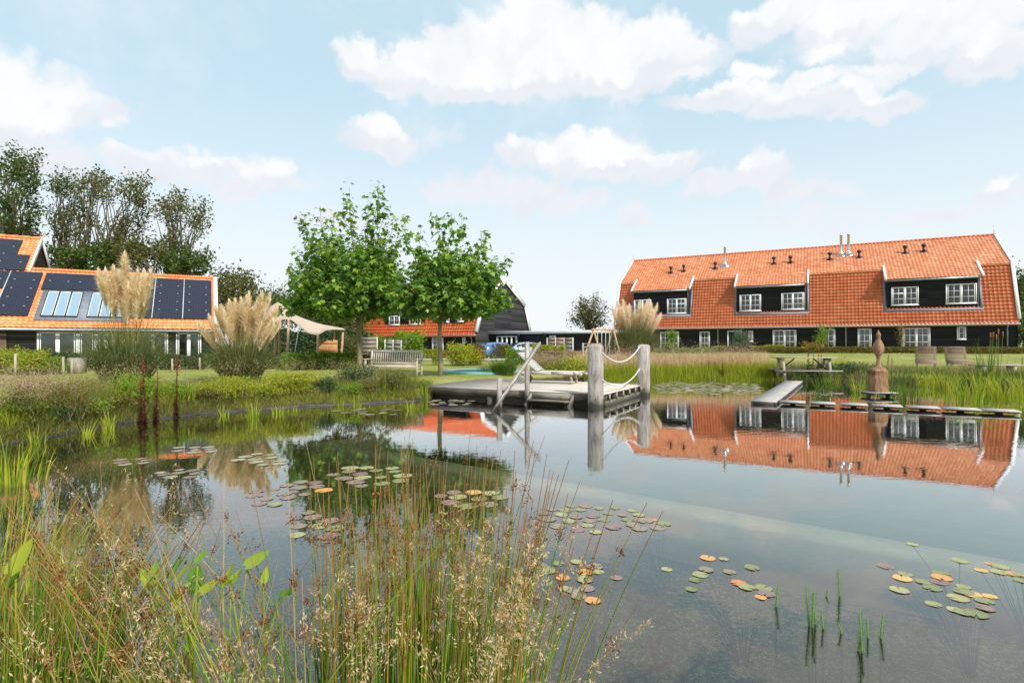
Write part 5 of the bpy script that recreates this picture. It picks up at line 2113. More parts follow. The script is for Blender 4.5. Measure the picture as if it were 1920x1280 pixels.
# ------------------------------------------------------------------ cars
def car(c, yaw, body, label, silver=False, H=1.46):
    """hatchback / estate; local x forward, lofted cross sections"""
    t = empty('parked_car', c, label, 'car', 'cars parked behind the hedge')
    fw = np.array([cos(yaw), sin(yaw), 0])
    lf = np.array([-sin(yaw), cos(yaw), 0])
    def q(x, y, z):
        return np.asarray(c, float) + fw * x + lf * y + UP * z
    # x, half width low, z bottom, z belt, z roof, half width roof
    st_ = [(-2.15, .70, .42, .80, .82, .62), (-2.10, .80, .28, .86, 1.02, .66), (-1.95, .86, .24, .93, 1.24, .66), (-1.65, .89, .22, .95, 1.40, .64), (-1.1, .90, .20, .94, 1.46, .63), (-.3, .90, .20, .92, H + .02, .63),
           (.35, .90, .20, .90, 1.42, .63), (.85, .90, .20, .88, 1.22, .64), (1.20, .89, .20, .90, .96, .72), (1.6, .87, .22, .84, .88, .70), (1.95, .82, .24, .72, .77, .62), (2.12, .70, .32, .60, .64, .55)]
    ring = []
    for (x, hw, zb, zm, zr, hr_) in st_:
        sec = [(-hw * .92, zb), (-hw, zb + .12), (-hw, (zb + zm) / 2 + .05), (-hw * .97, zm), (-hr_, zr - .06), (-hr_ * .75, zr)]
        sec = sec + [(-a, z) for a, z in sec[::-1]]
        ring.append([q(x, a, z) for a, z in sec])
    n_ = 12
    g = Geo()
    V = np.array(ring).reshape(-1, 3)
    Fs = []
    for i in range(len(st_) - 1):
        for j in range(n_):
            k = (j + 1) % n_
            Fs.append([i * n_ + j, i * n_ + k, (i + 1) * n_ + k, (i + 1) * n_ + j])
    g.add(V, [f[::-1] for f in Fs])
    g.F.append((np.array([list(range(n_))]), 0, None))
    g.F.append((np.array([[(len(st_) - 1) * n_ + j for j in range(n_)][::-1]]), 0, None))
    body_o = g.build('body', M[body], t, smooth=True)
    def patch(i0, i1, j, f0=.12, f1=.88, g0=0.0, g1=1.0, off=.012):
        """patch on band j..j+1 between stations"""
        A, B_, C_, D_ = ring[i0][j], ring[i0][j + 1], ring[i1][j + 1], ring[i1][j]
        A, B_, C_, D_ = map(np.array, (A, B_, C_, D_))
        a = A + (B_ - A) * f0
        b_ = A + (B_ - A) * f1
        d_ = D_ + (C_ - D_) * f0
        c_ = D_ + (C_ - D_) * f1
        a2 = a + (d_ - a) * g0
        d2 = a + (d_ - a) * g1
        b2 = b_ + (c_ - b_) * g0
        c2 = b_ + (c_ - b_) * g1
        nn = nrm(np.cross(b2 - a2, d2 - a2))
        ctr = np.mean(ring[i0] + ring[i1], axis=0)
        if np.dot(nn, a2 - ctr) < 0:
            nn = -nn
        return [p + nn * off for p in (a2, b2, c2, d2)]
    for j in (3, 7):
        for i0, i1, g0, g1 in ((2, 4, .25, .92), (4, 5, .12, .95), (5, 6, .05, .92), (6, 7, .0, .75)):
            g = Geo()
            g.quad(*patch(i0, i1, j, .14, .86, g0, g1))
            g.build('side_window', M['carglass'], t)
    g = Geo()
    e = [q(-2.03, -.60, .98), q(-2.03, .60, .98), q(-1.74, .55, 1.375), q(-1.74, -.55, 1.375)]
    g.quad(*[p + (-.055 * fw + .03 * UP) for p in e])
    g.build('rear_window', M['carglass'], t)
    g = Geo()
    e = [q(1.17, .66, .98), q(1.17, -.66, .98), q(.42, -.56, 1.38), q(.42, .56, 1.38)]
    g.quad(*[p + (.03 * fw + .055 * UP) for p in e])
    g.build('windscreen', M['carglass'], t)
    for sx in (-1, 1):
        g = Geo()
        g.box(q(-2.08, sx * .70, .90), (.12, .24, .14), [fw, lf, UP])
        g.build('tail_light', M['redlight'], t)
        g = Geo()
        g.box(q(2.03, sx * .58, .66), (.12, .26, .11), [fw, lf, UP])
        g.build('headlight', M['lightgrey'], t)
    g = Geo()
    g.box(q(-2.17, 0, .66), (.02, .52, .12), [fw, lf, UP])
    g.build('number_plate', M['plate'], t)
    g = Geo()
    g.box(q(-2.13, 0, .36), (.12, 1.45, .16), [fw, lf, UP])
    g.build('bumper', M['vent'], t)
    for sx in (-1, 1):
        for x in (-1.32, 1.33):
            g = Geo()
            cc_ = q(x, sx * .76, .32)
            ax = [fw, UP, lf * sx]
            g.lathe(cc_, [(.20, .0), (.32, .02), (.325, .10), (.30, .16), (.21, .165)], 20, ax=ax)
            wl = g.build('wheel', M['tyre'], t, smooth=False)
            g = Geo()
            g.lathe(cc_, [(.0, .13), (.21, .165), (.20, .172), (.06, .15), (.0, .15)], 14, ax=ax)
            g.build('rim', M['lightgrey'], wl)
        g = Geo()
        g.box(q(.62, sx * 1.0, 1.0), (.12, .16, .12), [fw, lf, UP])
        g.build('mirror', M[body], t)
c = P(936, 671, 51)
c[2] = float(hz(c[0], c[1])) - .02
car(c, radians(40), 'bluecar', 'blue estate car with yellow rear plate, parked behind the hedge')
c = P(976, 671, 54)
c[2] = float(hz(c[0], c[1])) - .02
car(c, radians(205), 'silvercar', 'pale blue grey car parked behind the blue estate car')

# driveway strip
def ribbon(name, pts, wd, mat, lift=.012, n=60):
    pts = np.array(pts, float)
    tt = np.linspace(0, len(pts) - 1, n)
    cx = np.interp(tt, np.arange(len(pts)), pts[:, 0])
    cy = np.interp(tt, np.arange(len(pts)), pts[:, 1])
    d = np.gradient(np.stack([cx, cy], 1), axis=0)
    d /= np.linalg.norm(d, axis=1)[:, None]
    nn = np.stack([-d[:, 1], d[:, 0]], 1)
    g = Geo()
    k = 9
    V = []
    for f_ in np.linspace(-.5, .5, k):
        p = np.stack([cx, cy], 1) + nn * wd * f_
        V.append(np.column_stack([p, hz(p[:, 0], p[:, 1]) + lift + .03]))
    V = np.stack(V, 1).reshape(-1, 3)
    i = np.arange(n - 1)[:, None] * k + np.arange(k - 1)[None]
    g.add(V, np.stack([i, i + 1, i + k + 1, i + k], 2).reshape(-1, 4)[:, ::-1])
    return tag(g.build(name, M[mat], smooth=True), kind='structure')
ribbon('driveway', [(-14, 47), (-7, 45), (-2, 44.5), (3, 44), (6, 47), (7, 50)], 7.0, 'path')

# ------------------------------------------------------------------ fences, screens, swing, tent
def wpt(px, D, z=0):
    p = P(px, 700, D)
    return np.array([p[0], p[1], float(hz(p[0], p[1])) + z])

def rail_fence(p0, p1, nposts, hgt, rails, label, mat='picnic', pm=None, name='rail_fence', pw=.12):
    t = empty(name, (p0 + p1) / 2, label, 'fence')
    for i in range(nposts):
        p = p0 + (p1 - p0) * i / (nposts - 1)
        g = Geo()
        g.box(p + UP * (hgt / 2), (pw, pw, hgt), [nrm(p1 - p0), np.cross(UP, nrm(p1 - p0)), UP])
        g.build('post', M[pm or mat], t)
    for z in rails:
        g = Geo()
        off = -np.cross(UP, nrm((p1 - p0) * (1, 1, 0))) * .08
        g.beam(p0 + UP * z + off, p1 + UP * z + off, .035, .13)
        g.build('rail', M[mat], t)
    return t
rail_fence(wpt(999, 34), wpt(1108, 33), 4, .85, (.72, .30), 'dark timber rail fence behind the deck lounger', 'redwood')
# garden screen of louvred panels
def screen(px0, px1, y0, D0, D1, n, label, mats, H=None):
    p0 = wpt(px0, D0)
    p1 = wpt(px1, D1)
    t = empty('garden_screen', (p0 + p1) / 2, label, 'screen')
    u = nrm((p1 - p0) * (1, 1, 0))
    v = np.cross(UP, u)
    Lp = np.linalg.norm((p1 - p0)[:2]) / n
    H = H or (EYE + (YH - y0) * D0 / F - p0[2])
    for i in range(n + 1):
        g = Geo()
        g.box(p0 + u * Lp * i + UP * H / 2, (.09, .09, H), [u, v, UP])
        g.build('post', M['lounge'], t)
    for i in range(n):
        g = Geo()
        nb_ = int(H / .15)
        for k in range(nb_):
            g.box(p0 + u * Lp * (i + .5) + UP * (.08 + (k + .5) * (H - .1) / nb_) + v * (.02 if k % 2 else -.02), (Lp - .09, .02, (H - .1) / nb_ + .01), [u, v, UP])
        g.build('panel', M[mats[i % len(mats)]], t)
    return t
screen(1026, 1074, 633, 46, 44.5, 3, 'slatted wooden garden screen of three panels before the black link building', ['screenw', 'screenl', 'screenw'])
screen(676, 707, 632, 40, 40, 1, 'grey wooden screen panel with flat cap behind the left plane tree trunk', ['screenw'])
screen(722, 768, 637, 40, 39, 3, 'low greyish plank fence overgrown by climbers behind the bench', ['picnic'])
# bamboo fence
p0 = wpt(594, 33)
p1 = wpt(632, 33)
t = empty('bamboo_fence', (p0 + p1) / 2, 'orange brown bamboo fence panels beneath the canvas tent', 'fence')
g = Geo()
n_ = 34
H = EYE + (YH - 638) * 33 / F - p0[2]
for i in range(n_):
    p = p0 + (p1 - p0) * i / (n_ - 1)
    g.tube([p, p + UP * (H + random.uniform(-.06, .06))], .022, 5)
g.build('canes', M['bamboo'], t)
g = Geo()
for z in (.3, H * .6, H - .15):
    g.beam(p0 + UP * z - np.array([0, .035, 0]), p1 + UP * z - np.array([0, .035, 0]), .03, .05)
g.build('battens', M['bamboo'], t)
# stretch tent
def tent():
    c = wpt(575, 34)
    t = empty('stretch_tent', c, 'beige stretch canvas tent on rough wooden poles with a pointed peak', 'tent')
    D = 34.0
    # control grid along x (px) and depth; heights from the picture
    # edge front: corners (500,607)?,(541,597),(590,628)?,(648,618)
    def pt(px, py, DD):
        return P(px, py, DD)
    front = [pt(492, 612, 32), pt(516, 604, 31.6), pt(541, 598, 31.4), pt(560, 610, 31.6), pt(578, 624, 31.8), (pt(597, 627, 32)), pt(615, 618, 32.3), pt(648, 618, 33)]
    midr = [pt(495, 598, 34), pt(512, 580, 34), pt(530, 585, 34), pt(552, 596, 34), pt(575, 606, 34), pt(597, 612, 34), pt(618, 613, 34.3), pt(645, 616, 34.8)]
    peak = [pt(490, 585, 36), pt(508, 575, 36), pt(523, 567.5, 36), pt(545, 586, 36), pt(570, 597, 36), pt(597, 606, 36), pt(620, 611, 36.4), pt(642, 615, 36.8)]
    back = [pt(488, 600, 39), pt(508, 600, 39.5), pt(528, 598, 39.5), pt(550, 604, 39.5), pt(575, 610, 39.5), pt(597, 614, 39.5), pt(618, 616, 39.5), pt(640, 617, 39.5)]
    rows_ = np.array([front, midr, peak, back])
    # bilinear-subdivide with catmull smoothing
    def cr(P_, n):
        P_ = np.asarray(P_)
        m_ = len(P_)
        out = []
        for i in range(m_ - 1):
            p0_ = P_[max(i - 1, 0)]
            p1_ = P_[i]
            p2_ = P_[i + 1]
            p3_ = P_[min(i + 2, m_ - 1)]
            for s in np.linspace(0, 1, n, endpoint=False):
                out.append(.5 * ((2 * p1_) + (-p0_ + p2_) * s + (2 * p0_ - 5 * p1_ + 4 * p2_ - p3_) * s * s + (-p0_ + 3 * p1_ - 3 * p2_ + p3_) * s ** 3))
        out.append(P_[-1])
        return np.array(out)
    R1 = np.array([cr(r, 5) for r in rows_])
    R2 = cr(R1, 5)
    nr, ncn, _ = R2.shape
    g = Geo()
    i = np.arange(nr - 1)[:, None] * ncn + np.arange(ncn - 1)[None]
    g.add(R2.reshape(-1, 3), np.stack([i, i + 1, i + ncn + 1, i + ncn], 2).reshape(-1, 4))
    o = g.build('canopy', M['tent'], t, smooth=True)
    m_ = o.modifiers.new('thick', 'SOLIDIFY')
    m_.thickness = .015
    for (xt, yt, xb, D_) in [(541, 598, 536, 31.4), (596, 627, 592, 32), (516, 600, 514, 33.8), (643, 618, 637, 33.1), (627, 617, 622, 36), (523, 568, 523, 36.05)]:
        a = P(xt, yt + .5, D_)
        b_ = P(xb, 680, D_)
        b_[2] = float(hz(b_[0], b_[1]))
        g = Geo()
        mid_ = (a + b_) / 2 + np.array([.04, 0, 0])
        g.tube([b_, mid_, a], [.085, .075, .06], 7)
        g.build('pole', M['pole'], t, smooth=True)
    g = Geo()
    a = P(561, 611, 31.6)
    g.tube([a, (a + wpt(548, 29.5)) / 2 + UP * -.02, wpt(548, 29.5)], .015, 5)
    g.build('guy_rope', M['rope'], t)
tent()
# wooden swing frame
def swing():
    D = 31
    apex1 = P(1113, 618, D)
    apex2 = P(1150, 618.5, D + 1.2)
    t = empty('swing_frame', wpt(1122, D), 'wooden swing frame with rope ladders beside the right pampas grass', 'swing')
    def foot(px, DD):
        return wpt(px, DD)
    for ap, feet in ((apex1, (foot(1089, D - .6), foot(1132, D + .3))), (apex2, (foot(1128, D + 1.8), foot(1168, D + .8)))):
        for f_ in feet:
            g = Geo()
            g.beam(f_, ap + (ap - f_) * .03, .09, .09, up=(0, 1, 0))
            g.build('leg', M['pole'], t)
    g = Geo()
    g.beam(apex1 - (apex2 - apex1) * .1, apex2 + (apex2 - apex1) * .1, .10, .10)
    g.build('top_beam', M['pole'], t)
    for k in range(4):
        a = apex1 + (apex2 - apex1) * (.2 + k * .2)
        g = Geo()
        g.tube([a, a - UP * 1.9], .016, 5)
        g.build('rope', M['rope'], t)
    for k in (0, 2):
        a = apex1 + (apex2 - apex1) * (.3 + k * .2)
        g = Geo()
        g.box(a - UP * 1.9, (.5, .18, .04))
        g.build('swing_seat', M['rubber'], t)
swing()
p0 = wpt(1094, 27)
t = empty('gate_frame', p0, 'small pale wooden rail between two posts in front of the swing', 'fence')
for px in (1093, 1124):
    p = wpt(px, 27)
    g = Geo()
    g.box(p + UP * .62, (.09, .09, 1.24))
    g.build('post', M['picnic'], t)
g = Geo()
g.beam(wpt(1093, 27, 1.02) , wpt(1124, 27, 1.02), .04, .12)
g.beam(wpt(1093, 27, 1.2) , wpt(1124, 27, 1.2), .04, .05)
g.build('rail', M['picnic'], t)

# planters and posts along the hedges: stakes
def stake(px, ybase, ytop, label):
    D = (EYE - .42) * F / (ybase - YH)
    p = wpt(px, D)
    zt = EYE + (YH - ytop) * D / F
    g = Geo()
    g.tube([p - UP * .1, np.array([p[0] + random.uniform(-.02, .02), p[1], zt])], [.045, .04], 7)
    o = g.build('hedge_stake', M['stake'], loc=p)
    tag(o, label, 'stake', 'short wooden stakes along the young hedges')
for px, yb, yt, lb in [(29, 705, 663, 'leftmost short wooden stake, standing between two yellow green shrubs'), (119, 703, 669, 'short wooden stake just left of the pale planter box'),
                       (134, 701, 672, 'thin wooden stake touching the pale planter box'), (323, 697, 672, 'short stake right of the tall pampas grass and red flowers'),
                       (375, 693, 670, 'short stake below the white roof edge of the solar house'), (415, 692, 672, 'short stake half hidden by the middle pampas grass'),
                       (554, 692, 672, 'stake before the young hedge under the left tent pole'), (596, 691, 672, 'stake before the young hedge below the bamboo fence'),
                       (637, 690, 673, 'stake before the young hedge nearest the left tree trunk'), (735, 688, 668, 'stake showing behind the garden bench back'),
                       (872, 683, 666, 'thin stake before the big yellow green bush, leftmost by the driveway'), (882, 684, 668, 'thin stake at the driveway under the yellow orange bush'),
                       (896, 684, 670, 'thin stake right of the yellow orange bush'), (916, 681, 669, 'thin stake below the rear of the blue car'), (948, 682, 668, 'thin stake below the front wheel of the blue car'),
                       (1263, 672, 655, 'brown stake left of the narrow window of the black barn'), (1316, 672, 655, 'brown stake below the narrow window of the black barn')]:
    stake(px, yb, yt, lb)
# grey planter box by the left house
p = wpt(139, 23)
g = Geo()
g.box(p + UP * .32 + np.array([.12, 0, 0]), (.5, .4, .64))
tag(g.build('planter_box', M['picnic'], loc=p), 'pale wooden box standing among the hedge in front of the solar house', 'planter')
# ------------------------------------------------------------------ VEGETATION
def G0(px, py, z=.4):
    p = GP(px, py, z)
    p[2] = float(hz(p[0], p[1]))
    return p


def crown_tree(name, base, H, tips, label, cat='tree', group=None, leafm='f_tree', barkm='bark', trunk_r=.2, fork=.3, leaf=.2, nleaf=60, spread=.5,
               shape=LEAF_QUAD, along=.35, up=.3, ivy=0, trunk_top=None, wob=.05, limbr=.35, lean=(0, 0), split_trunk=None, ascend=False, twigs=True):
    """trunk + one limb per tip; leaves gather round the outer part of each limb"""
    base = np.asarray(base, float)
    t = empty(name, base, label, cat, group)
    g = Geo()
    gl = Geo()
    hf = H * fork
    tp = [base - UP * .15]
    for k in range(1, 6):
        f_ = k / 5
        tp.append(base + UP * hf * f_ + np.array([lean[0], lean[1], 0]) * f_ + RNG.normal(0, wob, 3) * (1, 1, 0))
    top = tp[-1]
    g.tube(tp, np.linspace(trunk_r * 1.25, trunk_r * .8, 6), 9)
    # central leader
    for tip in tips:
        tip = np.asarray(tip, float)
        zf = np.clip((tip[2] - base[2]) / H, 0, 1)
        st_f = .55 + .45 * random.random()
        st0 = tp[-1] * st_f + tp[-2] * (1 - st_f)
        d = tip - st0
        n_ = 6
        s = np.linspace(0, 1, n_ + 1)
        pts = st0[None] + d[None] * s[:, None]
        # rise first, then spread
        rise = (np.linalg.norm(d[:2]) * .22 if ascend else np.linalg.norm(d) * .10)
        pts[:, 2] += rise * np.sin(s * pi) * (1 if ascend else .6)
        horiz = 1 - (s ** 1.25)
        pts[:, :2] -= (d[:2][None] * (s - s ** 1.35)[:, None]) * .8
        pts[1:-1] += RNG.normal(0, .035, (n_ - 1, 3)) * np.linalg.norm(d)
        L = np.linalg.norm(d)
        r0 = trunk_r * limbr * min(1.2, .5 + L / H)
        g.tube(pts, r0 * (1 - .88 * s) + .006, 5, caps=False)
        m_ = nleaf
        u_ = 1 - RNG.random(m_) * along
        ix = u_ * n_
        i0 = np.minimum(ix.astype(int), n_ - 1)
        fr_ = (ix - i0)[:, None]
        c = pts[i0] * (1 - fr_) + pts[i0 + 1] * fr_
        c = c + RNG.normal(0, 1, (m_, 3)) * spread * (1, 1, .75) * (.45 + .55 * RNG.random((m_, 1)))
        sz = leaf * (.65 + .6 * RNG.random(m_))
        g_leaves(gl, c, sz, shape, up=up, v=np.full(m_, random.random()))
        if twigs:
            for k in range(3):
                j = random.randrange(n_ - 3, n_ + 1)
                q = pts[j] + RNG.normal(0, 1, 3) * spread * 1.1
                g.tube([pts[j], (pts[j] + q) / 2 + RNG.normal(0, .05, 3) * spread, q], [r0 * .3 + .004, r0 * .2 + .003, .003], 3, caps=False)
    g.build('trunk', M[barkm], t, smooth=True)
    gl.build('crown', M[leafm], t)
    if ivy:
        gi = Geo()
        m_ = ivy
        f_ = RNG.random(m_)
        tpa = np.array(tp)
        ix = f_ * 5
        i0 = np.minimum(ix.astype(int), 4)
        c = tpa[i0] * (1 - (ix - i0)[:, None]) + tpa[i0 + 1] * (ix - i0)[:, None]
        an = RNG.random(m_) * 2 * pi
        rr = trunk_r * (1.1 + .9 * RNG.random(m_))
        c = c + np.stack([np.cos(an) * rr, np.sin(an) * rr, RNG.normal(0, .2, m_)], 1)
        g_leaves(gi, c, leaf * .8, LEAF_QUAD, up=.1)
        gi.build('ivy', M['f_ivy'], t)
    return t


def tips_from_px(pts, D, jd):
    """pts list of (px,py) photo bearings, spread in depth"""
    return [P(x, y, D + random.uniform(-jd, jd)) for x, y in pts]


def rand_tips(n, cx, cy, rx, ry, D, jd, hole=.0, flat_low=False, power=.5):
    out = []
    while len(out) < n:
        a = random.random() * 2 * pi
        r = random.random() ** power
        if r < hole:
            continue
        x = cx + rx * r * cos(a)
        y = cy + ry * r * sin(a)
        dz_ = jd * sqrt(max(0, 1 - r * r)) * random.uniform(-1, 1)
        out.append(P(x, y, D + dz_))
    return out


# two plane trees: shoots with big lobed leaves
def plane_tree(base, D, crown_px, shoots, label, trunk_r, fork_py, n_shoot=60, leaf=.25, per=44):
    base = np.asarray(base, float)
    t = empty('plane_tree', base, label, 'tree', 'two young plane trees')
    g = Geo()
    gl = Geo()
    zt = EYE + (YH - fork_py) * D / F
    Ht = zt - base[2]
    tp = [base + UP * (Ht * k / 5 - (.2 if k == 0 else 0)) + np.array([.025 * sin(k * 1.5), 0, 0]) for k in range(6)]
    g.tube(tp, np.linspace(trunk_r * 1.15, trunk_r * .85, 6), 12)
    lead = tp[-1] + UP * Ht * .9
    g.tube([tp[-1], tp[-1] + UP * Ht * .45 + np.array([.05, 0, 0]), lead], [trunk_r * .8, trunk_r * .5, trunk_r * .2], 8)
    cx0, cx1, cy0, cy1 = crown_px
    cpx, cpy = (cx0 + cx1) / 2, (cy0 + cy1) / 2
    rx, ry = (cx1 - cx0) / 2, (cy1 - cy0) / 2
    Rm = rx * D / F
    tipl = []
    for (sx, sy, j) in shoots:
        tipl.append(P(sx, sy, D + j * Rm))
    for i in range(n_shoot):
        # random directions, lower crown is broad
        a = random.random() * 2 * pi
        ph = random.uniform(-.45, 1.0)
        r = (1 - max(ph, 0) ** 2 * .8) ** .5 * random.uniform(.72, 1.06)
        x = cpx + rx * r * cos(a)
        y = cpy + ry * (.35 - ph * .95) if ph > 0 else cpy + ry * (.35 - ph * .95)
        tipl.append(P(x, y, D + r * sin(a) * Rm * .95))
    for ti, tip in enumerate(tipl):
        st_f = random.random()
        st0 = tp[-1] * (1 - st_f * .45) + lead * st_f * .45
        d = tip - st0
        n_ = 7
        s = np.linspace(0, 1, n_ + 1)
        pts = st0[None] + d[None] * s[:, None]
        pts[:, :2] += d[:2][None] * (np.sin(s * pi) * .14)[:, None]
        pts[:, 2] -= np.sin(s * pi) * .06 * abs(d[2])
        pts[1:-1] += RNG.normal(0, .02, (n_ - 1, 3)) * np.linalg.norm(d)
        g.tube(pts, trunk_r * .28 * (1 - .9 * s) + .004, 5, caps=False)
        m_ = int(per * (.6 + .22 * np.linalg.norm(d)))
        u_ = .25 + .75 * (np.arange(m_) + RNG.random(m_)) / m_
        ix = u_ * n_
        i0 = np.minimum(ix.astype(int), n_ - 1)
        fr_ = (ix - i0)[:, None]
        c = pts[i0] * (1 - fr_) + pts[i0 + 1] * fr_
        sp_ = (.36 * (1.15 - u_ * .60))[:, None] * Rm / 2.6
        off = RNG.normal(0, 1, (m_, 3))
        off /= np.linalg.norm(off, axis=1)[:, None]
        off *= sp_ * (.5 + RNG.random((m_, 1)))
        sz = leaf * (.7 + .55 * RNG.random(m_)) * (1.05 - .35 * (u_ > .93))
        c = c + off
        nrml = off / np.linalg.norm(off, axis=1)[:, None] * .7 + UP * .3
        rn = np.clip(RNG.random(m_) * .8 + (u_ > .85) * .22 * RNG.random(m_) + .0, 0, 1)
        g_leaves(gl, c, sz, LEAF_PLANE, up=.25, normal=nrml, direct=off + UP * -.1, rnd=rn)
    g.build('trunk', M['barkp'], t, smooth=True)
    gl.build('crown', M['f_plane'], t)
    return t


b1 = G0(674, 693)
plane_tree(b1, b1[1], (524, 778, 400, 604), [(709, 338, 0), (712, 352, .1), (655, 350, -.1), (648, 372, .2), (600, 385, 0), (560, 402, 0), (570, 400, .3), (553, 472, 0), (545, 530, -.2), (540, 535, .2), (738, 400, -.2), (690, 365, .15), (625, 400, -.3),
                                                (720, 378, -.05), (590, 430, -.2), (760, 430, 0), (575, 580, -.1), (610, 575, -.4), (585, 500, -.6), (640, 520, -.8), (700, 530, -.8)],
           'taller left plane tree with large lobed leaves and dark trunk on the lawn', .115, 596, 112, .31, 48)
b2 = G0(825, 706)
plane_tree(b2, b2[1], (728, 962, 432, 598), [(760, 405, 0), (818, 400, .1), (845, 398, -.1), (866, 402, .1), (830, 410, 0), (910, 432, 0), (915, 440, .2), (935, 490, 0), (957, 484, 0), (950, 540, -.1), (945, 560, .1), (925, 580, -.2), (790, 425, -.1),
                                                (880, 460, -.1), (760, 575, -.1), (765, 590, -.2), (800, 570, -.7), (860, 560, -.8), (900, 575, -.5)],
           'smaller right plane tree with pale straight trunk beside the deck', .085, 600, 98, .28, 46)

# background trees behind the solar house: airy crowns on long bare limbs
BT = 'tall trees behind the solar house'
def bg_tree(px_base, D, tips, label, **kw):
    b_ = P(px_base, 700, D)
    b_[2] = float(hz(b_[0], b_[1]))
    H = max(q[2] for q in tips) - b_[2]
    return crown_tree('tree', b_, H, tips, label, 'tree', BT, **kw)
kw = dict(leaf=.29, trunk_r=.28, spread=.48, nleaf=52, along=.20, ascend=True, twigs=False, limbr=.27)
bg_tree(6, 52, rand_tips(40, 20, 350, 68, 88, 52, 5) + rand_tips(10, 40, 290, 40, 20, 52, 3) + rand_tips(10, 50, 420, 45, 25, 52, 3),
        'dark green full crowned tree at the left edge above the solar roof', leafm='f_treeg', fork=.28, **{**kw, 'nleaf': 90})
bg_tree(118, 56, rand_tips(14, 118, 335, 24, 26, 56, 3) + rand_tips(16, 128, 400, 40, 40, 56, 3), 'slim ivy clad tree with thin crown, second from the left edge', leafm='f_treeg', fork=.42, ivy=500, **kw)
bg_tree(150, 54, rand_tips(14, 160, 330, 34, 18, 54, 3) + rand_tips(12, 150, 400, 36, 32, 54, 3), 'slim leaning tree with brownish leaves beside the flat topped tree', leafm='f_treeb', fork=.35, ivy=350, **{**kw, 'nleaf': 48})
bg_tree(196, 53, rand_tips(22, 228, 332, 74, 20, 53, 5) + rand_tips(8, 268, 370, 24, 30, 53, 3) + rand_tips(14, 240, 420, 45, 22, 53, 3), 'flat topped tree with bare fanning limbs and ivy on its trunk', leafm='f_treeb', fork=.30, ivy=700, **{**kw, 'nleaf': 54})
bg_tree(326, 54, rand_tips(26, 336, 378, 52, 28, 54, 4) + rand_tips(8, 378, 410, 14, 32, 54, 3) + rand_tips(12, 320, 450, 40, 22, 54, 3), 'open crowned tree with slender bare limbs right of the flat topped tree', leafm='f_treeb', fork=.32, **{**kw, 'nleaf': 50})
bg_tree(300, 50, rand_tips(26, 250, 470, 60, 34, 50, 4), 'low bushy olive green tree beneath the flat topped tree', leafm='f_treeb', fork=.4, **{**kw, 'nleaf': 95})
bg_tree(120, 50, rand_tips(26, 130, 480, 46, 34, 50, 4), 'low bushy green tree behind the small white gable', leafm='f_treeg', fork=.4, **{**kw, 'nleaf': 130})
bg_tree(180, 50, rand_tips(24, 190, 482, 44, 30, 50, 4), 'dense dark green bush tree behind the middle of the solar roof', leafm='f_treeg', fork=.4, **{**kw, 'nleaf': 130})
bg_tree(350, 49, rand_tips(24, 350, 488, 46, 26, 49, 4) + rand_tips(5, 385, 475, 14, 18, 49, 2), 'bushy green tree just left of the white roof edge', leafm='f_treeg', fork=.4, **{**kw, 'nleaf': 90})
bg_tree(440, 52, rand_tips(46, 438, 550, 46, 54, 52, 4), 'rounded yellowish green tree right of the solar house', leafm='f_treeb', fork=.3, **{**kw, 'nleaf': 130, 'leaf': .30, 'spread': .75})
bg_tree(515, 60, rand_tips(30, 515, 575, 40, 36, 60, 4), 'dark green tree behind the peak of the canvas tent', leafm='f_treeg', fork=.3, **{**kw, 'nleaf': 120, 'spread': .95})
bg_tree(590, 56, rand_tips(36, 590, 585, 50, 40, 56, 4), 'dark green tree behind the left plane tree', leafm='f_treeg', fork=.3, **{**kw, 'nleaf': 110, 'spread': .95})
bg_tree(655, 58, rand_tips(26, 655, 598, 38, 30, 58, 4), 'olive green tree between the tent and the grey barn', leafm='f_treeb', fork=.3, **{**kw, 'nleaf': 100, 'spread': .95})
bg_tree(470, 58, rand_tips(30, 480, 590, 46, 36, 58, 4), 'green tree low behind the middle pampas grass', leafm='f_treeg', fork=.3, **{**kw, 'nleaf': 110, 'spread': .95})
b_ = P(1104, 690, 80)
b_[2] = .2
tips = rand_tips(46, 1106, 586, 38, 30, 80, 3, power=.6) + rand_tips(6, 1104, 556, 18, 8, 80, 2)
crown_tree('tree', b_, 9, tips, 'small round open crowned tree alone on the skyline between the barns', 'tree', None, leafm='f_treeb', trunk_r=.2, fork=.3, leaf=.34, nleaf=42, spread=.62, along=.3)
for (px, D, cx, cy, rx, ry, lab) in [(1905, 66, 1912, 545, 26, 48, 'grey green tree behind the right end of the barn house, upper one'), (1925, 62, 1925, 610, 36, 40, 'dark green bushy tree at the right edge behind the barn house')]:
    b_ = P(px, 690, D)
    b_[2] = .6
    crown_tree('tree', b_, 10, rand_tips(26, cx, cy, rx, ry, D, 4), lab, 'tree', None, leafm='f_treeg', trunk_r=.25, fork=.3, leaf=.4, nleaf=110, spread=.9)


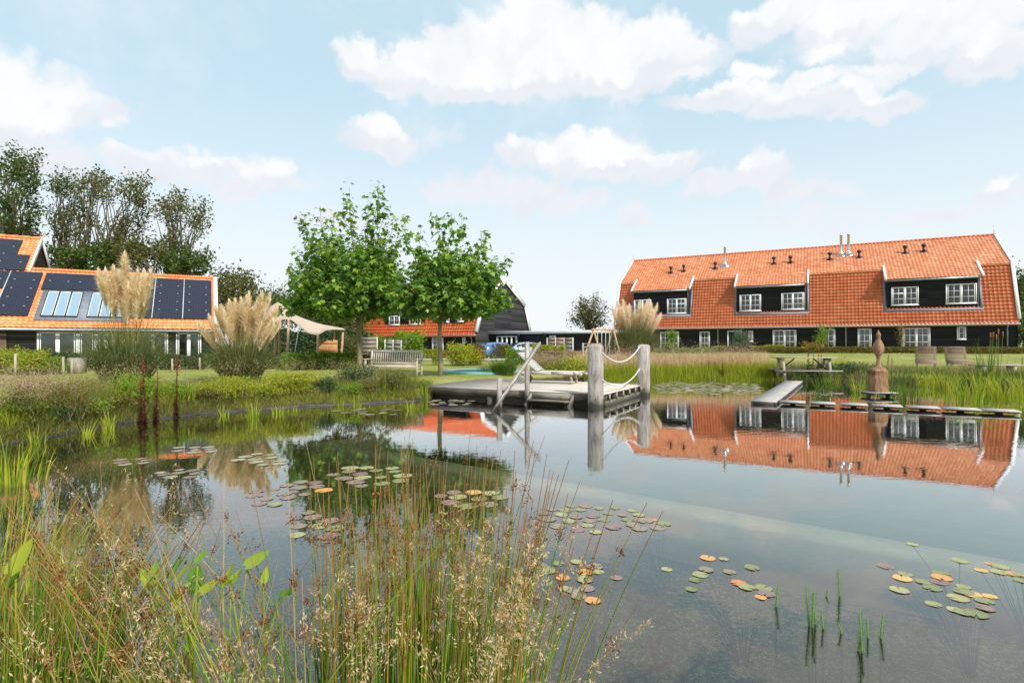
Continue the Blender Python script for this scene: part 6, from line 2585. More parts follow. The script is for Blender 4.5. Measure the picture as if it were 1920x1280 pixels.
# ---- shrubs, hedges
def shrub(name, c, r, h, n, mat, label, cat='shrub', group=None, leaf=.07, shape=LEAF_QUAD, wavy=.25, length=None, yaw=0, twigs=True, box=False):
    """ellipsoid or hedge shaped mass of leaves with inner twigs"""
    c = np.asarray(c, float)
    t = empty(name, c, label, cat, group)
    L = length or r * 2
    u = np.array([cos(yaw), sin(yaw), 0])
    v = np.array([-u[1], u[0], 0])
    ph = random.random() * 9
    if box:
        a = (RNG.random(n) - .5) * L
        bb = (RNG.random(n) - .5)
        zz_ = RNG.random(n) ** .7
        hmod = 1 + wavy * .5 * (np.sin(a * 1.9 + ph) * .5 + np.sin(a * 4.7 + ph * 2) * .35) + RNG.normal(0, wavy * .12, n)
        wid = 1 - .5 * zz_ ** 3
        pos = c + np.outer(a, u) + np.outer(bb * 2 * r * wid, v) + np.outer(zz_ * h * hmod, UP)
    else:
        d = RNG.normal(0, 1, (n, 3))
        d /= np.linalg.norm(d, axis=1)[:, None]
        rr = RNG.random(n) ** .45
        lump = 1 + wavy * np.sin(d[:, 0] * 4 + ph) * np.cos(d[:, 1] * 3.4 + ph * 2) + wavy * .7 * np.sin(d[:, 2] * 6 + ph)
        rr = rr * lump * (1 + RNG.normal(0, .10, n))
        pos = c + np.outer(d[:, 0] * rr * L / 2, u) + np.outer(d[:, 1] * rr * r, v) + np.outer((d[:, 2] * rr * .5 + .5) * h, UP)
        pos[:, 2] = np.maximum(pos[:, 2], c[2] + .02)
    g = Geo()
    g_leaves(g, pos, leaf * (.7 + .6 * RNG.random(n)), shape, up=.45)
    g.build('foliage', M[mat], t)
    if twigs:
        g = Geo()
        m_ = max(8, int(L * 8))
        for i in range(m_):
            a = random.uniform(-.42, .42) * L
            p0 = c + u * a * .8 - UP * .05
            p1 = c + u * a + v * random.uniform(-.6, .6) * r + UP * h * random.uniform(.6, .98)
            g.tube([p0, (p0 + p1) / 2 + RNG.normal(0, .03, 3), p1], [.012, .008, .004], 4, caps=False)
        g.build('twigs', M['bark'], t)
    return t


def hedge_px(px0, px1, D0, D1, ytop, depth, n, mat, label, leaf=.08, wavy=.25, cat='hedge', group=None, name='hedge', box=True):
    p0 = wpt(px0, D0)
    p1 = wpt(px1, D1)
    c = (p0 + p1) / 2
    d = p1 - p0
    h = EYE + (YH - ytop) * (D0 + D1) / 2 / F - c[2]
    return shrub(name, c, depth, h, n, mat, label, cat, group, leaf, wavy=wavy, length=np.linalg.norm(d[:2]), yaw=math.atan2(d[1], d[0]), box=box)


# in front of the barn house
hedge_px(1338, 1960, 51, 45.5, 650, .55, 26000, 'f_hedge2', 'long low clipped brownish green hedge before the black barn house', .11, .12)
hedge_px(1338, 1470, 51.6, 50.6, 647.5, .4, 4500, 'f_yellow', 'yellow green shrubs rising at the left end of the barn hedge', .11, .4, 'shrub', name='shrub')
hedge_px(1225, 1345, 50, 49, 652, .7, 6500, 'f_lime', 'loose green shrubs beside the right pampas grass before the barn house', .12, .6, 'shrub', name='shrub')
p = wpt(1389, 51)
shrub('shrub', p, .85, EYE + 27 * 51 / F - p[2], 2800, 'f_blue', 'rounded grey green bush covering the dark green door', leaf=.13, wavy=.15)
def slim_tree(px, D, ytop, mat, label, wpx, n=900, bare=None, leaf=.12):
    p = wpt(px, D)
    h = EYE + (YH - ytop) * D / F - p[2]
    w_ = wpx * D / F / 2
    tips = [p + np.array([random.gauss(0, w_ * .5), random.gauss(0, w_ * .5), h * random.uniform(.35, 1)]) for _ in range(14)]
    return crown_tree('young_tree', p, h, tips, label, 'tree', None, leafm=mat, trunk_r=.04, fork=.3, leaf=leaf, nleaf=n // 14, spread=.22, along=.5, wob=.01)
slim_tree(1543, 49, 606, 'f_lime', 'slim young green tree before the second window from the downpipe', 26, 1500)
slim_tree(1258, 49, 616, 'f_lime', 'slim young tree with yellow green leaves before the leftmost ground window', 24, 1300)
slim_tree(1690, 47.5, 601, 'f_autumn', 'thin bare young tree standing before the large ground floor window', 14, 260)
slim_tree(1520, 48, 640, 'f_autumn', 'small low yellowish bush at the foot of the slim tree', 30, 800)
# hedge of laurel and yellow shrubs before the solar house
p = G0(20, 702)
shrub('shrub', G0(12, 702), .7, 1.0, 5200, 'f_yellow', 'bright yellow green shrub at the left edge of the lawn', leaf=.07, wavy=.3, length=1.9)
shrub('shrub', G0(58, 703), .6, .95, 4200, 'f_yellow', 'bright yellow green shrub between two stakes on the left lawn', leaf=.07, wavy=.35, length=1.2)
shrub('shrub', G0(100, 702), .5, .72, 2600, 'f_lime', 'small loose green shrub beside the pale planter box', leaf=.07, wavy=.35, length=1.0)
hedge_px(20, 172, 24.5, 25.5, 662, .5, 4800, 'f_dark', 'dark glossy laurel hedge before the patio doors of the solar house', .12, .35)
hedge_px(172, 300, 26, 27, 664, .5, 4000, 'f_lime', 'low young green hedge behind the left pampas grass', .11, .4)
hedge_px(300, 385, 25.5, 26.5, 664, .45, 3600, 'f_dark', 'short dark green hedge right of the left pampas grass', .11, .4)
hedge_px(385, 530, 27, 28, 664, .4, 3200, 'f_lime', 'low young hedge behind the middle pampas grass', .11, .4)
hedge_px(528, 672, 26.5, 27, 662, .45, 7500, 'f_lime', 'bright green young hedge below the canvas tent', .10, .3)
hedge_px(676, 760, 27.5, 28.5, 662, .45, 3200, 'f_dark', 'green hedge behind the garden bench', .10, .5)
hedge_px(500, 650, 42, 44, 622, 1.2, 14000, 'f_dark', 'tall dark hedge in the shade behind the canvas tent', .16, .25)
hedge_px(620, 700, 45, 46, 620, 1.2, 8000, 'f_dark', 'tall green hedge between the tent and the wooden fence', .16, .3)
p = wpt(660, 36)
shrub('shrub', wpt(652, 38), 1.1, 1.9, 3800, 'f_treeb', 'olive green bush beside the rightmost tent pole', leaf=.11, wavy=.3)
hedge_px(690, 790, 42, 43, 628, .7, 5500, 'f_lime', 'climbing plants with fresh green leaves on the wooden fence', .14, .5)
shrub('shrub', wpt(776, 37), .8, 2.0, 3000, 'f_lime', 'tall leafy climber between the two plane tree trunks', leaf=.14, wavy=.4)
# hedges around the car park
hedge_px(838, 960, 49, 50, 647, .6, 7500, 'f_hedge2', 'brownish green hedge left of the blue car', .12, .25)
hedge_px(782, 838, 47, 48, 655, .5, 2600, 'f_autumn', 'low yellowish hedge below the glazed door of the grey barn', .12, .3)
shrub('shrub', wpt(866, 31), 1.2, 1.15, 4600, 'f_yellow', 'big bright yellow green bush beside the pale tree trunk', leaf=.10, wavy=.3, length=1.8)
shrub('shrub', wpt(893, 31.5), .55, .95, 1500, 'f_autumn', 'small bush with yellow and orange leaves by the driveway stakes', leaf=.10, wavy=.3)
shrub('shrub', wpt(818, 32), .35, 1.0, 900, 'f_yellow', 'narrow yellow green shrub just left of the pale tree trunk', leaf=.09, wavy=.3)
hedge_px(998, 1060, 43.5, 43, 647, .6, 5200, 'f_yellow', 'yellow green hedge in front of the garden screen', .12, .3)
hedge_px(948, 992, 33, 33, 658, .5, 2600, 'f_lime', 'green bush behind the raised lounger back', .10, .4)
hedge_px(1068, 1130, 40, 40, 658, .5, 2600, 'f_yellow', 'low yellow green hedge behind the swing frame', .12, .3)
shrub('shrub', wpt(1083, 24), .9, .95, 3200, 'f_yellow', 'yellow green bush left of the front bollard beyond the deck', leaf=.07, wavy=.35, length=2.2)
shrub('shrub', G0(668, 728, .3), .5, .62, 3200, 'f_dark', 'low dark green bush on the bank before the left tree trunk', leaf=.05, wavy=.2, length=1.25)
shrub('shrub', wpt(1590, 24.5), .6, .55, 2400, 'f_dark', 'dark green low bush on the bank behind the boardwalk', leaf=.06, wavy=.3, length=2.6)


# ---- grasses
def clump(name, c, n, h, spread, mat, label, cat='plant', group=None, width=.012, bend=.5, droop=.25, segs=5, hv=.3, lean=None, part='blades', t=None, base_r=.12, hsq=1):
    c = np.asarray(c, float)
    if t is None:
        t = empty(name, c, label, cat, group)
    an = RNG.random(n) * 2 * pi
    rr = base_r * np.sqrt(RNG.random(n))
    base = c + np.stack([np.cos(an) * rr, np.sin(an) * rr * .8, np.zeros(n)], 1)
    az_ = an + RNG.normal(0, .5, n)
    bd_ = bend * (.15 + RNG.random(n))
    hh__ = h * (1 - hv * RNG.random(n)) * hsq
    g = Geo()
    g_blades(g, base, hh__, az_, bd_ * spread, width * (.7 + .6 * RNG.random(n)), segs, droop=droop * RNG.random(n) * 1.6)
    g.build(part, M[mat], t)
    return t


def pampas(c, h_leaf, r_leaf, plumes, label, n=1500, mat='plume', pl=.9, pr=.16, lw=.014):
    c = np.asarray(c, float)
    t = empty('pampas_grass', c, label, 'pampas grass', 'clumps of pampas grass around the pond')
    an = RNG.random(n) * 2 * pi
    rr = .28 * r_leaf * np.sqrt(RNG.random(n))
    base = c + np.stack([np.cos(an) * rr, np.sin(an) * rr, np.zeros(n)], 1)
    rb_ = RNG.random(n)
    g = Geo()
    hh__ = h_leaf * (.65 + .5 * RNG.random(n)) * (1.05 - .25 * rb_)
    g_blades(g, base, hh__, an + RNG.normal(0, .35, n), (r_leaf / h_leaf) * (.10 + 1.05 * rb_), lw * (.7 + .6 * RNG.random(n)), 8, droop=.05 + .62 * rb_)
    g.build('leaves', M['g_pampas'], t)
    for (top, ln, rad) in plumes:
        top = np.asarray(top, float)
        foot = c + np.array([(top[0] - c[0]) * .22, (top[1] - c[1]) * .22, 0])
        s = np.linspace(0, 1, 9)
        pts = foot[None] + (top - foot)[None] * s[:, None]
        pts[:, :2] = foot[:2] + (top - foot)[:2] * (s ** 1.35)[:, None]
        g = Geo()
        g.tube(pts[:8], np.linspace(.014, .006, 8), 5)
        g.build('plume_stalk', M['g_iris'], t, smooth=True)
        # feather: many thin hairs leaving the rachis
        m_ = 900
        f_ = RNG.random(m_)
        ax = nrm(pts[-1] - pts[-3])
        start = top - ax * ln
        pos = start + np.outer(f_ * ln, ax) + RNG.normal(0, .012, (m_, 3))
        prof = np.sin(np.clip(f_ * .86 + .16, 0, 1) * pi) ** .6
        az_ = RNG.random(m_) * 2 * pi
        hl = (.24 + .2 * RNG.random(m_)) * (ln / .9)
        g = Geo()
        rad_ = rad * 1.15 * prof * (.45 + .85 * RNG.random(m_))
        g_blades(g, pos, hl * (.75 + .2 * f_), az_, rad_ / hl * 1.25, .022 * (.6 + .8 * RNG.random(m_)), 3, droop=.28, power=.6)
        g.build('plume', M[mat], t)
    return t


def plumes_px(lst, D, ln, rad, jd=.5):
    out = []
    for (x, y) in lst:
        out.append((P(x, y, D + random.uniform(-jd, jd)), ln * random.uniform(.85, 1.1), rad * random.uniform(.85, 1.15)))
    return out


c1 = G0(236, 722)
D1 = c1[1]
pampas(c1, 2.35, 2.1, plumes_px([(234, 487), (184, 517), (197, 519), (212, 512), (223, 520), (246, 530), (258, 520), (270, 522), (283, 518), (240, 545), (279, 548), (206, 540), (228, 535), (262, 545)], D1, .95, .20, .4),
       'tall pampas grass before the solar house, its pale plumes highest of all', 2600, pl=.9)
c2 = G0(452, 715)
D2 = c2[1]
pampas(c2, 1.85, 2.0, plumes_px([(371, 617), (391, 602), (404, 585), (414, 582), (429, 574), (441, 572), (452, 570), (467, 561), (463, 566), (482, 574), (492, 558), (486, 590), (506, 564), (498, 587), (520, 585), (526, 612), (474, 590), (446, 600), (420, 596), (508, 600), (460, 600), (433, 594), (514, 610)], D2, .95, .17, .5),
       'broad pampas grass with a dense fan of golden plumes left of the tent', 3200)
c3 = G0(1190, 683, .4)
D3 = c3[1]
pampas(c3, 3.1, 2.5, plumes_px([(1148, 583), (1158, 572), (1168, 570), (1180, 578), (1176, 582), (1201, 572), (1213, 576), (1222, 577), (1233, 578), (1207, 585), (1226, 588), (1190, 590), (1166, 585), (1217, 570), (1240, 596)], D3, 1.2, .26, .8),
       'pampas grass with pinkish plumes standing behind the far bollard', 4200, mat='plume2', lw=.02)

# left bank: mixed ground cover
def along_shore(n, p0, p1, lo, hi):
    """points along SHORE_L pieces p0..p1 (float index), offset outward lo..hi metres"""
    s = p0 + (p1 - p0) * RNG.random(n)
    i = np.minimum(s.astype(int), len(SHORE_L) - 2)
    f_ = (s - i)[:, None]
    A = np.array(SHORE_L)
    p = A[i] * (1 - f_) + A[i + 1] * f_
    d = A[i + 1] - A[i]
    nn = np.stack([-d[:, 1], d[:, 0]], 1) / np.linalg.norm(d, axis=1)[:, None]
    off = lo + (hi - lo) * RNG.random(n)
    q = p + nn * off[:, None]
    return np.column_stack([q, hz(q[:, 0], q[:, 1])])


def stuff_blades(name, pos, h, mat, width=.008, bend=.4, droop=.2, hv=.5, segs=3, label=None):
    n = len(pos)
    g = Geo()
    g_blades(g, pos, h * (1 - hv * RNG.random(n)), RNG.random(n) * 2 * pi, bend * (.2 + RNG.random(n)), width * (.6 + .8 * RNG.random(n)), segs, droop=droop * RNG.random(n))
    o = g.build(name, M[mat])
    return tag(o, label, 'grass', kind='stuff')


def patchy(pos, sc, thr, seed=0):
    v = np.sin(pos[:, 0] * sc + seed) * np.cos(pos[:, 1] * sc * 1.3 + seed * 2) + .5 * np.sin(pos[:, 0] * sc * 2.7 + pos[:, 1] * sc * 2.1 + seed)
    return pos[v > thr]


stuff_blades('bank_grass', along_shore(16000, 0, 8, .05, 2.2), .34, 'g_olive', .011, .6, .4, label='olive green rough grass covering the left bank of the pond')
stuff_blades('dry_grass', patchy(along_shore(16000, 0, 8, .2, 2.0), 1.1, .35, 2), .44, 'g_straw', .007, .55, .4, label='straw coloured dry grass among the green on the left bank')
stuff_blades('bank_grass', patchy(along_shore(11000, 0, 4, .1, 1.9), 1.5, .0, 5), .5, 'g_yellow', .011, .6, .3, label='yellow green grass tufts on the left bank')
sp_ = along_shore(9000, .4, 3.2, .1, 2.0)
stuff_blades('meadow_stems', patchy(sp_, .9, .2, 1), .78, 'g_olive', .007, .35, .15, .45, 4, label='tall thin meadow stems on the leftmost part of the bank')
# pinkish seedheads on the leftmost bank
def seed_cloud(name, pos, h, mat, size, per, label, spread=.05, kind='stuff'):
    n = len(pos)
    top = pos + np.array([0, 0, 1]) * (h * (.6 + .4 * RNG.random(n)))[:, None]
    top[:, :2] += RNG.normal(0, .10, (n, 2))
    g = Geo()
    q = np.repeat(top, per, 0) + RNG.normal(0, 1, (n * per, 3)) * (spread, spread, spread * 2)
    g_leaves(g, q, size * (.6 + .8 * RNG.random(len(q))), LEAF_QUAD, up=0.2)
    o = g.build(name, M[mat])
    return tag(o, label, 'plant', kind=kind)
seed_cloud('seedheads', along_shore(420, .5, 2.6, .1, 1.2), .78, 'pinkseed', .022, 22, 'pinkish brown fluffy seedheads on the leftmost bank')
seed_cloud('seedheads', along_shore(500, 3, 8, .5, 1.9), .70, 'spikelet', .018, 16, 'pale feathery seedheads above the grass on the left bank', .06)
# yellow-green spreading shrubs on the bank
def on_bank(px, py, r=.45):
    p = G0(px, py, .33)
    k = p[0] / p[1]
    while float(poly_dist(p[0], p[1])) < r:
        p = np.array([k * (p[1] + .08), p[1] + .08, 0])
    p[2] = float(hz(p[0], p[1]))
    return p
for (px, py, r, L, h, n, mt, lab) in [(548, 752, .55, 1.25, .62, 9000, 'f_yellow', 'bright yellow green feathery shrub on the bank below the tent'),
                                      (430, 757, .5, 1.5, .55, 5200, 'f_yellow', 'yellow green spreading shrub below the middle pampas grass'),
                                      (250, 755, .5, 1.3, .62, 4600, 'f_lime', 'light green arching shrub at the foot of the tall pampas grass'),
                                      (330, 752, .4, 1.1, .45, 3000, 'f_lime', 'low light green shrub behind the maroon flower stalks'),
                                      (610, 742, .35, .7, .42, 2200, 'f_dark', 'small dark green shrub right of the yellow feathery shrub'),
                                      (30, 835, .45, .9, .45, 2600, 'f_lime', 'low green leafy plant at the water edge, far left'),
                                      (735, 740, .45, 1.0, .60, 3200, 'f_treeb', 'brownish green tangled shrub on the bank in front of the bench')]:
    shrub('shrub', on_bank(px, py), r * 1.1, h * .92, int(n * 1.1), mt, lab, leaf=.040, wavy=.4, length=L, shape=LEAF_QUAD)
    clump('x', on_bank(px, py), 140, h * 1.25, .9, 'g_yellow' if mt != 'f_dark' else 'g_green', 'arching blades growing through a bank shrub near ' + {548: 'the tent', 430: 'the middle pampas grass', 250: 'the tall pampas grass', 330: 'the maroon stalks', 610: 'the left tree trunk', 30: 'the left picture edge', 735: 'the bench'}[px], 'grass', t=None, width=.012, base_r=L * .4).name = 'grass_clump'
# irises at the water edge (left)
IR = 'yellow green iris clumps along the water edge'
def iris(px, py, h, n, label, z=0.0, r=.12, mat='g_iris', w_=.022, sp=.45, grp=IR):
    c = GP(px, py, z)
    c[2] = z - .05
    t = clump('iris_clump', c, n, h, 1.0, mat, label, 'iris', grp, width=w_, bend=sp, droop=.08, base_r=r, hv=.5, segs=4)
    return t
for q in [(205, 806, .48, 34, 'iris tuft in the water below the tall pampas grass'), (162, 816, .36, 20, 'small iris tuft left of the maroon stalks in the shallow water'),
          (475, 782, .50, 46, 'tall lime green iris tuft in the water below the middle pampas grass'), (420, 779, .34, 26, 'short iris tuft left of the tall lime green one'),
          (521, 775, .34, 22, 'iris tuft in the water below the yellow feathery shrub'), (547, 770, .26, 10, 'thin iris tuft right of the yellow feathery shrub'),
          (636, 762, .50, 34, 'iris clump at the edge, left of the pair before the left tree'), (668, 762, .50, 34, 'iris clump at the edge, right of the pair before the left tree'),
          (770, 768, .36, 18, 'small green iris tuft beside the deck lily pads'), (70, 832, .40, 34, 'grassy iris tuft at the far left water edge')]:
    iris(*q)
# taller green plants left of the deck
clump('grass_clump', on_bank(760, 742), 320, .72, .9, 'g_olive', 'clump of tall olive grass between bench and deck', 'grass', width=.009, base_r=.4)
clump('grass_clump', on_bank(700, 745), 240, .45, .9, 'g_green', 'tuft of green grass beside the dark bush on the bank', 'grass', width=.010, base_r=.35)
# water edge reeds left foreground
iris(28, 905, .6, 60, 'tall green iris clump in the water at the left picture edge', r=.3)

# grass tuft behind the deck (left of lounger)
c = wpt(945, 22.3)
clump('grass_clump', c, 900, .95, .9, 'g_green', 'arching green ornamental grass behind the left end of the deck', 'grass', width=.012, bend=.75, base_r=.45, droop=.4)
clump('grass_clump', wpt(918, 23.5), 300, .5, .9, 'g_green', 'low dark green grass beside the turquoise trampoline rim', 'grass', width=.012, base_r=.5)

# right bank: band of feathery grass over green reeds
def right_shore(n, px0, px1, lo, hi):
    px = px0 + (px1 - px0) * RNG.random(n)
    ys = np.interp(px, [1000, 1225, 1350, 1450, 1520, 1640, 1800, 1960], [716, 713, 712, 711.5, 713, 716, 722, 730])
    D = EYE * F / (ys - YH)
    off = lo + (hi - lo) * RNG.random(n)
    D = D + off
    x = (px - 960) / F * D
    return np.column_stack([x, D, hz(x, D)])
stuff_blades('reeds', right_shore(7500, 1095, 1470, -.35, .6), .62, 'g_yellow', .020, .22, .1, .45, 3, label='band of fresh yellow green reeds along the far right bank')
stuff_blades('feather_grass', right_shore(12000, 1080, 1440, .5, 2.6), .98, 'g_peach', .018, .30, .25, .35, 3, label='pale straw coloured feathery grass above the reeds on the far bank')
seed_cloud('seedheads', right_shore(1300, 1130, 1420, .5, 2.6), .98, 'pinkseed', .035, 9, 'pinkish haze of seedheads over the far bank grass', .10)
stuff_blades('dry_grass', patchy(right_shore(6000, 1440, 1960, -.3, 2.0), 1.3, .0, 3), .62, 'g_straw', .014, .4, .3, .5, 3, label='brownish dry grass mixed into the right bank')
stuff_blades('bank_grass', right_shore(9000, 1400, 1960, -.2, 2.2), .42, 'g_green', .016, .4, .3, .5, 3, label='green grass and low plants on the right bank behind the stepping slabs')
stuff_blades('bank_grass', right_shore(5200, 1000, 1110, .0, 3.4), .7, 'g_olive', .012, .4, .3, .5, 3, label='mixed olive grass behind the lounger on the far side of the deck')
seed_cloud('seedheads', right_shore(600, 985, 1080, .3, 3.0), .66, 'pinkseed', .035, 10, 'pinkish seedheads behind the lounger', .09)
# iris and reed clumps on the right, in and beside the water
RI = 'yellow green iris clumps on the right side of the pond'
rng_l = random.Random(5)
near = ['behind the boardwalk', 'left of the carved bird', 'right of the carved bird', 'behind the stepping slabs', 'near the right picture edge']
spots = [(1545, 735, .9, 60, 'iris clump in the water between boardwalk and carved bird'), (1518, 748, .55, 34, 'small iris clump beside the first stepping slab'),
         (1570, 700, 1.35, 150, 'tall bright iris stand on the bank behind the boardwalk end'), (1600, 706, 1.0, 90, 'iris stand on the bank left of the carved bird'),
         (1618, 738, .75, 60, 'iris clump just left of the carved bird block'), (1668, 742, .95, 60, 'slanting iris clump just right of the carved bird block'),
         (1700, 750, .8, 70, 'dark green rush tuft behind the fourth stepping slab'), (1705, 718, .8, 80, 'iris stand on the bank below the first slatted seat'),
         (1738, 725, .85, 80, 'broad iris stand in front of the first slatted seat'), (1775, 730, .9, 90, 'iris stand between the two slatted seats at the water'),
         (1815, 752, 1.0, 90, 'large yellow iris clump behind the sixth stepping slab'), (1850, 738, 1.1, 110, 'dense iris clump beneath the tall cattails'),
         (1885, 748, .9, 90, 'iris clump behind the last stepping slab'), (1918, 745, 1.0, 90, 'iris clump cut by the right picture edge'),
         (1640, 722, .6, 60, 'low iris tuft behind the carved bird platform'), (1895, 720, .8, 80, 'iris stand below the plank bench'),
         (1830, 722, .8, 90, 'iris stand on the bank left of the cattails'), (1560, 716, .7, 60, 'low iris clump at the bank beside the boardwalk'),
         (1420, 712, .6, 50, 'low iris clump on the bank left of the boardwalk end'), (1378, 711, .75, 44, 'single bright iris clump amid the pale feathery grass'),
         (1340, 713, .45, 30, 'small iris tuft at the far bank near the maroon stalks'), (1500, 714, .5, 44, 'short iris clump at the landing of the boardwalk')]
for (px, py, h, n, lab) in spots:
    mt = 'g_iris' if 'dark' not in lab else 'g_green'
    if 'yellow' not in lab and 'bright' not in lab:
        mt = ['g_iris', 'g_olive', 'g_green', 'g_yellow'][(px * 7 + py) % 4]
    iris(px, py, h, int(n * .85), lab, 0.0, .34, mt, .024 if py > 730 else .03, .62, RI)
# cattails
c = GP(1852, 728, 0)
t = clump('cattail_clump', c, 60, 2.0, .6, 'g_green', 'tall cattail reeds with dark heads rising beside the second slatted seat', 'reeds', width=.03, bend=.35, base_r=.35, hv=.55, droop=.05)
for k in range(5):
    g = Geo()
    x = c + np.array([random.uniform(-.35, .45), random.uniform(-.2, .2), 0])
    tp_ = x + np.array([random.uniform(-.15, .2), 0, random.uniform(1.7, 2.05)])
    g.tube([x, (x + tp_) / 2, tp_], [.010, .008, .006], 5)
    g.build('stalk', M['g_green'], t)
    g = Geo()
    g.tube([tp_ - UP * .02, tp_ + UP * .03, tp_ + UP * .17, tp_ + UP * .2], [.01, .024, .024, .008], 7)
    g.build('cattail_head', M['seed'], t)
# a few tall reeds at the right edge
iris(1880, 716, 1.7, 26, 'sparse very tall thin reeds near the right picture edge', 0.0, .5, 'g_olive', .018, .3, RI)
iris(1700, 712, 1.2, 30, 'sparse tall brownish reeds between bird and first slatted seat', 0.0, .5, 'g_straw', .014, .3, RI)


# ---- cardinal flower stalks (maroon leaves, red flowers)
LB = 'maroon leaved flower stalks'
def lobelia(px, pyb, pyt, label, z=0.0, red=True, leaf=.075, r=.035):
    c = GP(px, pyb, z)
    D = c[1]
    c[2] = z - .02
    zt = EYE + (YH - pyt) * D / F
    h = zt - c[2]
    t = empty('flower_stalk', c, label, 'flower', LB)
    ln_x = random.uniform(-.05, .05) * h
    g = Geo()
    pts = [c, c + np.array([ln_x * .4, 0, h * .5]), c + np.array([ln_x, 0, h])]
    g.tube(pts, [.012, .010, .005], 6)
    g.build('stem', M['maroon'], t)
    n = int(170 * h)
    f_ = RNG.random(n) ** 1.35 * .95
    an = RNG.random(n) * 2 * pi
    base = c + np.stack([ln_x * f_, 0 * f_, f_ * h], 1)
    dv = np.stack([np.cos(an), np.sin(an), .15 + 0 * an], 1)
    sc_ = (1.05 - .75 * f_)
    g = Geo()
    g_leaves(g, base + dv * (r * sc_)[:, None], leaf * sc_, LEAF_OVAL, up=.5, direct=dv, normal=np.array([0, 0, 1.]) + dv * 0)
    g.build('leaves', M['maroon'], t)
    if red:
        g = Geo()
        n = 18
        f_ = .74 + .20 * RNG.random(n)
        an = RNG.random(n) * 2 * pi
        base = c + np.stack([ln_x * f_ + np.cos(an) * .03, np.sin(an) * .03, f_ * h], 1)
        g_leaves(g, base, .04, LEAF_OVAL, up=0)
        g.build('petals', M['redflower'], t)
    return t
for q in [(272, 793, 662, 'tallest maroon flower stalk with red flowers, left of three in the water', True), (293, 788, 690, 'short maroon stalk between the two tall ones in the left water', False),
          (331, 782, 664, 'slender maroon flower stalk with red tip, right of the left trio', True), (264, 792, 705, 'low bushy maroon stalk at the left side of the trio', True)]:
    lobelia(q[0], q[1], q[2], q[3], 0, q[4])
for q in [(1328, 711, 673, 'leftmost of three short dark maroon stalks before the pale feathery grass', False), (1340, 711, 674, 'middle one of three short dark stalks before the pale feathery grass', False), (1356, 712, 671, 'rightmost of three short dark stalks before the pale feathery grass', False),
          (1385, 709, 672, 'thin dark stalk right of the bright iris clump', False)]:
    lobelia(q[0], q[1], q[2], q[3], 0, q[4], .13, .07)
for i, (x, yb, yt, rd, wh) in enumerate([(1516, 712, 655, 1, 'left of'), (1524, 711, 663, 0, 'left of'), (1533, 713, 657, 1, 'left of'), (1541, 712, 662, 1, 'left of'), (1552, 711, 668, 0, 'left of'), (1664, 708, 664, 0, 'right of'), (1672, 707, 668, 0, 'right of'), (1915, 716, 668, 0, 'far right of')]):
    lobelia(x, yb, yt, ['tall maroon stalk with red flowers at the boardwalk landing, leftmost of its group', 'thin maroon stalk second in the group at the boardwalk landing', 'maroon stalk with red tip, third in the boardwalk landing group', 'maroon stalk with red flowers, fourth in the boardwalk landing group', 'short maroon stalk at the right end of the boardwalk landing group', 'dark stalk just right of the carved bird on the bank', 'darker second stalk right of the carved bird on the bank', 'bushy dark maroon stalk at the right picture edge'][i], 0, bool(rd), .13, .07)

# lawn blades for texture
n = 60000
px = RNG.random(n) * 2100 - 90
Dn = 9 + RNG.random(n) ** 1.2 * 26
x = (px - 960) / F * Dn
dd = poly_dist(x, Dn)
ok = dd > .35
pos = np.column_stack([x, Dn, hz(x, Dn)])[ok]
g = Geo()
g_blades(g, pos, .055 * (.5 + RNG.random(len(pos))), RNG.random(len(pos)) * 6.3, .6, .016, 1)
tag(g.build('lawn_grass', M['g_yellow']), 'short mown grass of the lawn around the pond', 'grass', kind='stuff')

# more plants on the left bank, so that the edge is ragged
for (px, py, L, h, n, mt, lab) in [(40, 800, 1.2, .75, 3600, 'f_treeb', 'brown green tangled bush on the leftmost bank'), (120, 790, 1.1, .80, 3400, 'f_hedge2', 'brownish bush with faded flowers on the left bank'),
                                   (170, 800, .8, .45, 2400, 'f_lime', 'low light green plant at the water below the brownish bush'), (100, 812, .9, .38, 2600, 'f_dark', 'low dark green plant at the far left water edge'),
                                   (225, 782, .7, .45, 1900, 'f_hedge2', 'small rusty bush left of the maroon stalks'), (385, 768, .9, .42, 2600, 'f_hedge2', 'low olive brown bush right of the maroon stalks'),
                                   (500, 757, .8, .48, 2600, 'f_yellow', 'small yellow green plant between the two bright bank shrubs'), (660, 745, .8, .38, 2200, 'f_lime', 'low green plant below the dark bush before the left tree'),
                                   (690, 742, .6, .5, 1600, 'f_hedge2', 'small reddish brown bush before the garden bench'), (790, 737, .7, .40, 2000, 'f_lime', 'low green plant covering the left corner of the deck')]:
    shrub('shrub', on_bank(px, py, .3), .38, h * .75, n, mt, lab, leaf=.036, wavy=.45, length=L)
p_ = dk(DL + .02, -.05, .1)
clump('grass_clump', p_, 420, .62, 1.0, 'g_olive', 'arching olive grass at the left front corner of the deck', 'grass', width=.010, base_r=.45, bend=.6)
p_ = dk(DL - .5, -.35, -.02)
clump('iris_clump', p_, 60, .52, 1.0, 'g_iris', 'bright iris leaves in the water at the left end of the deck', 'iris', IR, width=.022, base_r=.2, bend=.5, droop=.1)
edge_g = along_shore(5200, 0, 4.6, -.06, .3)
stuff_blades('edge_grass', edge_g, .26, 'g_olive', .010, .9, .8, .5, 3, label='grass hanging over the left pond edge')
edge_g = along_shore(2600, 4.6, 8, .02, .3)
stuff_blades('edge_grass', edge_g, .2, 'g_yellow', .010, .9, .8, .5, 3, label='short grass along the pond edge below the tent')
